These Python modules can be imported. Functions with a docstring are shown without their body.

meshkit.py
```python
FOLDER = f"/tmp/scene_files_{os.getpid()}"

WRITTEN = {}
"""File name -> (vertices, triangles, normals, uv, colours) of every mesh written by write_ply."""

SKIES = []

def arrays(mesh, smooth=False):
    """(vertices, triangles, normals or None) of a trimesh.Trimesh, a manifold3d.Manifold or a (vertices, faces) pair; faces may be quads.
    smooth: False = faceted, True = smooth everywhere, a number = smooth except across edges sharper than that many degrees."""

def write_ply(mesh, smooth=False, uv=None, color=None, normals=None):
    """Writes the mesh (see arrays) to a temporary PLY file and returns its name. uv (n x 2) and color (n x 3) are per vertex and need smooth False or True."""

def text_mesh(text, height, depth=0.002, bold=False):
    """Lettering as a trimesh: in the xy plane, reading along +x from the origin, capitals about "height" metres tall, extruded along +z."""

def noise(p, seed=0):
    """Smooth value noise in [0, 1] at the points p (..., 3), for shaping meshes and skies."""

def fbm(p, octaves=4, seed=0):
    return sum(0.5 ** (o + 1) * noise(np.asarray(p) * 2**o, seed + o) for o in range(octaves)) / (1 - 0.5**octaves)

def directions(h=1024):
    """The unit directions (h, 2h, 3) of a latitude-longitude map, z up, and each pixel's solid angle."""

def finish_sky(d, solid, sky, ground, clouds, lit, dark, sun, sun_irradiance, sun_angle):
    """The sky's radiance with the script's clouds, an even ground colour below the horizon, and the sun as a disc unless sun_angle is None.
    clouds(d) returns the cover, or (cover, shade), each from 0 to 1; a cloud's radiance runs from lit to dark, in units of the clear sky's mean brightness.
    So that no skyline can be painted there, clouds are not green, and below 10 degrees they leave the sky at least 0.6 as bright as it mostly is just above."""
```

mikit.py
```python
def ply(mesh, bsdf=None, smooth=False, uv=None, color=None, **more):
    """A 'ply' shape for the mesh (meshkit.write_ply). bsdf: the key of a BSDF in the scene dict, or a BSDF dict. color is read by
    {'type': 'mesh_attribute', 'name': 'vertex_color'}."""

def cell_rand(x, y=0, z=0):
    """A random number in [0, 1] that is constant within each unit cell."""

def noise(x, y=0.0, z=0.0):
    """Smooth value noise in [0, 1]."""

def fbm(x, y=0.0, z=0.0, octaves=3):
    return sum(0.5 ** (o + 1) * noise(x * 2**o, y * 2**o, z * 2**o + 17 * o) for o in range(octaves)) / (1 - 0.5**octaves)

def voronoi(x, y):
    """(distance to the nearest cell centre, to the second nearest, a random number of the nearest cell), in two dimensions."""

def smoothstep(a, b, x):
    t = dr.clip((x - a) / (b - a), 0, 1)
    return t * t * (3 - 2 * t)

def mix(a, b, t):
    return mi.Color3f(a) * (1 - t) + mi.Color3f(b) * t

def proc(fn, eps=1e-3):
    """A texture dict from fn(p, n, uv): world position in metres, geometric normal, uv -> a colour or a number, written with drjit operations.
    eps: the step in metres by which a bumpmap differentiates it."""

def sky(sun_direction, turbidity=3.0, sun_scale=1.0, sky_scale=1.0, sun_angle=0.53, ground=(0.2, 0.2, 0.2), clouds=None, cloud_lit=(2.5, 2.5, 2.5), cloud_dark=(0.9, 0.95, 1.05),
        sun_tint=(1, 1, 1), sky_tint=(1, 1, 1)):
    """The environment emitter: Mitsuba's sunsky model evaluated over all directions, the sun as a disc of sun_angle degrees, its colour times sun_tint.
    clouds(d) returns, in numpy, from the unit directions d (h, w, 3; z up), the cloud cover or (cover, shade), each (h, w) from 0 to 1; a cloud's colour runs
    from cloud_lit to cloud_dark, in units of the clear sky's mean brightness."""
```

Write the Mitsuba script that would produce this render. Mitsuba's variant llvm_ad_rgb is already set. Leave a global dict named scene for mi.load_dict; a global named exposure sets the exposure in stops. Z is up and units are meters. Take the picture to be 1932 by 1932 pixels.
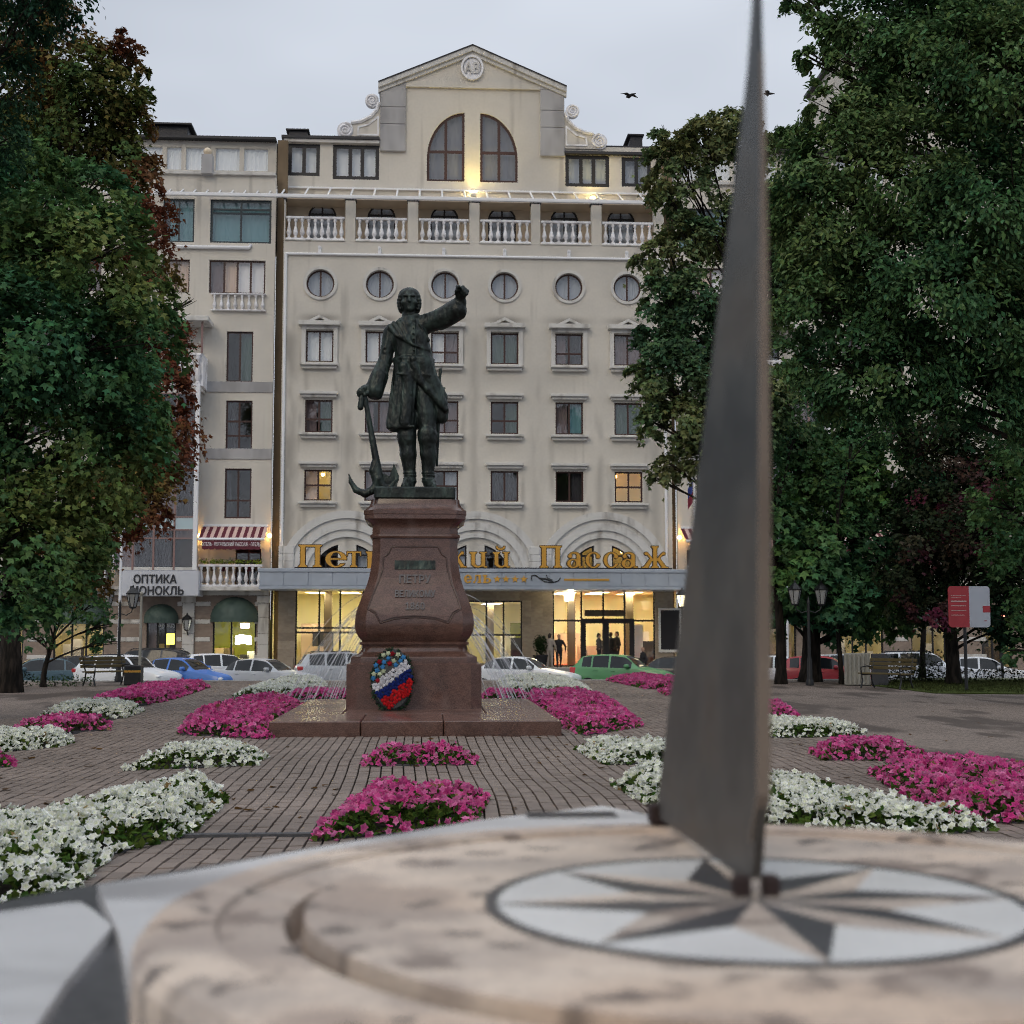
import math, numpy as np, trimesh, shapely, mitsuba as mi, drjit as dr, mikit, meshkit
from shapely.geometry import Polygon, Point, LineString, MultiPolygon, box as sbox
from shapely.ops import unary_union
from shapely import affinity
from scipy.interpolate import PchipInterpolator

# ------------------------------------------------------------------ camera, sky, exposure
T = mi.ScalarTransform4f
scene, labels = {}, {}
EYE, YAW, PITCH, FPX = 1.65, math.radians(3.5), math.radians(5.03), 2600.0   # lens in units of a 1932-unit wide frame
fwd = np.array([math.sin(YAW) * math.cos(PITCH), math.cos(YAW) * math.cos(PITCH), math.sin(PITCH)])
rgt = np.array([math.cos(YAW), -math.sin(YAW), 0.0])
upv = np.cross(rgt, fwd)
CAM = np.array([0, 0, EYE])
scene['camera'] = {'type': 'thinlens', 'to_world': T().look_at(origin=CAM.tolist(), target=(CAM + fwd).tolist(), up=[0, 0, 1]),
                   'fov': math.degrees(2 * math.atan(966 / FPX)), 'fov_axis': 'x', 'aperture_radius': 0.0048, 'focus_distance': 26.0,
                   'near_clip': 0.05, 'far_clip': 3000.0}


def clouds(d):
    s = meshkit.fbm(np.stack([d[..., 0] * 3, d[..., 1] * 3, d[..., 2] * 7], -1), 4, 5)
    up = np.clip(d[..., 2], 0, 1) ** 2          # overcast sky: brighter towards the zenith
    return np.ones(s.shape), np.clip(0.93 - 0.9 * up - 0.75 * (s - 0.5), 0, 1)


scene['sky'] = mikit.sky((-0.35, -0.75, 0.5), turbidity=4, sun_scale=0.1, sun_angle=30, clouds=clouds,
                         cloud_lit=(1.80, 1.90, 2.06), cloud_dark=(0.785, 0.862, 0.995), sky_scale=1.0, sun_tint=(0.9, 0.95, 1.0))
exposure = 2.7
LAMP = 0.40


def ray(x, y):
    return fwd + rgt * ((x - 966) / FPX) + upv * ((966 - y) / FPX)


def G(x, y, z=0.0):
    d = ray(x, y)
    return CAM + d * ((z - EYE) / d[2])


def PY(x, y, Y):
    d = ray(x, y)
    return CAM + d * (Y / d[1])


def fx(x, Y=72.0, y=740):
    return PY(x, y, Y)[0]


def fz(y, Y=72.0, x=888):
    return PY(x, y, Y)[2]


# ------------------------------------------------------------------ mesh helpers
class MB:
    def __init__(s):
        s.v, s.f, s.n, s.c = [], [], 0, []

    def add(s, v, f, col=None):
        v = np.asarray(v, float).reshape(-1, 3); f = np.asarray(f, int)
        if f.shape[1] == 4:
            f = np.vstack([f[:, [0, 1, 2]], f[:, [0, 2, 3]]])
        s.v.append(v); s.f.append(f + s.n); s.n += len(v)
        if col is not None:
            s.c.append(np.broadcast_to(np.asarray(col, float), (len(v), 3)))
        return s

    def mesh(s, m, col=None):
        return s.add(m.vertices, m.faces, col)

    def get(s):
        return np.vstack(s.v), np.vstack(s.f)

    def box(s, x0, x1, y0, y1, z0, z1, c=0.0, col=None):
        h = np.array([x1 - x0, y1 - y0, z1 - z0]) / 2; m = np.array([x0 + x1, y0 + y1, z0 + z1]) / 2
        if c:
            return s.add(m + CB[0] * (h - c) + CBO * c, CB[1], col)
        return s.add(m + BX[0] * h, BX[1], col)

    def prism(s, poly, y0, y1, col=None):           # shapely polygon in (x, z), extruded along y
        for g in getattr(poly, 'geoms', [poly]):
            if g.area < 1e-7 or g.geom_type != 'Polygon':
                continue
            m = trimesh.creation.extrude_polygon(g, y1 - y0, engine='earcut')
            v = np.array(m.vertices)
            s.add(np.stack([v[:, 0], y1 - v[:, 2], v[:, 1]], 1), m.faces, col)
        return s

    def slab(s, poly, z0, z1, col=None):            # shapely polygon in (x, y), extruded along z
        for g in getattr(poly, 'geoms', [poly]):
            if g.area < 1e-7 or g.geom_type != 'Polygon':
                continue
            m = trimesh.creation.extrude_polygon(g, z1 - z0, engine='earcut')
            v = np.array(m.vertices); v[:, 2] += z0
            s.add(v, m.faces, col)
        return s

    def sheet(s, poly, y):                          # flat sheet in (x, z) at depth y, facing -y
        for g in getattr(poly, 'geoms', [poly]):
            if g.area < 1e-7 or g.geom_type != 'Polygon':
                continue
            v, f = trimesh.creation.triangulate_polygon(g, engine='earcut')
            v = np.asarray(v); a, b, c = v[f[:, 0]], v[f[:, 1]], v[f[:, 2]]
            neg = ((b - a)[:, 0] * (c - a)[:, 1] - (b - a)[:, 1] * (c - a)[:, 0]) < 0
            f = np.where(neg[:, None], f[:, ::-1], f)
            s.add(np.stack([v[:, 0], np.full(len(v), y), v[:, 1]], 1), f)
        return s

    def tube(s, pts, r, n=8, cap=True, col=None):
        p = np.asarray(pts, float); r = np.broadcast_to(np.asarray(r, float), (len(p),))
        t = np.gradient(p, axis=0); t /= np.linalg.norm(t, axis=1, keepdims=True) + 1e-12
        a = np.cross(t[0], [0, 0, 1.0] if abs(t[0, 2]) < 0.9 else [1.0, 0, 0]); rings = []
        ang = np.arange(n) * 2 * np.pi / n
        for i in range(len(p)):
            a = a - t[i] * (a @ t[i]); a /= np.linalg.norm(a) + 1e-12; b = np.cross(t[i], a)
            rings.append(p[i] + r[i] * (np.cos(ang)[:, None] * a + np.sin(ang)[:, None] * b))
        return s.loft(rings, cap, col)

    def loft(s, rings, cap=True, col=None):
        k, n = len(rings), len(rings[0]); v = np.vstack(rings)
        i, j = np.meshgrid(np.arange(k - 1), np.arange(n), indexing='ij'); j2 = (j + 1) % n
        q = np.stack([i * n + j, i * n + j2, (i + 1) * n + j2, (i + 1) * n + j], -1).reshape(-1, 4)
        f = np.vstack([q[:, [0, 1, 2]], q[:, [0, 2, 3]]])
        if cap:
            v = np.vstack([v, rings[0].mean(0), rings[-1].mean(0)]); jj = np.arange(n)
            f = np.vstack([f, np.stack([np.full(n, k * n), (jj + 1) % n, jj], 1), np.stack([np.full(n, k * n + 1), (k - 1) * n + jj, (k - 1) * n + (jj + 1) % n], 1)])
        return s.add(v, f, col)

    def lathe(s, prof, cx=0, cy=0, z=0, n=12, sc=1.0, col=None):
        ang = np.arange(n) * 2 * np.pi / n
        rings = [np.stack([cx + sc * r * np.cos(ang), cy + sc * r * np.sin(ang), np.full(n, z + sc * h)], 1) for r, h in prof]
        return s.loft(rings, True, col)

    def ball(s, c, r, sub=2, col=None):
        m = ICO[sub]
        return s.add(np.asarray(c) + m[0] * np.asarray(r), m[1], col)


BX = (np.array([[x, y, z] for x in (-1, 1) for y in (-1, 1) for z in (-1, 1)], float),
      np.array([[0, 1, 3], [0, 3, 2], [4, 6, 7], [4, 7, 5], [0, 4, 5], [0, 5, 1], [2, 3, 7], [2, 7, 6], [0, 2, 6], [0, 6, 4], [1, 5, 7], [1, 7, 3]]))
_sg = np.repeat(BX[0], 3, 0); _ax = np.tile(np.eye(3), (8, 1)); CBO = _sg * _ax
_h = trimesh.Trimesh(_sg + CBO * 0.5, trimesh.convex.convex_hull(_sg + CBO * 0.5).faces, process=False)
_hull = trimesh.convex.convex_hull(_sg + CBO * 0.5)
_map = [int(np.argmin(((_sg + CBO * 0.5 - p) ** 2).sum(1))) for p in _hull.vertices]
CB = (_sg, np.array(_map)[_hull.faces])
ICO = {k: (np.array(m.vertices), np.array(m.faces)) for k in (1, 2, 3) for m in [trimesh.creation.icosphere(k)]}


def rot(mb_or_v, ang, loc=(0, 0, 0)):
    v = np.asarray(mb_or_v); c, s_ = math.cos(ang), math.sin(ang)
    return np.stack([v[:, 0] * c - v[:, 1] * s_ + loc[0], v[:, 0] * s_ + v[:, 1] * c + loc[1], v[:, 2] + loc[2]], 1)


USED = set()


def new(base):
    k, i = base, 0
    while k in USED:
        i += 1; k = f'{base}_{i:03d}'
    USED.add(k)
    return k


def put(key, mb, m, smooth=False, to=None, color=None, **kw):
    """one entry of the scene; key is made unique with a three-digit number"""
    k = new(key)
    v = mb.get() if isinstance(mb, MB) else mb
    if isinstance(mb, MB) and mb.c:
        color = np.vstack(mb.c)
    scene[k] = mikit.ply(v, 'mat_' + m, smooth, color=color, **kw)
    if to is not None:
        scene[k]['to_world'] = to
    return k


def reput(key, src, to):
    k = new(key)
    scene[k] = {**scene[src], 'to_world': to}
    return k


def tag(k, label, cat=None, group=None, kind=None):
    d = {'label': label}
    if cat: d['category'] = cat
    if group: d['group'] = group
    if kind: d['kind'] = kind
    labels[k] = d
    return k


def structure(k, label=None):
    labels[k] = {'kind': 'structure'}
    if label: labels[k]['label'] = label
    return k


def stuffpart(k):
    labels[k] = {'kind': 'stuff'}
    return k


# ------------------------------------------------------------------ implicit surfaces (bodies)
class SDF:
    def __init__(s, lo, hi, h):
        s.lo = np.array(lo, float); s.h = h
        s.n = np.ceil((np.array(hi) - s.lo) / h).astype(int) + 1
        s.d = np.full(s.n, 1e3, np.float32)

    def _region(s, lo, hi, pad):
        a = np.clip(np.floor((np.asarray(lo) - pad - s.lo) / s.h).astype(int), 0, s.n - 1)
        b = np.clip(np.ceil((np.asarray(hi) + pad - s.lo) / s.h).astype(int) + 1, 1, s.n)
        g = np.stack(np.meshgrid(*[s.lo[k] + s.h * np.arange(a[k], b[k]) for k in range(3)], indexing='ij'), -1)
        return tuple(slice(a[k], b[k]) for k in range(3)), g

    def _join(s, sl, e, k, sub=False):
        o = s.d[sl]
        if sub:
            s.d[sl] = np.maximum(o, -e); return
        if k <= 0:
            s.d[sl] = np.minimum(o, e); return
        t = np.clip(0.5 + 0.5 * (o - e) / k, 0, 1)
        s.d[sl] = np.where(o > 500, e, o + (e - o) * t - k * t * (1 - t))

    def cap(s, a, b, ra, rb=None, k=None, flat=None, sub=False):
        a, b = np.asarray(a, float), np.asarray(b, float); rb = ra if rb is None else rb
        k = s.h * 2.2 if k is None else k
        R = max(ra, rb); sl, g = s._region(np.minimum(a, b) - R, np.maximum(a, b) + R, k * 2 + s.h * 3)
        ab = b - a; t = np.clip(((g - a) @ ab) / max(ab @ ab, 1e-12), 0, 1)
        q = g - a - t[..., None] * ab
        if flat is not None:
            q = q / np.asarray(flat)
        s._join(sl, np.linalg.norm(q, axis=-1) - (ra + (rb - ra) * t), k, sub)
        return s

    def chain(s, pts, k=None):          # pts: (x, y, z, r)
        for p, q in zip(pts[:-1], pts[1:]):
            s.cap(p[:3], q[:3], p[3], q[3], k)
        return s

    def ell(s, c, r, k=None, sub=False):
        c, r = np.asarray(c, float), np.broadcast_to(np.asarray(r, float), (3,))
        k = s.h * 2.2 if k is None else k
        sl, g = s._region(c - r, c + r, k * 2 + s.h * 3)
        q = np.linalg.norm((g - c) / r, axis=-1)
        s._join(sl, (q - 1) * r.min() * 1.0, k, sub)
        return s

    def surface(s):
        d = np.pad(s.d, 1, constant_values=1e3); ins = d < 0
        n = np.array(d.shape) - 1
        cnt = np.zeros(n); acc = np.zeros((*n, 3))
        for ax in range(3):
            for o1 in (0, 1):
                for o2 in (0, 1):
                    offs = [0, 0, 0]; others = [i for i in range(3) if i != ax]
                    offs[others[0]], offs[others[1]] = o1, o2
                    A = tuple(slice(offs[i], offs[i] + n[i]) for i in range(3))
                    offs2 = list(offs); offs2[ax] = 1
                    B = tuple(slice(offs2[i], offs2[i] + n[i]) for i in range(3))
                    cr = ins[A] != ins[B]
                    t = np.where(cr, d[A] / np.where(cr, d[A] - d[B], 1), 0)
                    cnt += cr
                    for i in range(3):
                        acc[..., i] += np.where(cr, t if i == ax else offs[i], 0)
        on = cnt > 0; idx = np.full(n, -1); idx[on] = np.arange(on.sum())
        base = np.stack(np.nonzero(on), 1)
        v = (base + acc[on] / cnt[on][:, None] - 1) * s.h + s.lo
        fs = []
        for ax in range(3):
            b, c = (ax + 1) % 3, (ax + 2) % 3
            sl0 = [slice(1, n[i]) for i in range(3)]; sl0[ax] = slice(0, n[ax]); sl1 = list(sl0); sl1[ax] = slice(1, n[ax] + 1)
            p, q = ins[tuple(sl0)], ins[tuple(sl1)]
            for flip, w in ((False, p & ~q), (True, ~p & q)):
                ii = np.stack(np.nonzero(w), 1) + np.array([0 if i == ax else 1 for i in range(3)])
                if not len(ii): continue
                eb, ec = np.eye(3, dtype=int)[b], np.eye(3, dtype=int)[c]
                q4 = [idx[tuple((ii - x).T)] for x in (eb * 0, eb, eb + ec, ec)]
                q4 = np.stack(q4 if not flip else q4[::-1], 1)
                fs.append(q4)
        f = np.vstack(fs); f = f[(f >= 0).all(1)]
        return v, np.vstack([f[:, [0, 1, 2]], f[:, [0, 2, 3]]])


# ------------------------------------------------------------------ materials
def ref(k): return {'type': 'ref', 'id': k}


def rgb(c): return {'type': 'rgb', 'value': [float(x) for x in c]}


def mat(name, col, rough=0.6, spec=0.4, metal=0.0, two=True, coat=0.0, bump=None, bscale=0.002):
    c = mikit.proc(col) if callable(col) else col if isinstance(col, dict) else rgb(col)
    b = {'type': 'principled', 'base_color': c, 'roughness': mikit.proc(rough) if callable(rough) else float(rough), 'specular': spec, 'metallic': metal}
    if coat: b |= {'clearcoat': coat, 'clearcoat_gloss': 0.9}
    if bump: b = {'type': 'bumpmap', 'nested': b, 'arbitrary': mikit.proc(bump, eps=0.003), 'scale': bscale}
    scene['mat_' + name] = {'type': 'twosided', 'bsdf': b} if two else b
    return name


C3 = mi.Color3f
fbm, noise, mix, sstep, vor = mikit.fbm, mikit.noise, mikit.mix, mikit.smoothstep, mikit.voronoi


STREAKS = [(fx(545), 0.42, 0.85), (fx(577), 0.16, 0.5), (fx(660), 0.30, 0.8), (fx(777), 0.25, 0.55), (fx(895), 0.25, 0.45), (fx(1012), 0.3, 0.4), (fx(1130), 0.22, 0.6), (fx(1235), 0.3, 0.5)]
STAINX = [fx(x) for x in (602, 715, 839, 952, 1074, 1185)]
STAINZ = fz(604)


def plaster(p, n, uv):
    big = fbm(p.x * 0.35, p.z * 0.3, p.y * 0.3, 3)
    streak = fbm(p.x * 2.2, p.z * 0.16, 3.0, 3)
    fine = noise(p.x * 14, p.z * 14, p.y * 14)
    c = mix((0.595, 0.562, 0.505), (0.51, 0.485, 0.44), sstep(0.35, 0.75, big))
    c = c * (0.97 + 0.05 * fine)
    g = sstep(0.66, 0.9, streak) * 0.32 * sstep(-9.0, -8.0, -p.y + 66.0)
    pat = fbm(p.x * 1.3, p.z * 0.35, 8.0, 3)
    for xi, w, a in STREAKS:                    # rain stains between the window columns and beside the pipe
        g = dr.maximum(g, dr.exp(-dr.square((p.x - xi) / w)) * a * 0.62 * sstep(0.36, 0.66, pat) * sstep(17.9, 16.9, p.z))
    for xi in STAINX:                           # soot over the pediments and under the ledges
        g = dr.maximum(g, dr.exp(-dr.square((p.x - xi) / 1.0)) * dr.exp(-dr.square((p.z - STAINZ) / 0.22)) * 0.85)
        g = dr.maximum(g, dr.exp(-dr.square((dr.abs(p.x - xi) - 0.95) / 0.16)) * sstep(0.5, 0.75, pat) * 0.35 * sstep(17.5, 16.5, p.z))
    return mix(c, (0.155, 0.142, 0.125), g)


def whitestone(p, n, uv):
    s = fbm(p.x * 3, p.z * 0.8, p.y * 2, 3)
    return mix((0.56, 0.55, 0.53), (0.30, 0.28, 0.255), sstep(0.5, 0.85, s)) * (0.97 + 0.05 * noise(p.x * 12, p.y * 12, p.z * 12))


def tanstone(p, n, uv):
    row = dr.floor(p.z / 0.42)
    r = mikit.cell_rand(dr.floor(p.x / 1.2 + row * 0.5), row)
    c = mix((0.31, 0.26, 0.205), (0.22, 0.18, 0.14), r)
    return c * (0.8 + 0.4 * fbm(p.x * 6, p.y * 6, p.z * 9, 3))


def granite(p, n, uv):
    a = fbm(p.x * 80, p.y * 80, p.z * 80, 2) * 0.8 + 0.2 * fbm(p.x * 9, p.y * 9, p.z * 9, 2); big = fbm(p.x * 1.6, p.y * 1.6, p.z * 0.7, 3)
    c = mix((0.052, 0.026, 0.020), (0.150, 0.080, 0.062), sstep(0.25, 0.78, a))
    c = mix(c, c * 0.5, sstep(0.5, 0.8, big) * 0.75)
    return mix(c, (0.21, 0.155, 0.138), sstep(0.62, 0.9, fbm(p.x * 3, p.y * 3, p.z * 1.1, 3)) * 0.35)


def bronze(p, n, uv):
    a = fbm(p.x * 5, p.y * 5, p.z * 3, 4); s = fbm(p.x * 16, p.y * 16, p.z * 2.5, 3)
    c = mix((0.008, 0.012, 0.011), (0.030, 0.048, 0.042), sstep(0.38, 0.72, a * 0.55 + s * 0.45))
    return mix(c, (0.075, 0.105, 0.088), sstep(0.58, 0.85, s) * 0.6)


def asphalt(p, n, uv):
    a = fbm(p.x * 30, p.y * 30, 0, 2); b = fbm(p.x * 0.5, p.y * 0.5, 3, 4); w = fbm(p.x * 1.3 + 9, p.y * 0.45, 3, 4)
    c = mix((0.085, 0.068, 0.058), (0.195, 0.160, 0.140), sstep(0.2, 0.8, a * 0.65 + b * 0.35))
    return mix(c, (0.048, 0.038, 0.033), sstep(0.50, 0.70, w) * 0.8)


def travertine(p, n, uv):
    a = fbm(p.x * 6 + 2 * noise(p.x * 3, p.y * 3), p.y * 10, p.z * 22, 4); b = fbm(p.x * 3, p.y * 4, 1, 3)
    c = mix((0.56, 0.465, 0.385), (0.38, 0.32, 0.275), sstep(0.32, 0.68, a))
    c = mix(c, (0.45, 0.32, 0.23), sstep(0.52, 0.75, b) * 0.5)
    c = mix(c, (0.27, 0.215, 0.185), sstep(0.55, 0.75, fbm(p.x * 7 + 5, p.y * 10, 2, 3)) * 0.6)
    wx_ = fbm(p.x * 14, p.y * 14, 0, 3)
    pit = vor(p.x * 9 + 1.6 * wx_, p.y * 12 + 1.6 * wx_)
    c = mix(c, (0.10, 0.08, 0.07), sstep(0.30, 0.06, pit[0]) * sstep(0.55, 0.7, pit[2]) * 0.95)
    c = mix(c, (0.17, 0.13, 0.11), sstep(0.64, 0.76, fbm(p.x * 16, p.y * 26, 4, 3)) * 0.8)
    return c * (0.9 + 0.2 * noise(p.x * 120, p.y * 120, p.z * 120))


def marble(p, n, uv):
    a = fbm(p.x * 3 + 2 * fbm(p.x * 2, p.y * 2), p.y * 4, p.z, 4)
    return mix((0.47, 0.468, 0.475), (0.26, 0.255, 0.26), sstep(0.40, 0.72, a))


def darkstone(p, n, uv):
    return mix((0.035, 0.035, 0.04), (0.07, 0.07, 0.075), noise(p.x * 60, p.y * 60, p.z * 60))


def steel(p, n, uv):
    a = fbm(p.x * 9, p.y * 9, p.z * 7, 4); r = fbm(p.x * 40, p.y * 40, p.z * 40, 2)
    c = mix((0.026, 0.028, 0.030), (0.075, 0.074, 0.070), sstep(0.3, 0.7, a))
    c = mix(c, (0.085, 0.075, 0.066), sstep(0.55, 0.15, p.z - 1.37) * (0.35 + 0.5 * fbm(p.x * 9, p.y * 9, p.z * 5, 3)))
    return mix(c, (0.075, 0.055, 0.040), sstep(0.50, 0.8, a) * 0.6) * (0.8 + 0.4 * r)


def bark(p, n, uv):
    a = fbm(p.x * 14, p.y * 14, p.z * 2.5, 3)
    return mix((0.008, 0.007, 0.006), (0.034, 0.027, 0.022), sstep(0.3, 0.75, a))


def soil(p, n, uv):
    return mix((0.010, 0.009, 0.007), (0.028, 0.024, 0.018), fbm(p.x * 25, p.y * 25, 0, 2))


def brownwall(p, n, uv):
    return mix((0.13, 0.095, 0.06), (0.20, 0.15, 0.10), fbm(p.x * 3, p.z * 1.2, p.y * 3, 4))


def greywall(p, n, uv):
    return mix((0.40, 0.395, 0.40), (0.29, 0.285, 0.29), sstep(0.4, 0.8, fbm(p.x * 1.4, p.z * 0.4, 2, 3)))


mat('plaster', plaster, 0.85, 0.2)
mat('loggia', lambda p, n, uv: mix((0.58, 0.49, 0.38), (0.48, 0.40, 0.31), fbm(p.x * 2, p.z * 1.5, 3, 3)), 0.85, 0.2); mat('whitestone', whitestone, 0.7, 0.3); mat('tanstone', tanstone, 0.6, 0.3)
mat('granite', granite, lambda p, n, uv: 0.10 + 0.3 * fbm(p.x * 4, p.y * 4, p.z * 4, 2), 0.6)
mat('granite_dark', lambda p, n, uv: granite(p, n, uv) * 0.6, 0.2, 0.6)
mat('bronze', bronze, 0.42, 0.5, 0.35, bump=lambda p, n, uv: fbm(p.x * 22, p.y * 22, p.z * 10, 3), bscale=0.016)
mat('asphalt', asphalt, 0.75, 0.35, bump=lambda p, n, uv: fbm(p.x * 40, p.y * 40, 0, 2), bscale=0.01)
mat('travertine', travertine, 0.5, 0.35); mat('marble', marble, 0.3, 0.5); mat('darkstone', darkstone, 0.3, 0.5)
mat('steel', steel, 0.42, 0.5, 0.4); mat('bark', bark, 0.85, 0.2, bump=lambda p, n, uv: fbm(p.x * 18, p.y * 18, p.z * 3, 3), bscale=0.05)
mat('soil', soil, 0.9, 0.1); mat('brownwall', brownwall, 0.8, 0.2); mat('greywall', greywall, 0.8, 0.2)
mat('paver', {'type': 'mesh_attribute', 'name': 'vertex_color'}, 0.55, 0.4)
mat('white_paint', (0.72, 0.73, 0.76), 0.45); mat('white_balust', lambda p, n, uv: mix((0.74, 0.74, 0.77), (0.52, 0.51, 0.52), sstep(0.4, 0.8, fbm(p.x * 5, p.y * 5, p.z * 2, 2))), 0.5)
mat('brown_frame', (0.045, 0.018, 0.014), 0.45); mat('black_frame', (0.012, 0.011, 0.013), 0.4); mat('teal_frame', (0.02, 0.035, 0.045), 0.4)
mat('dark_metal', (0.013, 0.014, 0.016), 0.45, 0.5); mat('roof_dark', (0.022, 0.022, 0.028), 0.5); mat('roof_silver', (0.36, 0.38, 0.42), 0.4, 0.5, 0.5)
mat('canopy_panel', lambda p, n, uv: mix((0.30, 0.34, 0.40), (0.36, 0.40, 0.46), mikit.cell_rand(dr.floor(p.x / 1.15), 3)) * (0.9 + 0.2 * fbm(p.x * 2, p.z * 3, 1, 3)), 0.35, 0.5)
mat('gold', (0.62, 0.33, 0.055), 0.35, 0.5, 0.25); mat('letter_side', (0.06, 0.03, 0.012), 0.5)
mat('interior_dark', (0.05, 0.045, 0.045), 0.9, 0.1); mat('interior_cream', (0.78, 0.74, 0.52), 0.8, 0.2)
mat('interior_green', (0.25, 0.26, 0.05), 0.7, 0.2); mat('carpet_red', (0.42, 0.10, 0.07), 0.9, 0.1); mat('floor_gloss', (0.45, 0.36, 0.22), 0.15, 0.5)
for nm, c in dict(pale=(0.74, 0.78, 0.82), grey=(0.16, 0.165, 0.19), green=(0.07, 0.11, 0.10), mauve=(0.17, 0.135, 0.145), white=(0.78, 0.78, 0.8), teal=(0.13, 0.27, 0.31), dark=(0.045, 0.043, 0.052), beige=(0.62, 0.48, 0.38), blue=(0.36, 0.40, 0.46)).items():
    mat('curtain_' + nm, c, 0.9, 0.1)
mat('blacktext', (0.02, 0.022, 0.028), 0.5); mat('signwhite', (0.50, 0.52, 0.57), 0.5); mat('spandrel', (0.42, 0.53, 0.57), 0.2, 0.5)
mat('pinkframe', (0.24, 0.15, 0.14), 0.45); mat('concrete', lambda p, n, uv: mix((0.34, 0.33, 0.29), (0.22, 0.215, 0.19), fbm(p.x * 5, p.y * 5, p.z * 3, 3)), 0.8)
mat('maroon', (0.10, 0.018, 0.03), 0.8); mat('stripe_pale', (0.55, 0.40, 0.36), 0.8); mat('green_awning', lambda p, n, uv: mix((0.022, 0.045, 0.04), (0.075, 0.11, 0.095), fbm(p.x * 2.5, p.z * 2.5, 1, 3)), 0.6)
mat('brick_ground', lambda p, n, uv: mix((0.20, 0.155, 0.13), (0.30, 0.24, 0.20), fbm(p.x * 5, p.z * 9, 2, 4)), 0.8)
mat('red_sign', (0.42, 0.045, 0.055), 0.35); mat('bench_wood', (0.10, 0.075, 0.028), 0.6); mat('kerb', darkstone, 0.6)
mat('kerb_pale', (0.27, 0.26, 0.25), 0.8); mat('road', lambda p, n, uv: mix((0.05, 0.05, 0.053), (0.09, 0.088, 0.088), fbm(p.x * 8, p.y * 8, 0, 3)), 0.55)
mat('grass', lambda p, n, uv: mix((0.025, 0.045, 0.012), (0.075, 0.085, 0.025), fbm(p.x * 9, p.y * 9, p.z * 4, 3)), 0.9, 0.1)
mat('tire', (0.015, 0.015, 0.016), 0.85); mat('rim', (0.45, 0.46, 0.48), 0.3, 0.5, 0.8); mat('car_glass', (0.008, 0.010, 0.012), 0.05, 0.5)
mat('headlight', (0.75, 0.77, 0.8), 0.08, 0.8, coat=1.0); mat('taillight', (0.38, 0.012, 0.015), 0.15, 0.6, coat=1.0)
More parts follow.
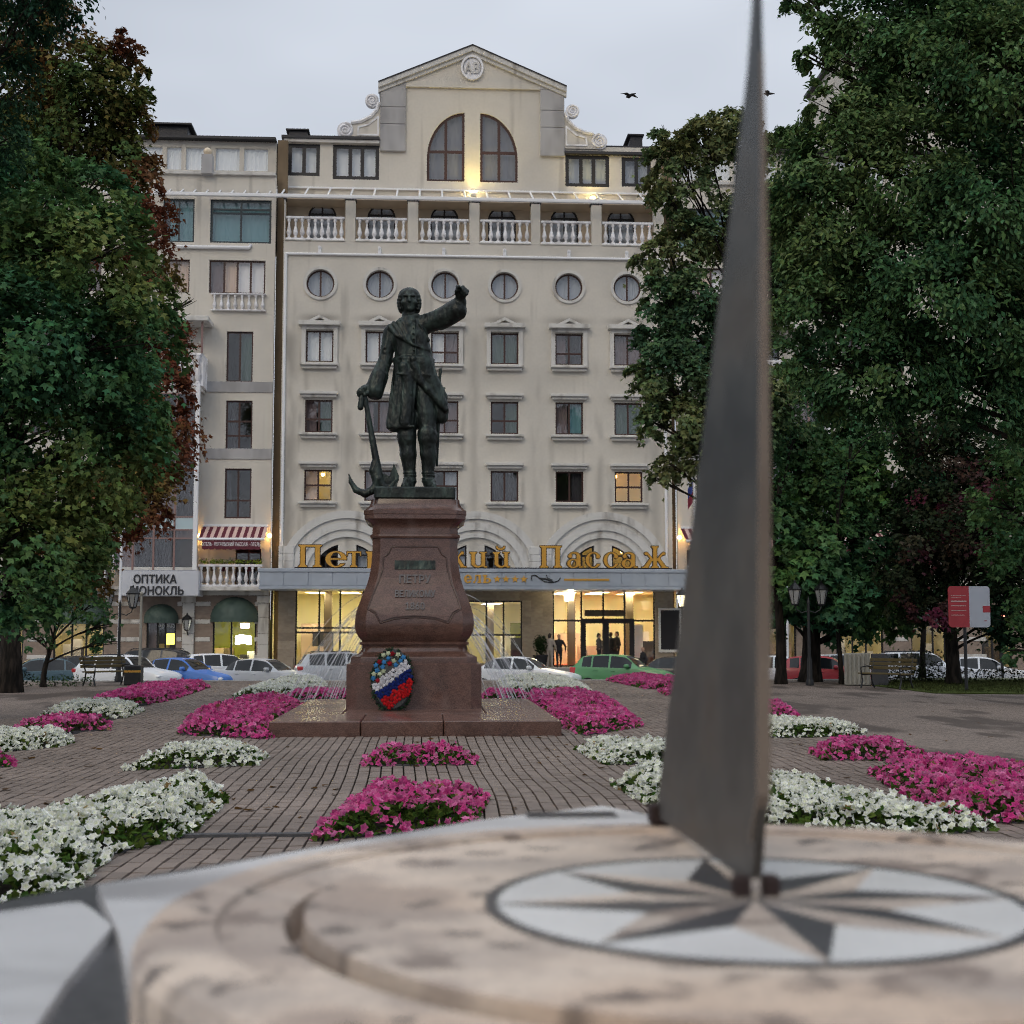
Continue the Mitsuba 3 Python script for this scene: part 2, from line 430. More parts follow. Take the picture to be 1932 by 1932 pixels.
mat('trim_chrome', (0.7, 0.7, 0.72), 0.2, 0.5, 0.9)
for nm, c in dict(white=(0.66, 0.68, 0.71), silver=(0.42, 0.44, 0.47), blue=(0.05, 0.16, 0.50), green=(0.075, 0.25, 0.10), black=(0.014, 0.014, 0.017), red=(0.35, 0.02, 0.03), teal=(0.05, 0.10, 0.13), maroon=(0.05, 0.014, 0.016)).items():
    mat('car_' + nm, c, 0.28, 0.5, coat=1.0)
scene['mat_pane'] = {'type': 'thindielectric', 'int_ior': 1.6}
scene['mat_water'] = {'type': 'dielectric', 'int_ior': 1.33}
scene['mat_water_white'] = {'type': 'blendbsdf', 'weight': 0.42, 'a': {'type': 'thindielectric', 'int_ior': 1.33}, 'b': {'type': 'twosided', 'bsdf': {'type': 'diffuse', 'reflectance': rgb((0.8, 0.83, 0.87))}}}
for nm, sp in (('leaf', 0.5), ('petal', 0.25)):
    scene['mat_' + nm] = {'type': 'principledthin', 'base_color': {'type': 'mesh_attribute', 'name': 'vertex_color'}, 'roughness': 0.33 if nm == 'leaf' else 0.7, 'diff_trans': 0.28 if nm == 'leaf' else 0.6, 'spec_trans': 0.0}
mat('cloth_dark', (0.012, 0.012, 0.015), 0.85); mat('cloth_grey', (0.26, 0.23, 0.21), 0.85); mat('skin', (0.36, 0.22, 0.16), 0.6); mat('hair', (0.018, 0.013, 0.01), 0.6)
mat('bird', (0.008, 0.008, 0.009), 0.6); mat('lantern_glass', (0.30, 0.31, 0.31), 0.2, 0.5); mat('globe', (0.62, 0.52, 0.38), 0.4)
mat('flag_cloth', (0.2, 0.03, 0.05), 0.8); mat('flag_blue', (0.03, 0.05, 0.22), 0.8); mat('flag_white', (0.6, 0.6, 0.62), 0.8)
mat('inset_white', lambda p, n, uv: mix((0.60, 0.595, 0.59), (0.46, 0.455, 0.45), fbm(p.x * 9, p.y * 9, 1, 3)), 0.35)
mat('inset_grey', lambda p, n, uv: mix((0.030, 0.029, 0.032), (0.058, 0.056, 0.060), fbm(p.x * 14, p.y * 14, 1, 3)), 0.35); mat('inset_tan', travertine, 0.45)
mat('rust', (0.022, 0.011, 0.010), 0.7); mat('worn_edge', lambda p, n, uv: mix((0.23, 0.185, 0.15), (0.13, 0.10, 0.08), fbm(p.x * 6, p.y * 6, p.z * 9, 3)), 0.45, 0.5, 0.3); mat('letter_metal', (0.10, 0.095, 0.10), 0.4, 0.5, 0.3)


def emit(key, mb, color, power, m='white_paint'):
    return put(key, mb, m, emitter={'type': 'area', 'radiance': rgb(np.array(color) * power * LAMP)})
# ------------------------------------------------------------------ ground, road, pavement
ZR = -0.82                                          # level of the street below the square
k = structure(put('ground', MB().box(-900, 900, -60, 1500, -3, ZR - 0.05), 'asphalt'))
k = structure(put('road', MB().box(-160, 160, 49.6, 66.0, ZR - 0.2, ZR), 'road'))
k = structure(put('sidewalk', MB().box(-160, 160, 66.0, 90, ZR - 0.2, ZR + 0.13, 0.02), 'kerb_pale'))
k = structure(put('kerb', MB().box(-160, 160, 65.8, 66.0, ZR - 0.2, ZR + 0.14, 0.02), 'kerb_pale'))
YE = G(900, 1284)[1]
k = structure(put('square', MB().box(-60, 60, -30, YE - 0.3, -1.2, -0.012), 'asphalt'))
k = structure(put('square_edge', MB().box(-60, 60, YE - 0.3, YE, -1.2, 0.03, 0.02), 'kerb_pale'))


def gpoly(pts, z=0.0):
    return Polygon([G(x, y, z)[:2] for x, y in pts]).buffer(0)


BEDS = [  # colour, footprint, height of the plants
    ('white', [(-160, 1735), (60, 1703), (118, 1690), (190, 1622), (343, 1582), (412, 1518), (388, 1490), (250, 1510), (120, 1556), (-160, 1600)], 'white petunia bed in the near corner beside the sundial table, largest of the white beds'),
    ('white', [(246, 1457), (470, 1448), (493, 1432), (400, 1423), (330, 1431)], 'white petunia bed just behind the large near white bed, left of the paved axis'),
    ('pink', [(697, 1449), (887, 1446), (884, 1433), (703, 1436)], 'small oblong pink petunia bed in front of the monument step'),
    ('pink', [(608, 1590), (875, 1566), (905, 1510), (690, 1514)], 'wedge of pink petunias on the paved axis just beyond the sundial table'),
    ('white', [(1096, 1418), (1150, 1446), (1330, 1446), (1290, 1426), (1180, 1416)], 'white petunia bed half hidden behind the gnomon blade, right of the monument step'),
    ('white', [(1170, 1488), (1250, 1530), (1440, 1560), (1700, 1585), (1856, 1572), (1640, 1530), (1500, 1497), (1440, 1482), (1230, 1470)], 'long white petunia bed running behind the rim of the sundial, right of the gnomon'),
    ('pink', [(1655, 1464), (1700, 1495), (1815, 1548), (1860, 1556), (2060, 1565), (2060, 1500), (1930, 1470), (1830, 1455), (1720, 1455)], 'large pink petunia bed at the right edge, in front of the asphalt'),
    ('pink', [(1538, 1425), (1562, 1438), (1672, 1438), (1729, 1426), (1690, 1417), (1580, 1417)], 'small pink petunia bed between the white bed and the large right pink bed'),
    ('white', [(1438, 1386), (1460, 1395), (1580, 1393), (1625, 1387), (1565, 1377), (1438, 1373)], 'white petunia bed on the edge of the asphalt just right of the gnomon'),
    ('pink', [(1425, 1350), (1445, 1359), (1500, 1355), (1482, 1341), (1425, 1336)], 'small pink petunia bed peeping out right of the gnomon, behind the white bed'),
    ('pink', [(345, 1389), (504, 1397), (513, 1372), (567, 1336), (522, 1323), (452, 1331), (370, 1353)], 'pink petunia bed against the left side of the granite step'),
    ('pink', [(1062, 1372), (1104, 1390), (1204, 1374), (1150, 1327), (1100, 1313), (1000, 1316), (992, 1322)], 'pink petunia bed against the right side of the granite step'),
    ('pink', [(542, 1322), (660, 1322), (660, 1315), (552, 1314)], 'thin row of pink petunias behind the step, left of the pedestal'),
    ('pink', [(910, 1322), (1000, 1321), (985, 1314), (914, 1315)], 'thin row of pink petunias behind the step, right of the pedestal'),
    ('white', [(446, 1317), (560, 1310), (612, 1298), (604, 1287), (545, 1285), (490, 1301)], 'white petunia bed behind the left pink bed, under the fountain jets'),
    ('white', [(946, 1286), (958, 1306), (1111, 1311), (1100, 1298), (1066, 1286), (1010, 1281)], 'white petunia bed behind the right pink bed, in front of the white sedan'),
    ('pink', [(170, 1331), (246, 1333), (302, 1327), (351, 1313), (390, 1299), (360, 1292), (262, 1304)], 'far pink petunia bed on the left, in front of the parked white and blue cars'),
    ('white', [(86, 1353), (120, 1357), (228, 1358), (266, 1344), (205, 1335), (130, 1341)], 'small white petunia bed on the far left between two pink beds'),
    ('pink', [(30, 1381), (90, 1386), (197, 1381), (198, 1371), (100, 1366)], 'small pink petunia bed on the far left between two white beds'),
    ('white', [(-100, 1427), (0, 1422), (100, 1413), (127, 1406), (123, 1397), (0, 1393), (-100, 1396)], 'white petunia bed at the left edge of the photo, behind the pink tip'),
    ('pink', [(-80, 1457), (14, 1451), (8, 1439), (-80, 1441)], 'pink petunia bed cut off by the left edge of the photo'),
    ('pink', [(1150, 1286), (1224, 1302), (1300, 1302), (1300, 1288), (1200, 1281)], 'far pink petunia bed in front of the green hatchback'),
    ('pink', [(1248, 1307), (1262, 1314), (1310, 1313), (1300, 1304)], 'tiny pink petunia clump beside the gnomon, in front of the far pink bed'),
]
bedpolys = [gpoly(p) for _, p, _ in BEDS]

# pavers: courses of small concrete blocks that run towards the street with wide mossy joints
paved = gpoly([(-420, 1900), (-300, 1470), (-60, 1432), (0, 1412), (124, 1397), (190, 1372), (262, 1341), (302, 1325), (392, 1296), (412, 1285.5), (1292, 1285.5), (1440, 1345), (1500, 1362), (1624, 1390), (1730, 1428), (1932, 1480), (2300, 1590), (2400, 1900)])
PX0, PX1, PY0, PY1 = -9.5, 9.5, 6.5, YE - 0.6
STEPX0, STEPX1 = G(508, 1392)[0], G(1062, 1392)[0]
STEPY0, STEPY1 = G(783, 1392)[1], G(783, 1318.5, 0.26)[1]
step_poly = sbox(STEPX0, STEPY0, STEPX1, STEPY1)
CW, CL = 0.132, 0.21


def warp(x, y):
    q = np.stack([x * 0.35, y * 0.22, x * 0 + 4], -1)
    return 0.26 * (meshkit.fbm(q, 2, 3) - 0.5) + 0.018 * np.sin(y * 0.9 + x * 0.5) * np.exp(-((y - 14) / 4) ** 2)


rng = np.random.default_rng(11)
ci, cj = np.meshgrid(np.arange(int((PX1 - PX0) / CW)), np.arange(int((PY1 - PY0) / CL)), indexing='ij')
off = rng.random(ci.shape[0])[:, None] * CL
x0 = PX0 + ci * CW + 0.0080; x1 = PX0 + (ci + 1) * CW - 0.0080
y0 = PY0 + cj * CL + off + 0.0012; y1 = y0 + CL - 0.0024
cx, cy = (x0 + x1) / 2, (y0 + y1) / 2
keep = shapely.contains_xy(paved, cx + warp(cx, cy), cy)
hole = unary_union([b.buffer(-0.05) for b in bedpolys] + [step_poly.buffer(0.02)])
keep &= ~shapely.contains_xy(hole, cx + warp(cx, cy), cy)
# in view only
dd = np.stack([cx - CAM[0], cy - CAM[1], cx * 0 - EYE], -1); dep = dd @ fwd
keep &= (dep > 1) & (np.abs(dd @ rgt) / dep < 966 / FPX * 1.08)
x0, x1, y0, y1 = (a[keep] for a in (x0, x1, y0, y1))
zt = rng.uniform(-0.006, 0.001, len(x0)); tilt = rng.uniform(-0.004, 0.004, (len(x0), 4))
top = np.stack([np.stack([a + warp(a, b), b, zt + tilt[:, i]], -1) for i, (a, b) in enumerate(((x0, y0), (x1, y0), (x1, y1), (x0, y1)))], 1)
bot = top.copy(); bot[..., 2] = -0.034
top[:, :, :2] += (top.mean(1, keepdims=True) - top)[:, :, :2] * 0.03
tone = rng.uniform(0.86, 1.10, len(x0))[:, None] * np.array([0.158, 0.126, 0.108]) * (0.70 + 0.6 * meshkit.fbm(np.stack([x0 * 0.6, y0 * 0.6, x0 * 0], -1), 3, 8))[:, None]
PF = np.array([[0, 1, 2], [0, 2, 3], [4, 1, 0], [4, 5, 1], [5, 2, 1], [5, 6, 2], [6, 3, 2], [6, 7, 3], [7, 0, 3], [7, 4, 0]])
k = structure(put('pavement', MB().slab(paved, -0.06, -0.026) if False else MB().slab(paved, -0.011, -0.008), 'soil'))
order = np.argsort(cy[keep] + 0.35 * np.abs(cx[keep] + 1.6)); seen = []
bigocc = gpoly([(-500, 1900), (-200, 1760), (0, 1690), (190, 1650), (600, 1590), (1130, 1520), (1932, 1560), (2400, 1900)])
vis = ~shapely.contains_xy(bigocc, cx[keep], cy[keep])
near = [i for i in order if vis[i]][:300]
lift = 0.026                                        # the bedding sheet lies just above the asphalt, so the blocks stand on it
top[..., 2] += lift; bot[..., 2] += lift
for i in near:
    put('pavement__paver', MB().add(np.vstack([top[i], bot[i]]), PF, tone[i]), 'paver')
rest = np.setdiff1d(np.arange(len(x0)), near)
V = np.concatenate([top[rest], bot[rest]], 1).reshape(-1, 3)
F = (PF[None] + (np.arange(len(rest)) * 8)[:, None, None]).reshape(-1, 3)
m_ = MB().add(V, F); m_.c = [np.repeat(tone[rest], 8, 0)]
stuffpart(put('pavement__far_pavers', m_, 'paver'))
# a dark metal strip that crosses the paving in front of the table
for a, b in (((225, 1586), (612, 1580)), ((1850, 1553), (2050, 1560))):
    p, q = G(*a), G(*b)
    k = put('edging_strip', MB().box(p[0], q[0], p[1] - 0.04, p[1] + 0.04, -0.01, 0.05, 0.004), 'kerb')
    tag(k, 'flat dark kerb strip across the paving, ' + ('left of the wedge of pink petunias' if a[0] < 900 else 'under the large right pink bed'), 'kerb strip')
# fallen leaves
rng = np.random.default_rng(5)
lv = MB()
for _ in range(170):
    x, y = rng.uniform(-60, 1990), rng.uniform(1296, 1560)
    p = G(x, y); r = rng.uniform(0.03, 0.07); a = rng.uniform(0, 6.3)
    if abs(p[0]) > 18: continue
    q = np.array([[0, -1], [0.7, -0.2], [0.4, 0.5], [0, 1.1], [-0.4, 0.5], [-0.7, -0.2]]) * r
    v = np.stack([p[0] + q[:, 0] * math.cos(a) - q[:, 1] * math.sin(a), p[1] + q[:, 0] * math.sin(a) + q[:, 1] * math.cos(a), 0.026 + rng.uniform(0, 0.02, 6)], 1)
    lv.add(v, np.array([[0, 1, 2], [0, 2, 3], [0, 3, 4], [0, 4, 5]]), np.array([0.10, 0.055, 0.022]) * rng.uniform(0.4, 1.2))
k = put('fallen_leaves', lv, 'leaf'); tag(k, 'brown fallen leaves scattered over the square and the asphalt', 'fallen leaves', kind='stuff')
# grass strip on the right
gp = gpoly([(1650, 1294), (1765, 1308), (2100, 1311), (2300, 1280), (1700, 1280)])
structure(put('grass_base', MB().slab(gp, -0.011, 0.02), 'grass'))

# ------------------------------------------------------------------ windows and walls
def bars(b, mull, trans, w):
    x0, z0, x1, z1 = b
    return [sbox(x0 + f * (x1 - x0) - w / 2, z0 - 1, x0 + f * (x1 - x0) + w / 2, z1 + 1) for f in mull] + [sbox(x0 - 1, z0 + f * (z1 - z0) - w / 2, x1 + 1, z0 + f * (z1 - z0) + w / 2) for f in trans]


def curtain_mesh(x0, x1, y, z0, z1, rs, amp=0.012):
    n = max(6, int((x1 - x0) * 14)); xs = np.linspace(x0, x1, n)
    ys = y + amp * np.sin(xs * rs.uniform(16, 24) + rs.uniform(0, 6)) + amp * 0.5 * rs.standard_normal(n)
    v = np.concatenate([np.stack([xs, ys, np.full(n, z1)], 1), np.stack([xs, ys, np.full(n, z0)], 1)])
    i = np.arange(n - 1)
    return v, np.stack([i + n, i + n + 1, i + 1, i], 1)


RS = np.random.default_rng(21)


def window(parent, outer, Y, mull=(), trans=(), frame='brown_frame', curtain=None, recess=0.14, fw=0.08, bw=0.09, depth=1.3, lit=None, room=True, name='window', label=None, roomcol='interior_dark', extra=(), wall=0.34, panes=True):
    inner = outer.buffer(-fw, join_style=2)
    bs = bars(inner.bounds, mull, trans, bw) + list(extra)
    cells = inner.difference(unary_union(bs)) if bs else inner
    cells = [c for c in getattr(cells, 'geoms', [cells]) if c.area > 0.01]
    w = put(f'{parent}__{name}', MB().prism(outer.buffer(0.01, join_style=2).difference(unary_union(cells)), Y + recess, Y + recess + 0.07), frame)
    if label: labels[w] = {'label': label}
    if panes:
        for c in cells:
            put(w + '__pane', MB().sheet(c, Y + recess + 0.03), 'pane')
    else:
        put(w + '__pane', MB().sheet(MultiPolygon(cells), Y + recess + 0.03), 'pane')
    x0, z0, x1, z1 = outer.bounds
    yb = Y + wall + 0.01
    if curtain:
        cl = curtain if isinstance(curtain, (list, tuple)) else [(0, 1, curtain)]
        for a, b, t in cl:
            put(w + '__curtain', MB().add(*curtain_mesh(x0 + a * (x1 - x0) - (0.03 if a == 0 else 0), x0 + b * (x1 - x0) + (0.03 if b == 1 else 0), yb + 0.08, z0 - 0.03, z1 + 0.03, RS)), 'curtain_' + t)
    if room:
        e = 0.25
        mb = MB()
        X0, X1, Z0, Z1, Y0, Y1 = x0 - e, x1 + e, z0 - e, z1 + e, yb, yb + depth
        P = np.array([[X0, Y0, Z0], [X1, Y0, Z0], [X1, Y1, Z0], [X0, Y1, Z0], [X0, Y0, Z1], [X1, Y0, Z1], [X1, Y1, Z1], [X0, Y1, Z1]])
        mb.add(P, np.array([[0, 1, 2, 3], [7, 6, 5, 4], [3, 2, 6, 7], [0, 3, 7, 4], [2, 1, 5, 6]]))
        put(w + '__room', mb, roomcol)
        if lit:
            col, power, pos = lit
            cxx, czz = x0 + pos[0] * (x1 - x0), z0 + pos[1] * (z1 - z0)
            emit(w + '__lamp', MB().ball((cxx, yb + 0.55, czz), 0.09, 1), col, power)
    return w


def rect(x0, x1, y0, y1, Y=72.0, yr=None):
    """pixel rectangle of the photograph -> rectangle on the wall plane Y (in x, z)"""
    ym = (y0 + y1) / 2
    return sbox(fx(x0, Y, 740), fz(y1, Y), fx(x1, Y, 740), fz(y0, Y))


def circ(x, y, r, Y=72.0):
    return Point(fx(x, Y, 740), fz(y, Y)).buffer(r * Y / FPX, 24)


def archpoly(x, ytop, r, ybot, Y=72.0):
    R = r * Y / FPX; cx, zt = fx(x, Y), fz(ytop, Y)
    return Point(cx, zt - R).buffer(R, 20).union(sbox(cx - R, fz(ybot, Y), cx + R, zt - R))


U = 72.0 / FPX                                     # metres per pixel on the hotel front
SIDE = 0.35
BALU = [(0.085, 0), (0.085, 0.06), (0.045, 0.08), (0.06, 0.12), (0.115, 0.24), (0.12, 0.31), (0.085, 0.46), (0.045, 0.62), (0.055, 0.72), (0.042, 0.77), (0.085, 0.84), (0.085, 0.94)]


def balustrade(parent, x0, x1, z0, z1, Y, n, m='white_balust', key='balustrade', rail=0.13):
    b = put(f'{parent}__{key}', MB().box(x0, x1, Y - 0.11, Y + 0.11, z1 - rail, z1, 0.02).box(x0, x1, Y - 0.11, Y + 0.11, z0, z0 + rail * 0.8, 0.02), m)
    h = z1 - z0 - rail * 1.8
    for i in range(n):
        x = x0 + (i + 0.5) * (x1 - x0) / n
        put(b + '__baluster', MB().lathe([(r * h / 0.94 * 0.98, q * h / 0.94) for r, q in BALU], x, Y, z0 + rail * 0.8, 10), m, 40)
    return b


# ------------------------------------------------------------------ the hotel, middle part
H = new('hotel')
tag(H, 'tall cream hotel with gabled top storey, round windows and gold lettered canopy', 'building')
zs = ZR
COLS = [602, 715, 839, 952, 1074, 1185]
holes = []
tones3 = [[(0, 1, 'pale')], [(0, 1, 'pale')], [(0, 0.5, 'pale'), (0.5, 1, 'mauve')], [(0, 1, 'green')], [(0, 0.4, 'mauve'), (0.62, 1, 'dark')], [(0, 1, 'mauve')]]
tones2 = [[(0, 0.4, 'mauve'), (0.55, 1, 'green')], [(0, 0.3, 'mauve'), (0.5, 1, 'mauve')], [(0, 1, 'mauve')], [(0.5, 1, 'green')], [(0, 0.45, 'mauve'), (0.5, 1, 'teal')], [(0, 1, 'green')]]
tones1 = [[(0, 0.45, 'beige')], [(0, 1, 'mauve')], [(0.5, 1, 'blue')], [(0, 1, 'dark')], [(0.6, 1, 'dark')], None]
wins = []
for i, x in enumerate(COLS):
    holes += [(rect(x - 26, x + 26, 627, 686), dict(mull=(0.5,), trans=(0.35,) if i in (2, 4) else (), curtain=tones3[i])),
              (rect(x - 26, x + 26, 757, 818), dict(mull=(0.5,), trans=(0.4,) if i in (0, 2, 3) else (), curtain=tones2[i])),
              (rect(x - 26, x + 26, 888, 946), dict(mull=(0.5,), trans=(0.5,) if i in (0, 2, 5) else (), curtain=tones1[i],
                                                    **(dict(lit=((1.0, 0.72, 0.30) if i == 0 else (1.0, 0.50, 0.13), 9.0, (0.62, 0.9) if i == 0 else (0.1, 0.9)), roomcol='interior_cream', label='lit window with warm yellow light' if i == 0 else 'lit window glowing orange') if i in (0, 5) else {}))),
              (circ(x, 539 + (i - 2.5) * 0.0, 26.5), dict(mull=(0.5,), curtain='blue'))]
wall = sbox(fx(531), zs, fx(1266), fz(459))
ARX, ARZ, ARR = [658, 898, 1136], fz(1092), 66 * U
lun = []
for ax in ARX:
    X = fx(ax)
    c = Point(X, ARZ).buffer(ARR, 32).intersection(sbox(X - 9, fz(1076), X + 9, ARZ + 9))
    post = sbox(X - 17 * U, ARZ - 2, X + 17 * U, ARZ + 9)
    lun.append([g for g in c.difference(post).geoms])
g1, g2, g3 = rect(563, 690, 1112, 1258), rect(880, 985, 1133, 1254), rect(1042, 1232, 1112, 1258)
cut = unary_union([h for h, _ in holes] + [p for l in lun for p in l] + [g1, g2, g3])
put(H + '__wall', MB().prism(wall.intersection(sbox(-99, fz(1075), 99, 99)).difference(cut), 72, 72 + SIDE), 'plaster')
put(H + '__ground_wall', MB().prism(wall.intersection(sbox(-99, -9, 99, fz(1075))).difference(cut), 72, 72 + SIDE), 'tanstone')
for h, kw in holes:
    window(H, h, 72, **kw)
# trim round the windows
for i, x in enumerate(COLS):
    X = fx(x)
    put(H + '__window_ring', MB().prism(circ(x, 539, 32.5).difference(circ(x, 539, 27)), 71.90, 72.02), 'whitestone')
    o, inn = rect(x - 34, x + 34, 618, 690), rect(x - 26.5, x + 26.5, 626, 690)
    put(H + '__window_surround', MB().prism(o.difference(inn), 71.84, 72.02), 'whitestone')
    put(H + '__window_pediment', MB().prism(sbox(X - 39 * U, fz(619), X + 39 * U, fz(611.5)), 71.56, 72.02).prism(Polygon([(X - 24 * U, fz(612)), (X, fz(600)), (X + 24 * U, fz(612)), (X + 14 * U, fz(612)), (X, fz(605.5)), (X - 14 * U, fz(612))]), 71.66, 72.02), 'whitestone')
    for ys in (690, 820.5, 949):
        put(H + '__window_sill', MB().box(X - 36 * U, X + 36 * U, 71.58, 72.02, fz(ys + 4), fz(ys), 0.015).box(X - 33 * U, X + 33 * U, 71.74, 72.02, fz(ys + 9.5), fz(ys + 4.3), 0.015), 'whitestone')
    for ys in (743, 874):
        put(H + '__window_lintel', MB().box(X - 36 * U, X + 36 * U, 71.60, 72.02, fz(ys + 5), fz(ys), 0.015).box(X - 33 * U, X + 33 * U, 71.75, 72.02, fz(ys + 10), fz(ys + 5.2), 0.015), 'whitestone')
# three great arches over the canopy
for ax, lits in zip(ARX, (None, None, 1)):
    X = fx(ax)
    clipb = sbox(X - 9, fz(1076), X + 9, ARZ + 20)
    for r0, r1, pr in ((113, 127, 0.30), (106, 113, 0.16), (92, 106, 0.24), (86, 92, 0.12), (78, 86, 0.18)):
        ring = Point(X, ARZ).buffer(r1 * U, 48).difference(Point(X, ARZ).buffer(r0 * U - 0.002, 48)).intersection(clipb)
        put(H + '__arch_moulding', MB().prism(ring, 72 - pr, 72.02), 'whitestone')
    for q, p in enumerate(lun[ARX.index(ax)]):
        window(H, p, 72, mull=(0.5,), trans=(0.62,), frame='black_frame', curtain=None if lits else ('blue' if (q + ARX.index(ax)) % 2 else None), roomcol='interior_cream' if lits else 'interior_dark', recess=0.2,
               lit=((1.0, 0.6, 0.18), 5.0, (0.5, 0.8)) if lits else None, name='lunette_window')
for a, b in ((531, 548), (771, 786), (1008, 1027)):
    for r, (ya, yb) in enumerate(((1032, 1046), (1046.5, 1060), (1060.5, 1075))):
        for q in range(2):
            x0, x1 = a - 12 + q * (b - a + 24) / 2, a - 12 + (q + 1) * (b - a + 24) / 2
            put(H + '__stone_block', MB().box(max(fx(x0), fx(531)) + 0.01, fx(x1) - 0.01, 71.64, 72.02, fz(yb), fz(ya), 0.012), 'whitestone')
# loggia with balustrades
PILL = [(531, 533), (648, 667), (767, 787), (885, 904), (1003, 1020), (1118, 1137), (1237, 1256)]
zl0, zl1, zpt = fz(459), fz(413), fz(382)
put(H + '__loggia_floor', MB().box(fx(531), fx(1266), 72.0, 74.0, zl0 - 0.3, zl0 + 0.001), 'plaster')
for a, b in PILL:
    put(H + '__loggia_pillar', MB().box(fx(a), fx(b), 72.0, 72.5, zl0, zpt, 0.01), 'plaster')
    put(H + '__pillar_cap', MB().box(fx(a) - 0.05, fx(b) + 0.05, 71.95, 72.55, zpt, zpt + 0.12, 0.01), 'roof_dark')
put(H + '__loggia_ceiling', MB().box(fx(531), fx(1266), 72.3, 74.0, zpt + 0.13, zpt + 0.25), 'loggia')
lw = []
for i, x in enumerate([604, 717, 837, 947, 1066, 1174]):
    lw.append(archpoly(x, 388, 27, 456, 73.7))
put(H + '__loggia_wall', MB().prism(sbox(fx(531, 73.7), zl0, fx(1266, 73.7), zpt + 0.13).difference(unary_union(lw)), 73.7, 74.0), 'loggia')
for p in lw:
    b = p.bounds
    window(H, p, 73.7, mull=(0.5,), trans=(0.60, 0.72), frame='black_frame', curtain='blue', recess=0.1, fw=0.09, name='arched_window', panes=False, wall=0.31)
for (a, b), (c, d) in zip(PILL[:-1], PILL[1:]):
    balustrade(H, fx(b) + 0.03, fx(c) - 0.03, zl0 + 0.05, zl1, 72.15, 9 if d < 700 else 7)
    put(H + '__balustrade_sill', MB().box(fx(b), fx(c), 71.93, 72.3, zl0 - 0.02, zl0 + 0.05, 0.01), 'whitestone')
# white pipe and gutter with brackets
zg = fz(485)
put(H + '__gutter', MB().tube([(fx(533.5), 71.9, zg), (fx(1262), 71.9, zg)], 0.07, 8).tube([(fx(536), 71.88, zg), (fx(536), 71.88, fz(1045))], 0.075, 8), 'white_paint', 40)
put(H + '__drainpipe', MB().tube([(fx(1254), 71.88, fz(500)), (fx(1254), 71.88, fz(1070))], 0.075, 8), 'white_paint', 40)
for x in (600, 714, 836, 952, 1074, 1184):
    put(H + '__gutter_outlet', MB().box(fx(x - 3), fx(x + 3), 71.86, 72.02, zg + 0.05, fz(470), 0.01).box(fx(x - 3), fx(x + 1), 71.80, 71.86, fz(474), fz(470)), 'white_paint')
# white glazed awning frame (pergola) along the whole front
def pergola(parent, xa, xb, n):
    za, zb = fz(376, 71.2), fz(360, 73.9)
    mb = MB().box(fx(xa, 71.2), fx(xb, 71.2), 71.12, 71.28, za - 0.09, za + 0.09, 0.02).box(fx(xa, 73.9), fx(xb, 73.9), 73.84, 73.96, zb - 0.05, zb + 0.05, 0.01)
    p = put(parent + '__pergola', mb, 'white_paint')
    for i in range(n + 1):
        x = fx(xa, 72) + (fx(xb, 72) - fx(xa, 72)) * i / n
        put(p + '__cross_bar', MB().tube([(x, 71.2, za + 0.02), (x, 73.9, zb)], 0.05, 4), 'white_paint')


pergola(H, 527, 1262, 17)
# top storey and gable, set back
YA = 74.0
za = fz(384, YA)
gab = Polygon([(fx(713, YA), za), (fx(713, YA), fz(163, YA)), (fx(889.5, YA), fz(93, YA)), (fx(1066, YA), fz(163, YA)), (fx(1066, YA), za)])
qa = []
for sgn, xe, xo in ((-1, 875, 803), (1, 905, 977)):
    x0, x1 = fx(min(xe, xo), YA), fx(max(xe, xo), YA); zb_, zt_ = fz(343, YA), fz(213, YA); W_ = x1 - x0
    t = np.linspace(0, math.pi / 2, 24); zc = fz(300, YA)
    cxq = fx(xe, YA)
    arc = [(cxq + sgn * W_ * math.cos(a), zc + (zt_ - zc) * math.sin(a)) for a in t]
    qa.append(Polygon([(cxq, zb_), (cxq + sgn * W_, zb_)] + arc).buffer(0))
AT = [(rect(537, 598, 278, 338, YA), (0.5,)), (rect(623, 713, 278, 343, YA).intersection(sbox(-99, 0, fx(711.5, YA), 99)), (0.35, 0.66)),
      (rect(1067, 1152, 288, 348, YA).intersection(sbox(fx(1068, YA), 0, 99, 99)), (0.33, 0.67)), (rect(1176, 1232, 290, 346, YA), (0.5,))]
att = sbox(fx(527, YA), za, fx(1290, YA), fz(272, YA))
recess_p = rect(762, 1020, 168, 290, YA)
wallp = att.union(gab).difference(unary_union(qa + [a for a, _ in AT]))
put(H + '__attic_wall', MB().prism(wallp, YA, YA + SIDE), 'plaster')
for p in qa:
    window(H, p, YA, mull=(0.5,), trans=(0.43,), frame='brown_frame', curtain='grey', recess=0.1, fw=0.13, bw=0.15, name='quarter_arch_window')
for a, m_ in AT:
    window(H, a, YA, mull=m_, frame='black_frame', curtain='blue' if a.bounds[0] > 0 else 'pale', recess=0.05, fw=0.20, bw=0.2, name='attic_window')
put(H + '__gable_band', MB().prism(gab.difference(rect(700, 1080, 168, 700, YA)).buffer(0), YA - 0.12, YA + 0.02).prism(rect(713, 1066, 158, 168, YA).intersection(gab), YA - 0.16, YA - 0.12), 'plaster')
for a, b, ys in ((713, 762, (168, 205, 236, 240, 290)), (1020, 1066, (168, 205, 238, 242, 293))):
    for y0_, y1_ in ((168, 207), (207.6, 239), (239.6, ys[-1])):
        put(H + '__stone_block', MB().box(fx(a, YA), fx(b, YA), YA - 0.2, YA + 0.02, fz(y1_, YA), fz(y0_, YA), 0.02), 'greywall')
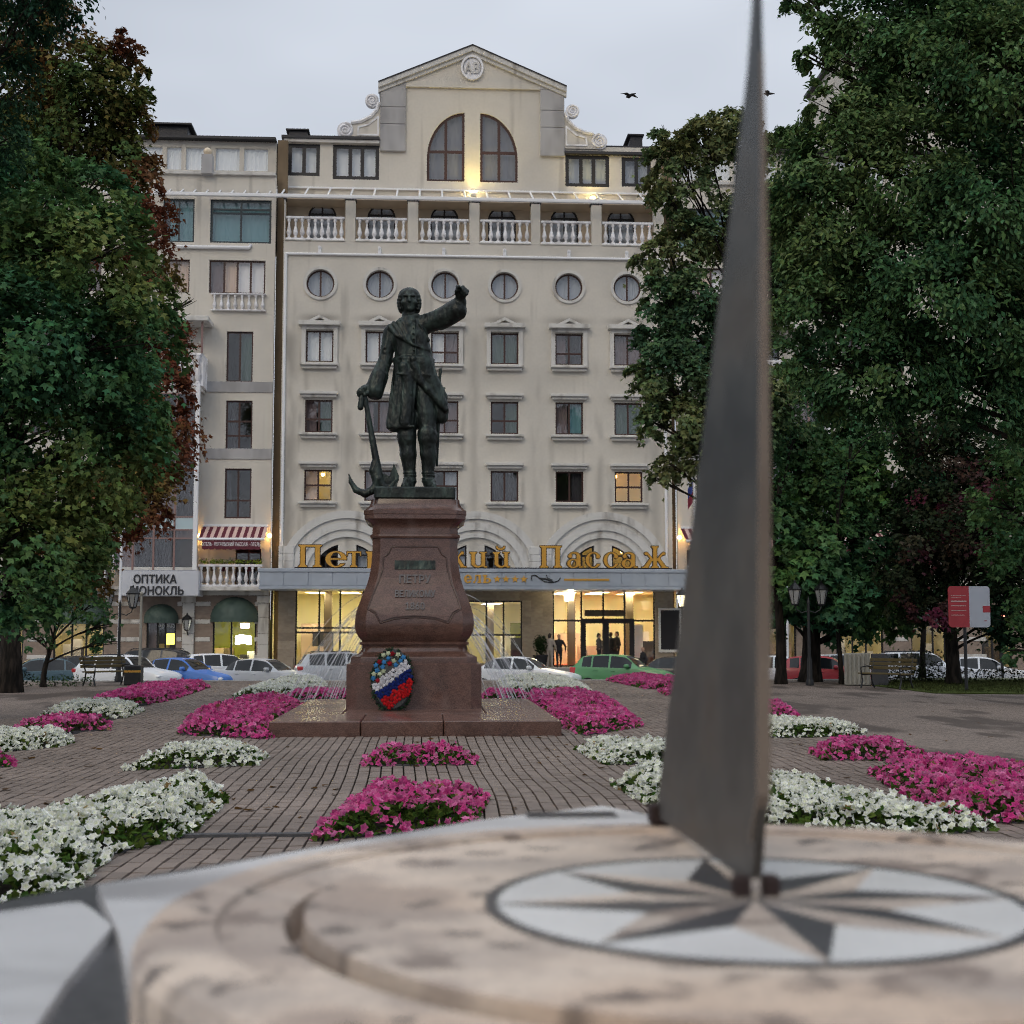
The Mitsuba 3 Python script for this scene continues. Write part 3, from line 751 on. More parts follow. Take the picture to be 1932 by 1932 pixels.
for a, b, sl in ((713, 762, 1), (1020, 1066, -1)):
    e0, e1_ = (163, 163 - 70 * 49 / 176.5) if sl > 0 else (163 - 70 * 46 / 176.5, 163)
    put(H + '__stone_block', MB().prism(Polygon([(fx(a, YA), fz(167.5, YA)), (fx(b, YA), fz(167.5, YA)), (fx(b, YA), fz(e1_ + 8, YA)), (fx(a, YA), fz(e0 + 8, YA))]), YA - 0.19, YA - 0.12), 'greywall')
for s0, s1 in (((709, 165), (889.5, 91.5)), ((889.5, 91.5), (1070, 165))):
    p, q = np.array([fx(s0[0], YA), fz(s0[1], YA)]), np.array([fx(s1[0], YA), fz(s1[1], YA)])
    put(H + '__gable_cornice', MB().prism(Polygon([p, q, q - [0, 0.28], p - [0, 0.28]]), YA - 0.42, YA + 0.3).prism(Polygon([p - [0, 0.281], q - [0, 0.281], q - [0, 0.5], p - [0, 0.5]]), YA - 0.28, YA), 'whitestone')
    put(H + '__gable_flashing', MB().prism(Polygon([p, q, q + [0, 0.06], p + [0, 0.06]]), YA - 0.48, YA + 8), 'roof_dark')
med = Point(fx(889, YA), fz(131, YA))
mo = affinity.scale(med.buffer(22.5 * U, 24), 1, 1.14)
mk = put(H + '__medallion', MB().prism(mo.difference(affinity.scale(mo, 0.82, 0.84)), YA - 0.32, YA - 0.1).prism(affinity.scale(mo, 0.76, 0.79), YA - 0.20, YA - 0.1), 'white_balust')
labels[mk] = {'label': 'oval medallion with an interlaced monogram'}


def text_on(key, text, xc, z0, h, Y, m, bold=True, depth=0.05, width=None, face='-y'):
    t = meshkit.text_mesh(text, h, depth, bold)
    v = np.array(t.vertices); x0, x1 = v[:, 0].min(), v[:, 0].max()
    s_ = 1 if width is None else width / (x1 - x0)
    v = np.stack([xc + (v[:, 0] - (x0 + x1) / 2) * s_, Y - v[:, 2], z0 + v[:, 1]], 1)
    return put(key, (v, np.array(t.faces)), m)


text_on(mk + '__monogram', 'АВ', med.x, med.y - 0.30, 0.60, YA - 0.20, 'whitestone', True, 0.09, 0.80)


def spiral(c, r, turns, sgn, Y, rad, start):
    t = np.linspace(0, 1, 60)
    a = start + sgn * t * turns * 2 * math.pi
    R = r * (1 - 0.86 * t)
    return np.stack([c[0] + R * np.cos(a), np.full(60, Y), c[1] + R * np.sin(a)], 1), rad * (1 - 0.5 * t)


for sg in (-1, 1):
    def mx(x): return fx(x if sg < 0 else 889.5 * 2 - x, YA)
    pts = [(713, 200), (706, 214), (694, 227), (676, 236), (656, 239), (640, 250), (650, 268), (713, 268)]
    poly = Polygon([(mx(x), fz(y, YA)) for x, y in pts]).buffer(0)
    ds = 11 if sg > 0 else 0
    vk = put(H + '__volute', MB().prism(affinity.translate(poly, 0, -ds * U * 0.9), YA - 0.1, YA + 0.3), 'plaster')
    mb = MB()
    for (x, y), r in (((697, 195), 13.5), ((646, 252), 16)):
        c = (mx(x), fz(y + ds, YA)); R = r * U
        mb.prism(Point(c).buffer(R, 20), YA - 0.12, YA + 0.2)
        p_, r_ = spiral(c, R * 0.92, 2.2, sg, YA - 0.15, 0.075, math.pi / 2 if y > 220 else -math.pi / 2)
        mb.tube(p_, r_, 5)
    crv = np.array([(mx(x), YA - 0.12, fz(y + ds, YA)) for x, y in ((711, 199), (706, 213), (694, 226), (676, 235), (657, 238))])
    mb.tube(crv, 0.11, 6)
    inn = Polygon([(mx(x), fz(y + ds, YA)) for x, y in ((709, 226), (709, 260), (670, 260), (672, 246), (690, 241))])
    mb.prism(inn.buffer(0.05).difference(inn.buffer(-0.04)), YA - 0.15, YA - 0.09)
    put(vk + '__scrollwork', mb, 'white_balust', 40)
# roofs of the top storey
put(H + '__roof', MB().box(fx(525, YA), fx(713, YA) - 0.02, YA - 0.35, YA + 9, fz(271, YA), fz(266, YA)), 'roof_dark')
put(H + '__roof', MB().box(fx(1066, YA) + 0.02, fx(1300, YA), YA - 0.25, YA + 9, fz(288, YA), fz(283, YA)), 'roof_dark')
put(H + '__eaves', MB().box(fx(529, YA), fx(712, YA), YA - 0.25, YA, fz(277, YA), fz(271.3, YA)), 'whitestone')
put(H + '__roof_edge', MB().box(fx(1145, YA), fx(1330, YA), YA + 0.6, YA + 9, fz(283, YA), fz(268, YA)), 'roof_silver')
put(H + '__roof_edge', MB().box(fx(1145, YA), fx(1330, YA), YA + 0.4, YA + 9.1, fz(268, YA), fz(264, YA)), 'roof_dark')
for a, b, y0_, y1_, yb in ((529, 575, 252, 266, YA + 1.5), (1184, 1217, 248, 264, YA + 1.8)):
    q = [(fx(a, yb) + 0.1, fz(y1_, yb) - 0.6), (fx(b, yb), fz(y1_, yb) - 0.6), (fx(b, yb) - 0.05, fz(y0_ + 2, yb)), (fx(a, yb) + 0.3, fz(y0_ + 2, yb))]
    put(H + '__skylight', MB().prism(Polygon(q), yb, yb + 1.6).prism(sbox(q[3][0] - 0.2, q[3][1], q[2][0] + 0.1, q[3][1] + 0.08), yb - 0.15, yb + 1.8), 'roof_dark')
# flood lamps under the gable
for x, y, p in ((893, 362, 1.0), (1121, 369, 0.7)):
    c = np.array([fx(x, 73.2), 73.2, fz(y, 73.2)])
    f = put(H + '__floodlight', MB().tube([c + [0, 0.1, -0.13], c + [0, 0.78, -0.13]], 0.03, 5).box(c[0] - 0.16, c[0] + 0.16, c[1] - 0.02, c[1] + 0.2, c[2] - 0.2, c[2] - 0.06), 'whitestone')
    emit(f + '__lamp', MB().ball(c + [0, 0.1, 0.03], (0.14, 0.1, 0.08), 1), (1.0, 0.78, 0.34), 60 * p)
    tgt = np.array([c[0], YA - 0.05, fz(215, YA)]); o_ = c + [0, -0.12, 0.25]
    scene[f + '__beam'] = {'type': 'spot', 'to_world': T().look_at(origin=o_.tolist(), target=tgt.tolist(), up=[0, -1, 0.1]), 'intensity': rgb(np.array((1.0, 0.74, 0.16)) * 2.6 * p), 'cutoff_angle': 65.0, 'beam_width': 10.0, 'sampling_weight': 4.0}

# canopy over the entrance
YC = 69.0
cx0, cx1 = fx(495, YC), fx(1302, YC)
zc0, zc1, zc2 = fz(1112, YC), fz(1080, YC), fz(1073, YC)
C_ = put(H + '__canopy', MB().box(cx0, cx1, YC + 0.05, 72.0, zc0 + 0.05, zc2 - 0.05), 'canopy_panel')
put(C_ + '__canopy_trim', MB().box(cx0 - 0.08, cx1 + 0.08, YC - 0.06, 71.99, zc1, zc2, 0.02).box(cx0 - 0.03, cx1 + 0.03, YC - 0.02, 71.98, zc0, zc0 + 0.16, 0.01), 'canopy_panel')
npn = 18
for i in range(npn):
    w_ = (cx1 - cx0) / npn
    put(C_ + '__panel', MB().box(cx0 + i * w_ + 0.012, cx0 + (i + 1) * w_ - 0.012, YC, YC + 0.05, zc0 + 0.18, zc1 - 0.01, 0.008), 'canopy_panel')


def stroke(pts, w):
    return LineString(pts).buffer(w / 2, cap_style=2, join_style=2)


def oval(cx, cy, rx, ry): return affinity.scale(Point(cx, cy).buffer(1, 24), rx, ry, origin=(cx, cy))


def stem(x, h, w=0.24, y0=0.0, top=True):
    g = sbox(x, y0, x + w, h).union(Polygon([(x - 0.11, y0), (x + w + 0.11, y0), (x + w + 0.11, y0 + 0.06), (x + w, y0 + 0.15), (x, y0 + 0.15), (x - 0.11, y0 + 0.06)]))
    if top: g = g.union(Polygon([(x - 0.11, h), (x + w + 0.11, h), (x + w + 0.11, h - 0.06), (x + w, h - 0.15), (x, h - 0.15), (x - 0.11, h - 0.06)]))
    return g


def bowl(cx, cy, rx, ry, w=0.22, t=0.08): return oval(cx, cy, rx, ry).difference(oval(cx, cy, rx - w, ry - t))


def karms(x, h=1.0, d=1):
    return unary_union([stroke([(x, 0.48), (x + d * 0.42, 0.98)], 0.12), oval(x + d * 0.45, 0.93, 0.11, 0.10), Polygon([(x + d * 0.02, 0.52), (x + d * 0.2, 0.62), (x + d * 0.66, 0), (x + d * 0.36, 0)]), sbox(min(x + d * 0.30, x + d * 0.74), 0, max(x + d * 0.30, x + d * 0.74), 0.07)])


def glyph(ch):
    if ch == 'П': return unary_union([stem(0.11, 1.42, 0.27), stem(0.95, 1.42, 0.27), sbox(0.1, 1.29, 1.2, 1.42)])
    if ch == 'е': return unary_union([bowl(0.46, 0.5, 0.46, 0.52).difference(sbox(0.55, 0.22, 1.2, 0.47)), sbox(0.2, 0.47, 0.88, 0.56)])
    if ch == 'о': return bowl(0.5, 0.5, 0.5, 0.52)
    if ch == 'с': return unary_union([bowl(0.48, 0.5, 0.48, 0.52).difference(sbox(0.56, 0.25, 1.2, 0.74)), oval(0.76, 0.72, 0.12, 0.12)])
    if ch == 'т': return unary_union([stem(0.36, 1.0, 0.24, top=False), sbox(0, 0.9, 0.96, 1.0), Polygon([(0, 1), (0.1, 1), (0.04, 0.7), (0, 0.7)]), Polygon([(0.96, 1), (0.86, 1), (0.92, 0.7), (0.96, 0.7)])])
    if ch == 'р': return unary_union([stem(0.11, 1.0, 0.24, -0.42), bowl(0.58, 0.5, 0.44, 0.52).difference(sbox(-1, -1, 0.2, 2))])
    if ch == 'в': return unary_union([stem(0.11, 1.0, 0.24), bowl(0.45, 0.76, 0.36, 0.25, 0.18, 0.07).difference(sbox(-1, -1, 0.3, 2)), bowl(0.48, 0.28, 0.42, 0.29, 0.2, 0.07).difference(sbox(-1, -1, 0.3, 2))])
    if ch == 'к': return unary_union([stem(0.11, 1.0, 0.24), karms(0.33)])
    if ch in 'ий':
        u = unary_union([stem(0.11, 1.0, 0.24).difference(sbox(-1, -1, 2, 0.16)), sbox(0.74, 0.05, 0.98, 1.0), sbox(0.63, 0.93, 1.08, 1.0), sbox(0.9, 0, 1.1, 0.09), oval(0.5, 0.32, 0.39, 0.33).difference(oval(0.56, 0.42, 0.24, 0.33)).difference(sbox(-1, 0.4, 2, 2))])
        if ch == 'й': u = u.union(oval(0.5, 1.32, 0.3, 0.2).difference(oval(0.5, 1.4, 0.2, 0.16)).difference(sbox(-1, 1.38, 2, 3)))
        return u
    if ch == 'а': return unary_union([sbox(0.56, 0.1, 0.8, 0.75), sbox(0.7, 0, 0.94, 0.09), oval(0.44, 0.72, 0.36, 0.3).difference(oval(0.4, 0.7, 0.2, 0.22)).difference(sbox(-1, 0, 0.56, 0.72)), oval(0.18, 0.75, 0.12, 0.12), bowl(0.37, 0.28, 0.37, 0.3, 0.2, 0.08).difference(sbox(0.66, -1, 2, 2))])
    if ch == 'ж': return unary_union([stem(0.66, 1.42, 0.24), karms(0.9), karms(0.66, d=-1)])
    if ch == 'л': return unary_union([stem(0.66, 1.0, 0.22, top=False), sbox(0.24, 0.91, 0.9, 1.0), stroke([(0.3, 0.95), (0.26, 0.35), (0.08, 0.02)], 0.1), oval(0.08, 0.08, 0.1, 0.09)])
    if ch == 'ь': return unary_union([stem(0.11, 1.0, 0.22), bowl(0.46, 0.3, 0.4, 0.31, 0.2, 0.07).difference(sbox(-1, -1, 0.3, 2))])


SG = new('hotel_sign')
tag(SG, 'big gold serif letters reading Петровский Пассаж standing along the grey canopy', 'sign')
zbse = fz(1070.5, YC)
xh = 29.3 * YC / FPX
for ch, px0, px1 in [('П', 563, 607), ('е', 614, 654), ('т', 650 + 4, 681), ('р', 690, 722), ('о', 729, 761), ('в', 768, 798), ('с', 806, 834), ('к', 852, 880), ('и', 886, 919), ('й', 930, 962),
                     ('П', 1019, 1060), ('а', 1070, 1100), ('с', 1105, 1133), ('с', 1139, 1167), ('а', 1173, 1203), ('ж', 1211, 1261)]:
    g = glyph(ch); b = g.bounds
    X0, X1 = fx(px0, YC, 1050), fx(px1, YC, 1050)
    g = affinity.affine_transform(g, [(X1 - X0) / (b[2] - b[0]), 0, 0, xh, X0 - b[0] * (X1 - X0) / (b[2] - b[0]), zbse])
    l_ = put(SG + '__letter', MB().prism(g.buffer(0.03), YC + 0.06, YC + 0.2), 'letter_side')
    put(l_ + '__gold_face', MB().prism(g.buffer(-0.004), YC + 0.02, YC + 0.0605), 'gold')
put(SG + '__base_rail', MB().box(fx(560, YC), fx(1265, YC), YC + 0.08, YC + 0.18, zc2, zc2 + 0.07), 'roof_dark')
S2 = new('canopy_sign')
tag(S2, 'smaller gold letters отель with four stars and a flourish on the face of the grey canopy', 'sign')
for ch, px0, px1 in (('о', 816, 831), ('т', 835, 850), ('е', 872 - 0, 886), ('л', 890, 904), ('ь', 911, 926)):
    if px0 == 872: px0, px1 = 876, 890
    if ch == 'л': px0, px1 = 893, 908
    g = glyph(ch); b = g.bounds; X0, X1 = fx(px0, YC, 1090), fx(px1, YC, 1090); s_ = 14.5 * YC / FPX
    g = affinity.affine_transform(g, [(X1 - X0) / (b[2] - b[0]), 0, 0, s_, X0 - b[0] * (X1 - X0) / (b[2] - b[0]), fz(1099.5, YC)])
    put(S2 + '__letter', MB().prism(g.buffer(0.012), YC - 0.06, YC - 0.02), 'gold')
for x in (938, 954.5, 971.5, 988):
    c = (fx(x, YC), fz(1092.5, YC)); R = 7.2 * YC / FPX
    st = Polygon([(c[0] + R * (1 if i % 2 == 0 else 0.42) * math.sin(i * math.pi / 5), c[1] + R * (1 if i % 2 == 0 else 0.42) * math.cos(i * math.pi / 5)) for i in range(10)])
    put(S2 + '__star', MB().prism(st, YC - 0.06, YC - 0.02), 'gold')
def cpt(pts): return np.array([(fx(x, YC), YC - 0.03, fz(y, YC)) for x, y in pts])
put(S2 + '__flourish', MB().tube(cpt([(1003, 1095), (1002, 1086), (1010, 1085), (1016, 1090), (1026, 1097), (1040, 1099), (1052, 1096), (1056, 1090)]), 0.03, 5).tube(cpt([(1018, 1091), (1030, 1092), (1042, 1097)]), 0.045, 5).tube(cpt([(1030, 1084), (1032, 1090), (1041, 1094)]), 0.02, 5), 'dark_metal')
put(S2 + '__underline', MB().box(fx(1063, YC), fx(1147, YC), YC - 0.05, YC - 0.02, fz(1095, YC), fz(1091.5, YC)), 'gold')

# glazed entrances: real rooms behind the panes
def lobby(parent, poly, name, mull, trans, frame='black_frame', depth=7.0, power=6.5, tint=(1.0, 0.93, 0.58), stuff='shop', fl=None, label=None):
    Y = 72.0
    x0, z0, x1, z1 = poly.bounds
    w = window(parent, poly, Y, mull=mull, trans=trans, frame=frame, recess=0.12, fw=0.07, bw=0.09, room=False, name=name)
    if label: labels[w] = {'label': label}
    e = 1.2; ya, yb = Y + SIDE + 0.01, Y + SIDE + depth
    mb = MB(); zt = z1 - 0.05
    P = np.array([[x0 - e, ya, z0], [x1 + e, ya, z0], [x1 + e, yb, z0], [x0 - e, yb, z0], [x0 - e, ya, zt], [x1 + e, ya, zt], [x1 + e, yb, zt], [x0 - e, yb, zt]])
    put(w + '__lobby_wall', MB().add(P, np.array([[7, 6, 5, 4], [3, 2, 6, 7], [0, 3, 7, 4], [2, 1, 5, 6]])), 'interior_cream')
    put(w + '__lobby_floor', MB().add(P[:4] + [0, 0, 0.004], np.array([[0, 1, 2, 3]])), fl or 'floor_gloss')
    rr = np.random.default_rng(int(x0 * 100) % 1000 + 50)
    n = max(1, int((x1 - x0) / 1.7)); lm = MB()
    for i in range(n):
        cxl = x0 + (i + 0.5) * (x1 - x0) / n
        for j in range(2):
            lm.add([[cxl - 0.5, ya + 1.2 + j * 2.6, zt - 0.06], [cxl - 0.5, ya + 1.6 + j * 2.6, zt - 0.06], [cxl + 0.5, ya + 1.6 + j * 2.6, zt - 0.06], [cxl + 0.5, ya + 1.2 + j * 2.6, zt - 0.06]], np.array([[0, 1, 2, 3]]))
    emit(w + '__ceiling_lamp', lm, tint, power * 3.0)
    for i in range(int((x1 - x0) * 1.3)):
        xx = rr.uniform(x0 - 0.3, x1 + 0.3); yy = rr.uniform(ya + 2.5, yb - 0.5); hh = rr.uniform(0.9, 2.3); ww = rr.uniform(0.3, 0.8)
        col = ['interior_green', 'curtain_white', 'curtain_beige', 'interior_cream', 'curtain_dark'][rr.integers(5)]
        s_ = put(w + '__shelf', MB().box(xx - ww, xx + ww, yy, yy + 0.4, z0 + 0.005, z0 + hh, 0.01), col)
    for i in range(max(1, int((x1 - x0) / 2.4))):
        xx = x0 + (i + 0.35 + 0.3 * rr.random()) * (x1 - x0) / max(1, int((x1 - x0) / 2.4))
        put(w + '__column', MB().box(xx - 0.2, xx + 0.2, ya + 1.6, ya + 2.0, z0 + 0.004, zt - 0.004), 'brownwall')
    return w


lobby(H, g1, 'shop_front', (0.34, 0.66), (0.44, 0.50), label='brightly lit glazed shop front left of the pedestal')
lobby(H, g2, 'shop_window', (0.36, 0.68), (0.46,), power=5.0, label='lit shop window right of the pedestal')
ent = lobby(H, g3, 'entrance_front', (0.275, 0.495, 0.71), (0.60,), power=8.5, fl='carpet_red', label='brightly lit glazed hotel entrance')
X_ = lambda x: fx(x, 72.1)
zt0, zt1 = fz(1257.5), fz(1168)
for a, b in ((1094, 1103), (1135, 1146), (1184, 1193)):
    put(ent + '__door_frame', MB().box(X_(a), X_(b), 72.05, 72.11, zt0, zt1), 'black_frame')
put(ent + '__door_frame', MB().box(X_(1094), X_(1193), 72.04, 72.10, fz(1176), fz(1167)), 'black_frame')
put(ent + '__inner_sign', MB().box(X_(1106), X_(1180), 73.2, 73.3, fz(1162), fz(1150)), 'interior_dark')
put(ent + '__poster', MB().box(X_(1196), X_(1214), 73.0, 73.05, fz(1242), fz(1178)), 'curtain_white')
# stone between the openings, steps, notice frame
put(H + '__entrance_steps', MB().box(fx(1030), fx(1245), 70.6, 71.98, ZR + 0.1, fz(1258) - 0.01, 0.02).box(fx(1030), fx(1245), 70.2, 70.6, ZR + 0.1, -0.32, 0.02).box(fx(1030), fx(1245), 69.8, 70.2, ZR + 0.1, -0.55, 0.02), 'kerb_pale')
put(H + '__plinth_course', MB().box(fx(531), fx(560), 71.9, 72.0, zs, fz(1240), 0.01).box(fx(985) + 0.02, fx(1041), 71.9, 72.0, zs, fz(1240), 0.01), 'tanstone')
nb = put(H + '__notice_frame', MB().prism(rect(1238, 1281, 1147, 1231).difference(rect(1242, 1277, 1151, 1226)), 71.88, 72.0), 'whitestone')
put(nb + '__screen', MB().prism(rect(1241.5, 1277.5, 1150.5, 1226.5), 71.93, 71.99), 'black_frame')
c = np.array([fx(1076, 71), 71.0, fz(1118, 71)])
ln = put(H + '__ceiling_lantern', MB().tube([c + [0, 0, 0.5], c + [0, 0, 0.05]], 0.03, 5), 'dark_metal')
emit(ln + '__lamp', MB().lathe([(0.1, -0.42), (0.17, 0.0), (0.12, 0.06)], c[0], c[1], c[2], 6), (1.0, 0.85, 0.5), 14)
# ------------------------------------------------------------------ the two side wings
XC = fx(899.5)
plant_pots = []


def wing(parent, sgn, shoplabel):
    YL = 72.4

    def wx(x, Y=YL, y=920): return fx(x, Y, y) if sgn < 0 else 2 * XC - fx(x, Y, y)

    def wr(x0, x1, y0, y1, Y=YL):
        ym = 1090 if (y0 + y1) / 2 > 1000 else 740
        a, b = sorted((wx(x0, Y, ym), wx(x1, Y, ym))); return sbox(a, fz(y1, Y), b, fz(y0, Y))

    def bx(mb, x0, x1, ya, yb, y0, y1, Y=YL, c=0.012):
        a, b = sorted((wx(x0, Y), wx(x1, Y))); return mb.box(a, b, ya, yb, fz(y1, Y), fz(y0, Y), c)

    holes = [(wr(390, 507, 385, 466), dict(mull=(0.5,), trans=(0.72, 0.82), frame='teal_frame', curtain='teal', fw=0.12, bw=0.1)),
             (wr(300, 360, 385, 466), dict(mull=(0.5,), frame='teal_frame', curtain=[(0.2, 1, 'teal')], fw=0.1)),
             (wr(390, 497, 498, 560), dict(mull=(0.25, 0.5, 0.75), curtain=[(0, 0.25, 'mauve'), (0.25, 0.5, 'beige'), (0.5, 1, 'white')], fw=0.08, bw=0.1)),
             (wr(300, 353, 498, 560), dict(mull=(0.5,), curtain='beige')),
             (wr(426, 476, 631, 725), dict(mull=(0.5,), curtain=[(0.5, 1, 'green')])),
             (wr(427, 477, 760, 855), dict(mull=(0.5,), trans=(0.3, 0.6), curtain=[(0, 0.5, 'dark')])),
             (wr(427, 477, 887, 980), dict(mull=(0.5,), trans=(0.35,), curtain=[(0, 0.2, 'dark')])),
             (wr(443, 492, 1036, 1108), dict(mull=(0.5,), trans=(0.7,), name='balcony_door')),
             (wr(150, 210, 1000, 1108), dict(mull=(0.5,), trans=(0.7,), name='balcony_door')),
             (wr(310, 345, 625, 725), dict(mull=(), frame='black_frame'))]
    for xa, xb in ((140, 185), (60, 105), (-40, 5)):
        for y0, y1 in ((498, 560), (631, 700), (757, 825), (887, 946)):
            holes.append((wr(xa, xb, y0, y1), dict(mull=(0.5,), curtain='mauve')))
    wallp = sbox(*sorted((wx(-420), wx(512)))[:1], ZR, sorted((wx(-420), wx(512)))[1], fz(352)) if False else Polygon([(wx(-420), ZR), (wx(512), ZR), (wx(512), fz(340, YL)), (wx(-420), fz(340, YL))]).buffer(0)
    zg = fz(1112, YL)
    shops = []
    def ap(x, hw, ytop, ybot):
        R = hw * YL / FPX; c = wx(x, YL, 1150)
        return Point(c, fz(ytop + hw * 0.0, YL)).buffer(0.01).union(sbox(c - R, fz(ybot, YL), c + R, fz(ytop, YL)))
    shops = [(ap(305, 27, 1170, 1262), 'dark'), (ap(443, 40, 1168, 1262), 'yellow'), (ap(150, 46, 1172, 1262), 'warm'), (ap(10, 34, 1172, 1262), 'warm'), (ap(-130, 30, 1172, 1262), 'warm')]
    if sgn > 0: shops[0] = (shops[0][0], 'warm')
    cut = unary_union([h for h, _ in holes] + [s for s, _ in shops])
    put(parent + '__wall', MB().prism(wallp.intersection(sbox(-200, zg, 200, 99)).difference(cut), YL, YL + SIDE), 'plaster')
    put(parent + '__ground_wall', MB().prism(wallp.intersection(sbox(-200, -9, 200, zg)).difference(cut), YL, YL + SIDE), 'brick_ground')
    for h, kw in holes:
        window(parent, h, YL, **kw)
    # bands and cornices
    for y0, y1 in ((725, 745), (850, 870)):
        put(parent + '__band', bx(MB(), 385, 511.5, YL - 0.06, YL, y0, y1), 'greywall')
    put(parent + '__cornice', bx(bx(MB(), -420, 511.5, YL - 0.5, YL, 1108, 1114), -420, 511.5, YL - 0.25, YL, 1114.4, 1124), 'whitestone')
    put(parent + '__cornice', bx(MB(), -420, 511.5, YL - 0.2, YL + 0.3, 335, 340.5), 'whitestone')
    put(parent + '__gutter', MB().tube([(wx(325), YL - 0.14, fz(476, YL)), (wx(462), YL - 0.14, fz(476, YL)), (wx(466), YL - 0.05, fz(470, YL))], 0.1, 8), 'white_paint', 40)
    # recess strip beside the hotel front
    put(parent + '__recess_wall', MB().box(*sorted((wx(512), wx(531.5))), 73.0, 73.3, ZR, fz(272, 73)), 'brownwall')
    # ledge balusters under the four-light window
    a, b = sorted((wx(392), wx(497)))
    balustrade(parent, a, b, fz(594, YL), fz(561.5, YL), YL - 0.13, 8, key='window_balustrade', rail=0.07)
    # light courses on the ground floor
    for y in (1140, 1173, 1206, 1239):
        for xa, xb in ((-420, -200), (-100, -40), (60, 100), (200, 271), (339, 349), (373, 402), (484, 491)):
            if y < 1150 and xa > 200: xa, xb = (xa, xb) if xa > 340 else (xa, xb)
            put(parent + '__stone_course', bx(MB(), xa + 0.5, xb - 0.5, YL - 0.05, YL, y - 4, y + 4), 'whitestone')
    for xa, xb in ((350, 372), (491, 511)):
        for y0, y1 in ((1125, 1138), (1138.6, 1165), (1165.6, 1195), (1195.6, 1215), (1215.6, 1245), (1245.6, 1275)):
            e = 2 if y0 < 1130 else 0
            put(parent + '__pilaster_block', bx(MB(), xa - e, xb + e, YL - 0.14 - 0.05 * e, YL, y0, y1), 'whitestone')
    # shop fronts with quarter-dome awnings
    for i, (s, kind) in enumerate(shops):
        x0, z0, x1, z1 = s.bounds
        w = window(parent, s, YL, mull=(0.42,) if kind == 'yellow' else (0.35, 0.65), frame='black_frame', recess=0.1, room=False, name='shop_window', label={'yellow': 'shop window lit in vivid yellow', 'dark': 'dim shop window with a yellow sign', 'warm': 'warmly lit shop window'}[kind])
        ya, yb = YL + SIDE + 0.01, YL + 3.2
        P = np.array([[x0 - .4, ya, z0], [x1 + .4, ya, z0], [x1 + .4, yb, z0], [x0 - .4, yb, z0], [x0 - .4, ya, z1 - .02], [x1 + .4, ya, z1 - .02], [x1 + .4, yb, z1 - .02], [x0 - .4, yb, z1 - .02]])
        put(w + '__room', MB().add(P, np.array([[0, 1, 2, 3], [7, 6, 5, 4], [3, 2, 6, 7], [0, 3, 7, 4], [2, 1, 5, 6]])), {'yellow': 'interior_green', 'dark': 'interior_dark', 'warm': 'interior_cream'}[kind])
        lm = MB().add([[x0 + .3, ya + .5, z1 - .06], [x0 + .3, ya + 1.0, z1 - .06], [x1 - .3, ya + 1.0, z1 - .06], [x1 - .3, ya + .5, z1 - .06]], np.array([[0, 1, 2, 3]]))
        emit(w + '__ceiling_lamp', lm, {'yellow': (1.0, 0.86, 0.22), 'dark': (0.9, 0.7, 0.25), 'warm': (1.0, 0.80, 0.48)}[kind], {'yellow': 10.0, 'dark': 1.0, 'warm': 2.6 if sgn < 0 else 1.6}[kind])
        rr = np.random.default_rng(i + 70)
        for q in range(5):
            xx, hh = rr.uniform(x0, x1), rr.uniform(0.5, 1.6)
            put(w + '__shelf', MB().box(xx - 0.25, xx + 0.25, ya + 1.4, ya + 1.8, z0 + .005, z0 + hh, 0.01), ['curtain_white', 'curtain_beige', 'brownwall', 'curtain_dark'][rr.integers(4)])
        if sgn < 0 and kind == 'yellow':
            a, b = x0 + 0.62 * (x1 - x0), x1 - 0.1
            g = unary_union([sbox(a - 0.25 + j * 0.19, fz(1214, YL) + 0.03 * ((j * 7) % 3), a - 0.25 + j * 0.19 + 0.17, fz(1200, YL) + 0.04 * ((j * 5) % 3 - 1)) for j in range(int((b - a + 0.2) / 0.19))]).buffer(0.05)
            emit(w + '__neon_sign', MB().prism(g, YL + 0.55, YL + 0.6), (1.0, 1.0, 0.85), 6.0)
            emit(w + '__pink_sign', MB().prism(sbox(a, fz(1184, YL), b - 0.35, fz(1177, YL)).buffer(0.04), YL + 0.55, YL + 0.6), (1.0, 0.45, 0.62), 2.6)
        if sgn < 0 and kind == 'dark':
            emit(w + '__yellow_sign', MB().prism(sbox(x0 + 0.85 * (x1 - x0) - 0.3, fz(1213, YL), x1 - 0.06, fz(1198, YL)).buffer(0.08), YL + 0.5, YL + 0.55), (0.9, 0.85, 0.08), 1.2)
            put(w + '__poster', MB().box(x0 + 0.06, x0 + 0.5, YL + 0.45, YL + 0.48, z0 + 0.3, z1 - 0.1), 'curtain_mauve')
            text_on(w + '__lettering', 'Арома', x0 + 0.66 * (x1 - x0), fz(1184, YL), 0.2, YL + 0.12, 'curtain_white', False, 0.01)
        # dome awning
        cxx, R = (x0 + x1) / 2, (x1 - x0) / 2 + 0.12
        rings = []
        for t in np.linspace(0, math.pi / 2, 9):
            th = np.linspace(0, math.pi, 17)
            rings.append(np.stack([cxx + R * np.cos(th), YL - 0.02 - 1.0 * math.cos(t) * np.sin(th), np.full(17, z1 + 0.05) + R * 0.86 * math.sin(t) * np.ones(17) * 1.0], 1) if False else
                         np.stack([cxx + R * np.cos(th), YL - 0.02 - 1.0 * np.sin(th) * math.cos(t), z1 + 0.05 + R * 0.88 * np.sin(th) * math.sin(t)], 1))
        v = np.vstack(rings); ii, jj = np.meshgrid(np.arange(8), np.arange(16), indexing='ij')
        f = np.stack([ii * 17 + jj, (ii + 1) * 17 + jj, (ii + 1) * 17 + jj + 1, ii * 17 + jj + 1], -1).reshape(-1, 4)
        aw = put(parent + '__dome_awning', (v, f), 'green_awning', True)
        rim = rings[0]
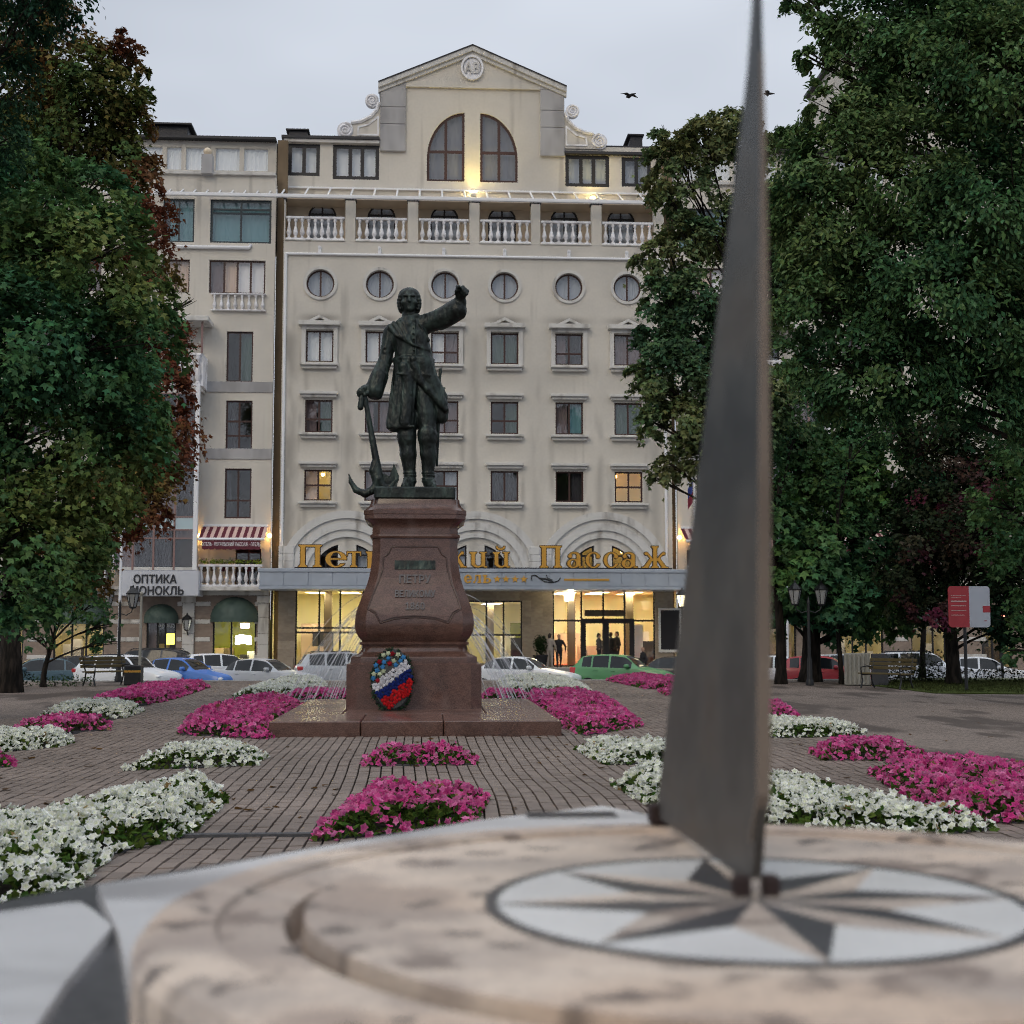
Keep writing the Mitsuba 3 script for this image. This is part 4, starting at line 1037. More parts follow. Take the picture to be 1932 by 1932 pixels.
        put(aw + '__valance', MB().add(np.vstack([rim, rim - [0, 0, 0.22]]), np.array([[j, j + 1, j + 18, j + 17] for j in range(16)])), 'green_awning')
    # glass bay
    YB = 70.9
    xa, xb = sorted((wx(210, YB), wx(374, YB)))
    zt, zb = fz(733, YB), fz(1077, YB)
    ys = [733, 748, 846, 866, 880, 978, 1002, 1018, 1076]
    kinds = ['stone', 'pane', 'spandrel', 'pane', 'pane', 'spandrel', 'pane', 'pane']
    bay = put(parent + '__glass_bay', MB().box(xa, xb, YB + 0.02, YL - 0.01, zt - 0.2, zt), 'whitestone')
    put(bay + '__floor_slab', MB().box(xa, xb, YB + 0.02, YL - 0.01, zb, zb + 0.15), 'whitestone')
    put(bay + '__room', MB().box(xa + 0.3, xb - 0.3, YB + 0.75, YB + 0.8, zb + 0.16, zt - 0.21), 'interior_dark')
    cols = np.linspace(xa + 0.12, xb - 0.12, 5)
    for y0, y1, kd in zip(ys[:-1], ys[1:], kinds):
        for c0, c1 in zip(cols[:-1], cols[1:]):
            if kd == 'pane':
                put(bay + '__pane', MB().sheet(sbox(c0 + 0.04, fz(y1, YB) + 0.03, c1 - 0.04, fz(y0, YB) - 0.03), YB + 0.04), 'pane')
                if RS.random() < 0.55: put(bay + '__curtain', MB().add(*curtain_mesh(c0, c1, YB + 0.5, fz(y1, YB), fz(y0, YB), RS)), 'curtain_dark' if RS.random() < .6 else 'curtain_mauve')
            else:
                put(bay + '__panel', MB().box(c0 + 0.03, c1 - 0.03, YB + 0.02, YB + 0.06, fz(y1, YB) + 0.02, fz(y0, YB) - 0.02), kd if kd == 'spandrel' else 'whitestone')
    mb = MB()
    for c0 in cols[1:-1]: mb.box(c0 - 0.045, c0 + 0.045, YB - 0.03, YB + 0.05, zb, zt)
    for y0 in ys[1:-1]: mb.box(xa + 0.1, xb - 0.1, YB - 0.02, YB + 0.045, fz(y0, YB) - 0.035, fz(y0, YB) + 0.035)
    put(bay + '__mullion', mb, 'pinkframe')
    for x in (xa, xb - 0.22):
        put(bay + '__corner_post', MB().box(x, x + 0.22, YB - 0.06, YB + 0.16, zb, zt, 0.02), 'white_paint')
    for x in (xa, xb - 0.06):
        put(bay + '__side_pane', MB().add([[x, YB + 0.17, zb + 0.1], [x, YL - 0.05, zb + 0.1], [x, YL - 0.05, zt - 0.2], [x, YB + 0.17, zt - 0.2]], np.array([[0, 1, 2, 3]])), 'pane')
    # terrace on the bay
    balustrade(bay, xa, xb, zt + 0.001, fz(672, YB), YB + 0.1, 14, key='terrace_balustrade')
    xs_ = xb if sgn < 0 else xa
    put(bay + '__terrace_rail', MB().box(xs_ - 0.11, xs_ + 0.11, YB + 0.2, YL - 0.01, zt, fz(672, YB), 0.02), 'white_balust')
    put(bay + '__terrace_roof', MB().box(*sorted((wx(250, YB), wx(388, YB))), YB - 0.2, YL - 0.01, fz(613, YB), fz(604, YB), 0.02), 'whitestone')
    put(bay + '__terrace_post', MB().tube([(wx(375, YB), YB + 0.1, fz(672, YB)), (wx(375, YB), YB + 0.1, fz(613, YB))], 0.06, 6), 'pinkframe')
    # sign board under the bay
    sb = put(parent + '__sign_board', MB().box(*sorted((wx(230, YB, 1090), wx(375, YB, 1090))), YB - 0.08, YL - 0.01, fz(1125, YB), fz(1078, YB), 0.02), 'signwhite')
    if sgn < 0:
        w_ = (372 - 232) * YB / FPX
        text_on(sb + '__lettering', 'ОПТИКА', wx(293.5, YB, 1095), fz(1101.5, YB), 15.5 * YB / FPX, YB - 0.08, 'blacktext', True, 0.06, 79 * YB / FPX)
        text_on(sb + '__lettering', 'МОНОКЛЬ', wx(297, YB, 1110), fz(1123, YB), 15.5 * YB / FPX, YB - 0.08, 'blacktext', True, 0.06, 98 * YB / FPX)
    # balcony with striped awning and flower pots
    for ba, bb, full in ((377, 497, True), (90, 208, False)):
        z0, z1 = fz(1108, 71.4), fz(1066, 71.4)
        a, b = sorted((wx(ba, 71.4), wx(bb, 71.4)))
        put(parent + '__balcony', MB().box(a, b, 71.2, YL, z0 - 0.2, z0 - 0.001, 0.02), 'whitestone')
        balustrade(parent, a, b, z0, z1, 71.4, 10, 'white_balust', key='balcony_balustrade')
        za_, zb_ = fz(996, YL), fz(1019, 70.9)
        n = 18; a2, b2 = sorted((wx(ba + 8, YL), wx(bb + 10, YL)))
        aw = put(parent + '__striped_awning', MB().tube([(a2, 70.88, zb_), (b2, 70.88, zb_)], 0.07, 8).box(a2, b2, YL - 0.15, YL - 0.001, za_, za_ + 0.12), 'white_paint')
        st = [MB(), MB()]
        for i in range(n):
            u0, u1 = a2 + (b2 - a2) * i / n, a2 + (b2 - a2) * (i + 1) / n
            st[i % 2].add([[u0, YL - 0.1, za_], [u1, YL - 0.1, za_], [u1, 70.9, zb_ + 0.05], [u0, 70.9, zb_ + 0.05]], np.array([[0, 3, 2, 1]]))
        put(aw + '__stripe', st[0], 'maroon'); put(aw + '__stripe', st[1], 'stripe_pale')
        xs2 = np.linspace(a2 + 0.2, b2 - 0.2, 37); zz = zb_ - 0.50 - 0.05 * np.abs(np.sin(np.arange(37) * math.pi / 4))
        vv = np.concatenate([np.stack([xs2, np.full(37, 70.86), np.full(37, zb_ - 0.05)], 1), np.stack([xs2, np.full(37, 70.86), zz], 1)])
        va = put(aw + '__valance', (vv, np.array([[i, i + 37, i + 38, i + 1] for i in range(36)])), 'maroon')
        if sgn < 0 or True:
            text_on(va + '_lettering' if False else aw + '__lettering', 'ОТЕЛЬ · ПЕТРОВСКИЙ ПАССАЖ · ОТЕЛЬ', (a2 + b2) / 2, zb_ - 0.36, 0.2, 70.85, 'curtain_white', False, 0.01, (b2 - a2) * 0.88)
        for x in (a2 - 0.12, b2 + 0.12):
            lp = put(parent + '__wall_lamp', MB().box(x - 0.05, x + 0.05, YL - 0.2, YL - 0.005, fz(1012, YL) - 0.04, fz(1012, YL) + 0.04), 'dark_metal')
            emit(lp + '__bulb', MB().ball((x, YL - 0.32, fz(1013, YL)), 0.1, 1), (1.0, 0.55, 0.16), 26)
        for i in range(7):
            plant_pots.append((a + 0.25 + i * (b - a - 0.5) / 6, 71.75, z1 - 0.35, sgn, full))
    # wall lantern on the pilaster
    lantern(parent + '__wall_lantern', (wx(361), YL - 0.45, fz(1190, YL)), 0.9, 'lantern_glass', bracket=(wx(361), YL - 0.14))
    # top storey: glazed roof room behind a parapet
    YA2 = 74.4
    a, b = sorted((wx(-420, YA2), wx(512, YA2)))
    gl = sbox(a, fz(338, YA2), b, fz(277, YA2))
    xs3 = [wx(x, YA2) for x in (296, 333, 390, 445, 500)] + [wx(x, YA2) for x in (240, 185, 130, 75, 20, -35)]
    xs3 = sorted(xs3); cells = [sbox(p + 0.12, fz(331, YA2), q - 0.12, fz(289, YA2)) for p, q in zip(xs3[:-1], xs3[1:])]
    rw = put(parent + '__roof_room', MB().prism(gl.difference(unary_union(cells)), YA2, YA2 + 0.2), 'plaster')
    for q in cells:
        put(rw + '__pane', MB().sheet(q, YA2 + 0.08), 'pane')
        put(rw + '__blind', MB().add(*curtain_mesh(q.bounds[0] - 0.1, q.bounds[2] + 0.1, YA2 + 0.25, q.bounds[1] - .1, q.bounds[3] + .1, RS, 0.015)), 'curtain_pale')
    put(rw + '__roof', MB().box(a, b, YA2 - 0.5, YA2 + 8, fz(277, YA2), fz(272.5, YA2)), 'roof_dark')
    c0, c1 = sorted((wx(255, 76), wx(340, 76)))
    put(rw + '__roof_box', MB().box(c0, c1, 76, 78, fz(276, 76), fz(250, 76), 0.02).box(c0 - 0.2, c1 + 0.25, 75.7, 78.2, fz(250, 76), fz(247, 76)), 'roof_dark')
    put(parent + '__parapet_rail', bx(MB(), 200, 511, YL - 0.05, YL + 0.1, 333.5, 336), 'roof_dark')
    pp = put(parent + '__parapet_pier', bx(MB(), 370, 391, YL - 0.45, YL + 0.15, 306, 342), 'greywall')
    put(pp + '__lamp_globe', MB().ball((wx(380), YL - 0.15, fz(299, YL)), 8 * U, 3), 'globe', True)
    put(pp + '__lamp_neck', MB().tube([(wx(380), YL - 0.15, fz(307, YL)), (wx(380), YL - 0.15, fz(304, YL))], 0.1, 8), 'dark_metal')
    if sgn < 0: pergola(parent, 190, 526.5, 14)
    return wx


def lantern(key, c, h, glass='lantern_glass', bracket=None, glow=None):
    x, y, z = c; r = h * 0.24
    k = put(key, MB().lathe([(r * 1.25, h * 0.62), (r * 1.3, h * 0.66), (r * 0.7, h * 0.82), (r * 0.3, h * 0.9), (r * 0.12, h * 0.94), (r * 0.2, h * 0.98), (0.002, h * 1.04)], x, y, z, 6), 'dark_metal')
    put(k + '__base', MB().lathe([(0.02, -h * 0.02), (r * 0.6, 0.0), (r * 0.65, h * 0.06)], x, y, z, 6), 'dark_metal')
    mb = MB(); ang = np.arange(6) * math.pi / 3
    for a in ang:
        mb.tube([(x + r * 0.62 * math.cos(a), y + r * 0.62 * math.sin(a), z + h * 0.05), (x + r * 1.16 * math.cos(a), y + r * 1.16 * math.sin(a), z + h * 0.63)], r * 0.07, 4)
    put(k + '__frame', mb, 'dark_metal')
    body = MB().lathe([(r * 0.55, h * 0.06), (r * 1.08, h * 0.62)], x, y, z, 6)
    if glow: emit(k + '__glass', body, glow[0], glow[1])
    else: put(k + '__glass', body, glass)
    if bracket is not None:
        bxx, by = bracket
        put(k + '__bracket', MB().tube([(bxx, by, z - h * 0.25), (bxx, (by + y) / 2, z - h * 0.12), (x, y, z)], 0.035, 6), 'dark_metal')
    return k


LW = new('left_wing_building')
tag(LW, 'cream side building with a glass bay over a white optician sign, left of the hotel', 'building')
wing(LW, -1, '')
RW = new('right_wing_building')
tag(RW, 'cream side building right of the hotel, mostly hidden by the trees', 'building')
wing(RW, 1, '')
# tall pale house behind the right-hand trees
TB = new('tall_house')
tag(TB, 'tall pale house showing between the leaves at the upper right', 'building')
Yt = 96.0
a, b = fx(1640, Yt), fx(2050, Yt)
hh = [rect(x, x + 26, y, y + 44, Yt) for x in (1668, 1740, 1812, 1884) for y in (95, 190, 285, 380)]
put(TB + '__wall', MB().prism(sbox(a, ZR, b, fz(28, Yt)).difference(unary_union(hh)), Yt, Yt + 0.4).box(a, a + 0.4, Yt + 0.401, Yt + 14, ZR, fz(28, Yt)), 'plaster')
for h in hh: window(TB, h, Yt, mull=(0.5,), curtain='grey', wall=0.4)
put(TB + '__roof', MB().box(a - 0.4, b + 0.4, Yt - 0.4, Yt + 14, fz(28, Yt), fz(22, Yt)), 'roof_dark')

# flower pots on the balconies: things of their own
rngp = np.random.default_rng(8)
np_ = 0
for (x, y, z, sg, full) in plant_pots:
    if not full or sg > 0: continue
    np_ += 1
    t = new('flower_pot')
    put(t + '__pot', MB().lathe([(0.12, 0), (0.17, 0.3), (0.19, 0.3), (0.19, 0.36), (0.15, 0.36)], x, y, z, 10), 'maroon' if np_ % 3 == 0 else 'brownwall', 40)
    lv = MB()
    for _ in range(70):
        d = rngp.standard_normal(3); d /= np.linalg.norm(d); d[2] = abs(d[2]) * 0.8
        c = np.array([x, y, z + 0.42]) + d * rngp.uniform(0.08, 0.34); s = rngp.uniform(0.05, 0.1)
        e1 = np.cross(d, rngp.standard_normal(3)); e1 /= np.linalg.norm(e1); e2 = np.cross(d, e1) * 0.7 + d * 0.5
        top_ = c[2] > z + 0.62
        lv.add([c - e1 * s * 0.5, c + e2 * s, c + e1 * s * 0.5, c - e2 * s * 0.4], np.array([[0, 1, 2], [0, 2, 3]]), np.array([0.07, 0.02, 0.06] if (top_ and np_ % 2) else [0.20, 0.30, 0.05]) * rngp.uniform(0.5, 1.1))
    put(t + '__foliage', lv, 'leaf')
    names = ['first', 'second', 'third', 'fourth', 'fifth', 'sixth', 'seventh']
    tag(t, f'{names[np_ - 1]} flower pot from the left on the balcony under the striped awning', 'flower pot', 'pots on the hotel balcony')
# ------------------------------------------------------------------ monument: step, pedestal, statue, wreath
st = new('granite_step')
tag(st, 'low brown granite step carrying the monument pedestal', 'step')
zt_ = 0.26
xm = (STEPX0 + STEPX1) / 2
rows = np.linspace(STEPY0, STEPY1, 5)
jx = [[STEPX0, G(688, 1380)[0], G(835, 1380)[0], STEPX1], [STEPX0, xm - 1.3, xm + 1.2, STEPX1], [STEPX0, xm - 1.3, xm + 1.2, STEPX1], [STEPX0, xm, STEPX1]]
rows[1] = STEPY0 + 2.1
for r in range(4):
    for a, b in zip(jx[r][:-1], jx[r][1:]):
        put(st + '__slab', MB().box(a + 0.006, b - 0.006, rows[r] + 0.006, rows[r + 1] - 0.006, -0.01, zt_, 0.015), 'granite')
PCX = PY(782, 1190, 26.0)[0]
YF = G(783, 1338, zt_)[1]
PPX = YF / FPX                                       # metres per pixel at the front of the base
HB = 127.5 * PPX                                     # half width of the base
PCY = YF + HB


def zy(y): return EYE + (1195 - y) * PPX * 1.003


# profile of the pedestal: (pixel row, half width in pixels)
PROF = [(1338, 127), (1253, 127), (1251.5, 119), (1242, 119), (1239, 118), (1233.5, 106), (1229, 101), (1222, 98), (1217, 99), (1216, 103.5), (1212.5, 104), (1211, 100), (1210.5, 98),
        (1204, 104.5), (1196, 109.5), (1186, 112.5), (1174, 113), (1160, 111.5), (1146, 108), (1132, 103), (1118, 97.5), (1104, 92), (1090, 88), (1074, 85), (1056, 83), (1036, 82), (1014, 82),
        (1013, 85.5), (1010, 86.5), (1006.5, 85.5), (1005.5, 82.5), (994, 82), (989, 83), (983, 88), (979, 94), (977, 97), (969, 97), (968, 98.3), (961, 98.3), (959.5, 96), (953, 89), (947, 86), (938.5, 84.5)]
pr = np.array(PROF); hw_ = pr[:, 1] * PPX


def ring(hw, z, ch):
    c = hw * ch
    p = np.array([(-hw + c, -hw), (hw - c, -hw), (hw, -hw + c), (hw, hw - c), (hw - c, hw), (-hw + c, hw), (-hw, hw - c), (-hw, -hw + c)])
    return np.stack([PCX + p[:, 0], PCY + p[:, 1], np.full(8, z)], 1)


PD = new('pedestal')
tag(PD, 'reddish granite pedestal with a swelling body and lettering, under the bronze statue', 'pedestal')
idx = [0, 3, 12, 26, 39, len(PROF)]
for nm, i0, i1 in (('base_block', 0, 2), ('plinth', 1, 13), ('body', 12, 27), ('cornice', 26, len(PROF))):
    mb = MB().loft([ring(w, zy(y), 0.16 if y > 1200 else 0.19) for (y, _), w in zip(PROF[i0:i1], hw_[i0:i1])])
    put(PD + '__' + nm, mb, 'granite', 30)
# front surface of the body as a depth function, for the relief and the letters
zz_, ww_ = np.array([zy(y) for y in pr[12:27, 0]]), hw_[12:27]
wz = PchipInterpolator(zz_, ww_)
zc_ = np.linspace(zz_[0], zz_[-1], 400)
wlin = lambda z: np.interp(z, zz_, ww_)


def px_front(x, y): return PCX + (x - 782) * PPX, zy(y)


outl = [(730, 1045), (738, 1030), (826, 1030), (834, 1045), (842, 1050), (845, 1075), (852, 1100), (862, 1125), (869, 1146), (870, 1150), (856, 1158), (846, 1176), (820, 1168), (783, 1165), (745, 1168), (718, 1176), (708, 1158), (694, 1150), (695, 1146), (702, 1125), (712, 1100), (720, 1075), (722, 1050), (730, 1045)]
seg = []
for a, b in zip(outl[:-1], outl[1:]):
    for t in np.linspace(0, 1, 8, endpoint=False): seg.append((a[0] + (b[0] - a[0]) * t, a[1] + (b[1] - a[1]) * t))
seg.append(outl[-1])
pts = np.array([(px_front(x, y)[0], PCY - wlin(px_front(x, y)[1]) + 0.004, px_front(x, y)[1]) for x, y in seg])
put(PD + '__panel_outline', MB().tube(pts, 0.018, 6), 'granite_dark', True)
pv = Polygon([px_front(x, y) for x, y in outl]).buffer(0).buffer(-0.035)
# raised panel following the curved face
def conform(poly, off, thick):
    z0, z1 = poly.bounds[1], poly.bounds[3]; mb = MB(); cuts = np.linspace(z0, z1, 40)
    for a, b in zip(cuts[:-1], cuts[1:]):
        p = poly.intersection(sbox(-99, a, 99, b))
        tmp = MB().prism(p, 0, thick)
        if not tmp.n: continue
        v, f = tmp.get(); v[:, 1] = PCY - wlin(v[:, 2]) - off + (v[:, 1] - thick)
        mb.add(v, f)
    return mb


put(PD + '__panel', conform(pv, 0.0, 0.03), 'granite')


def onbody(key, text, xc, y1, y0, wpx, m):
    t = meshkit.text_mesh(text, 1.0, 0.03, True); v = np.array(t.vertices)
    v[:, 0] -= v[:, 0].mean() * 0 + (v[:, 0].min() + v[:, 0].max()) / 2
    s_ = wpx * PPX / (v[:, 0].max() - v[:, 0].min()); h = (y1 - y0) * PPX
    X = PCX + (xc - 782) * PPX + v[:, 0] * s_; Z = zy(y1) + v[:, 1] * h
    return put(key, (np.stack([X, PCY - wlin(Z) - 0.03 - v[:, 2], Z], 1), np.array(t.faces)), m)


for txt, x, y1, y0, w in (('ПЕТРУ', 782.5, 1099.5, 1084, 60), ('ВЕЛИКОМУ', 783, 1126.5, 1113.5, 76), ('1860', 783, 1150, 1137, 36)):
    onbody(PD + '__lettering', txt, x, y1, y0, w, 'letter_metal')
pl = sbox(px_front(743.5, 0)[0], zy(1073.5), px_front(821, 0)[0], zy(1056.5))
put(PD + '__plaque', conform(pl, 0.03, 0.02), 'bronze')

# ---- the bronze figure: one continuous body from smoothly joined limbs (units: drawing units, scaled on export)
SU = 0.2265 * PPX * 1.045
SZ = SU * 1.042
PSX = PY(781.5, 760, PCY)[0]
zstat = zy(915)


def sp(x, y, d, r=None):
    p = (x - 645.0, -float(d), 1778.0 - y)
    return p if r is None else (*p, r)


S = SDF((-560, -330, -8), (480, 170, 1680), 7.0)
def cap(x1, y1, d1, r1, x2, y2, d2, r2, k=16): S.cap(sp(x1, y1, d1), sp(x2, y2, d2), r1, r2, k)
def ell(x, y, d, rx, ry, rd, k=14, sub=False): S.ell(sp(x, y, d), (rx, rd, ry), k, sub)
# head
ell(603, 222, 10, 74, 96, 86); ell(605, 248, 42, 60, 80, 58); ell(605, 296, 52, 36, 26, 36)
ell(603, 180, -8, 92, 72, 88); ell(603, 240, -40, 92, 92, 62)
rs_ = np.random.default_rng(3)
for i in range(110):
    a = rs_.uniform(0, 2 * math.pi); y = rs_.uniform(135, 305)
    e_ = math.sqrt(max(0.0, 1 - ((y - 222) / 100) ** 2)) if y < 222 else 1 - 0.12 * (y - 222) / 85
    if math.sin(a) > 0.30 and 172 < y: continue
    S.ell(sp(603 + 84 * e_ * math.cos(a), y, 80 * e_ * math.sin(a) - 5), (17, 17, 20), 6)
for sx in (-1, 1):
    for y, e_ in ((190, 76), (218, 84), (246, 86), (272, 82), (294, 74)): ell(603 + sx * e_, y, 20, 21, 19, 32, 6)
cap(605, 205, 92, 10, 607, 244, 110, 13, 7); cap(562, 196, 88, 11, 596, 199, 96, 11, 7); cap(612, 199, 96, 11, 648, 196, 88, 11, 7)
ell(577, 214, 100, 15, 10, 14, 0, True); ell(632, 214, 100, 15, 10, 14, 0, True)
cap(588, 264, 93, 5, 622, 264, 93, 5, 5); cap(592, 281, 90, 5, 618, 281, 90, 5, 5)
ell(555, 250, 72, 22, 20, 22, 10); ell(652, 250, 72, 22, 20, 22, 10); ell(605, 304, 80, 20, 15, 18, 8)
cap(603, 310, 5, 56, 600, 390, -5, 66)
# collar and neck cloth
cap(535, 392, 40, 24, 590, 372, 62, 24); cap(590, 372, 62, 24, 668, 352, 40, 24); cap(575, 390, 72, 24, 600, 430, 92, 20); cap(530, 410, 50, 24, 640, 395, 76, 18)
# torso
cap(470, 470, -5, 66, 750, 402, -5, 74, 22); ell(602, 520, 5, 160, 150, 112, 24); ell(640, 640, 5, 142, 130, 100, 24)
cap(570, 690, 5, 88, 712, 690, 5, 88, 24); cap(545, 560, 35, 66, 560, 660, 30, 66); cap(690, 520, 35, 70, 722, 660, 25, 70)
cap(484, 712, 20, 20, 556, 712, 100, 20, 4); cap(556, 712, 100, 20, 722, 712, 100, 20, 4); cap(722, 712, 100, 20, 802, 712, 20, 20, 4)
cap(486, 735, 20, 16, 556, 738, 102, 16, 4); cap(556, 738, 102, 16, 722, 738, 102, 16, 4); cap(722, 738, 102, 16, 805, 738, 20, 16, 4)
ell(636, 722, 122, 26, 26, 14, 5)
# short cape over the right shoulder, and sash folds
for a, b in (((440, 445, 50), (500, 530, 108)), ((475, 425, 62), (545, 545, 118)), ((515, 415, 78), (590, 570, 124)), ((560, 420, 88), (620, 595, 122))):
    cap(*a, 22, *b, 15, 8)
cap(500, 530, 108, 13, 640, 606, 124, 12, 6); cap(640, 606, 124, 12, 770, 640, 70, 14, 6)
cap(650, 430, 100, 9, 660, 690, 112, 9, 5); cap(690, 430, 92, 10, 770, 560, 75, 12, 8)
for i in range(5): ell(640, 470 + 45 * i, 120, 9, 9, 8, 3)
# right arm, hanging to the anchor
cap(445, 490, -5, 62, 402, 715, 0, 54); cap(402, 715, 0, 58, 345, 870, 30, 68); cap(355, 850, 28, 74, 315, 965, 42, 78, 8); cap(290, 930, 40, 40, 345, 1010, 40, 36, 8)
for i, (a, b) in enumerate((((420, 560, 40), (400, 620, 50)), ((400, 660, 40), (440, 700, 40)), ((375, 740, 55), (430, 770, 50)), ((350, 790, 60), (420, 830, 60)))): cap(*a, 16, *b, 12, 8)
cap(300, 955, 45, 44, 245, 962, 55, 38); ell(232, 965, 60, 38, 30, 36)
for i in range(4): S.chain([sp(252 - 17 * i, 946 + 6 * i, 82 - 4 * i, 14), sp(236 - 19 * i, 960 + 9 * i, 100 - 8 * i, 13), sp(222 - 13 * i, 992 + 7 * i, 92 - 8 * i, 12), sp(222 - 8 * i, 1010 + 5 * i, 70 - 4 * i, 10)], 4)
S.chain([sp(270, 975, 80, 15), sp(255, 1000, 98, 14), sp(232, 1015, 96, 12)], 5)
# left arm raised forward to the side
cap(742, 412, -5, 80, 880, 372, 50, 84); cap(880, 372, 50, 86, 1000, 300, 120, 76); cap(915, 365, 70, 84, 1005, 318, 128, 82, 10); cap(880, 405, 60, 60, 1030, 345, 130, 52, 12); cap(955, 290, 110, 40, 1040, 260, 150, 44, 12)
cap(1020, 262, 140, 44, 1040, 205, 185, 42)
ell(1036, 190, 195, 44, 46, 44)
S.chain([sp(1010, 172, 215, 18), sp(1008, 160, 250, 17), sp(1018, 168, 290, 14)], 5)
for i in range(3): S.chain([sp(1034 + 20 * i, 165 + 12 * i, 220, 17), sp(1052 + 18 * i, 160 + 16 * i, 245, 16), sp(1050 + 16 * i, 186 + 16 * i, 262, 14), sp(1036 + 14 * i, 200 + 14 * i, 245, 13)], 4)
S.chain([sp(1000, 205, 205, 17), sp(998, 190, 240, 15), sp(1016, 186, 262, 13)], 5)
cap(790, 350, 40, 30, 870, 330, 70, 22, 10)
# coat skirts
def skirt(x1, y1, d1, r1, x2, y2, d2, r2): S.cap(sp(x1, y1, d1), sp(x2, y2, d2), r1, r2, 16)
skirt(560, 750, 5, 84, 484, 1230, 15, 74); skirt(606, 750, 40, 72, 570, 1230, 62, 62); skirt(600, 740, -40, 96, 560, 1225, -70, 86); skirt(690, 750, -30, 100, 650, 1190, -100, 76)
skirt(720, 745, 30, 92, 795, 930, 20, 70); skirt(795, 930, 10, 72, 885, 1110, -20, 52); skirt(876, 1120, -20, 56, 880, 1175, -25, 52); skirt(740, 900, -60, 90, 800, 1130, -90, 70)
cap(560, 780, 86, 46, 612, 1000, 92, 26, 8); cap(640, 760, 95, 38, 705, 900, 88, 28, 8); cap(622, 820, 92, 24, 760, 960, 80, 28, 14); cap(760, 960, 80, 28, 912, 1115, 40, 26, 14); cap(740, 830, 50, 62, 885, 1065, 28, 46, 14); cap(800, 870, 40, 50, 890, 1010, 10, 40, 14)
for i in range(9):
    x = 432 + i * 24
    S.cap(sp(x + 34, 900, 78 + 8 * math.sin(i)), sp(x, 1262, 86 - abs(i - 4) * 5), 9, 15, 8)
cap(430, 1270, 60, 16, 640, 1268, 110, 14, 6)
for x, d in ((545, 120), (735, 104)):
    cap(x - 40, 840, d - 6, 12, x + 40, 850, d, 12, 6)
# left thigh, boots
cap(705, 850, -28, 96, 750, 1150, -8, 92, 8); cap(750, 1150, -8, 92, 760, 1305, 10, 72, 8); cap(600, 1180, 0, 84, 585, 1310, 0, 76)
S.cap(sp(757, 1322, 26), sp(757, 1346, 26), 84, 80, 5); cap(757, 1345, 26, 74, 768, 1480, 10, 69); cap(768, 1480, 10, 69, 766, 1640, 2, 48)
S.cap(sp(585, 1332, 0), sp(586, 1356, 0), 82, 78, 5); cap(586, 1355, 0, 73, 598, 1480, -8, 69); cap(598, 1480, -8, 69, 612, 1640, -12, 48)
for x, d in ((766, 2), (612, -12)):
    for i in range(4): ell(x + (i % 2) * 6 - 3, 1632 + i * 22, d, 58, 12, 56, 8)
cap(768, 1705, 0, 50, 790, 1742, 70, 40); cap(790, 1742, 70, 40, 806, 1752, 112, 30); cap(768, 1735, -30, 40, 775, 1750, 30, 36)
cap(610, 1705, -10, 50, 585, 1742, 60, 40); cap(585, 1742, 60, 40, 566, 1752, 100, 30); cap(612, 1735, -40, 40, 600, 1750, 30, 36)
v, f = S.surface()
nrm = np.array(trimesh.Trimesh(v, f, process=False).vertex_normals)
fold = meshkit.fbm(v * [0.03, 0.03, 0.011], 3, 2) - 0.5; head_ = v[:, 2] > 1460
v = v + nrm * (fold * np.where(head_, 1.0, 10.0))[:, None]
v[:, 2] = np.maximum(v[:, 2], 0)


def sw(v): return np.stack([PSX + (v[:, 0] + 1 - 0.004 * v[:, 2]) * SU, PCY + v[:, 1] * SU, zstat + v[:, 2] * SZ], 1)


STT = new('statue')
tag(STT, 'dark bronze statue of a man in a long coat, pointing and leaning on an anchor', 'statue')
put(STT + '__figure', (sw(v), f), 'bronze', True)
A = SDF((-560, -130, -70), (-110, 60, 860), 6.2)
A.chain([sp(200, 1110, 70, 26), sp(208, 1040, 66, 24), sp(220, 985, 58, 24), sp(246, 1060, 52, 20)], 8)
A.chain([sp(244, 1070, 52, 20), sp(300, 1370, 52, 26), sp(340, 1580, 52, 32), sp(352, 1680, 52, 46)], 10)
A.chain([sp(352, 1690, 52, 40), sp(318, 1768, 50, 36), sp(240, 1806, 48, 30), sp(165, 1775, 46, 26), sp(122, 1710, 44, 18), sp(104, 1645, 42, 6)], 10)
A.chain([sp(352, 1690, 52, 42), sp(400, 1752, 54, 34), sp(450, 1752, 54, 26), sp(500, 1690, 54, 20), sp(480, 1575, 54, 6)], 10)
A.chain([sp(318, 1560, 52, 30), sp(312, 1620, 52, 38), sp(330, 1690, 52, 34)], 10)
va, fa = A.surface()
an = put(STT + '__anchor', (sw(va), fa), 'bronze', True)
fl_ = Polygon([(480, 1562), (523, 1660), (505, 1745), (440, 1774), (385, 1712), (392, 1645), (445, 1665), (462, 1610)])
vf, ff = trimesh.creation.triangulate_polygon(fl_, engine='earcut')
mb = MB().prism(Polygon([(x - 645, 1778 - y) for x, y in fl_.exterior.coords]), -70, -38)
vv, ff = mb.get(); put(an + '__fluke', (sw(vv), ff), 'bronze')
sw_ = MB()
def sv(*a): return sw(np.array([sp(*p) for p in a]))
sw_.tube(sv((866, 778, 10), (868, 800, 10), (860, 850, 6), (858, 905, 0)), np.array([14, 15, 12, 13]) * SU, 8)
sw_.tube(sv((858, 905, 0), (852, 1000, -10), (846, 1240, -60), (838, 1560, -130)), np.array([24, 22, 18, 10]) * SU, 8)
sw_.tube(sv((835, 925, 10), (858, 910, 10), (885, 938, 15), (905, 948, 15)), np.array([10, 12, 12, 16]) * SU, 6)
put(STT + '__sword', sw_, 'bronze', 50)
bw = 95 * PPX
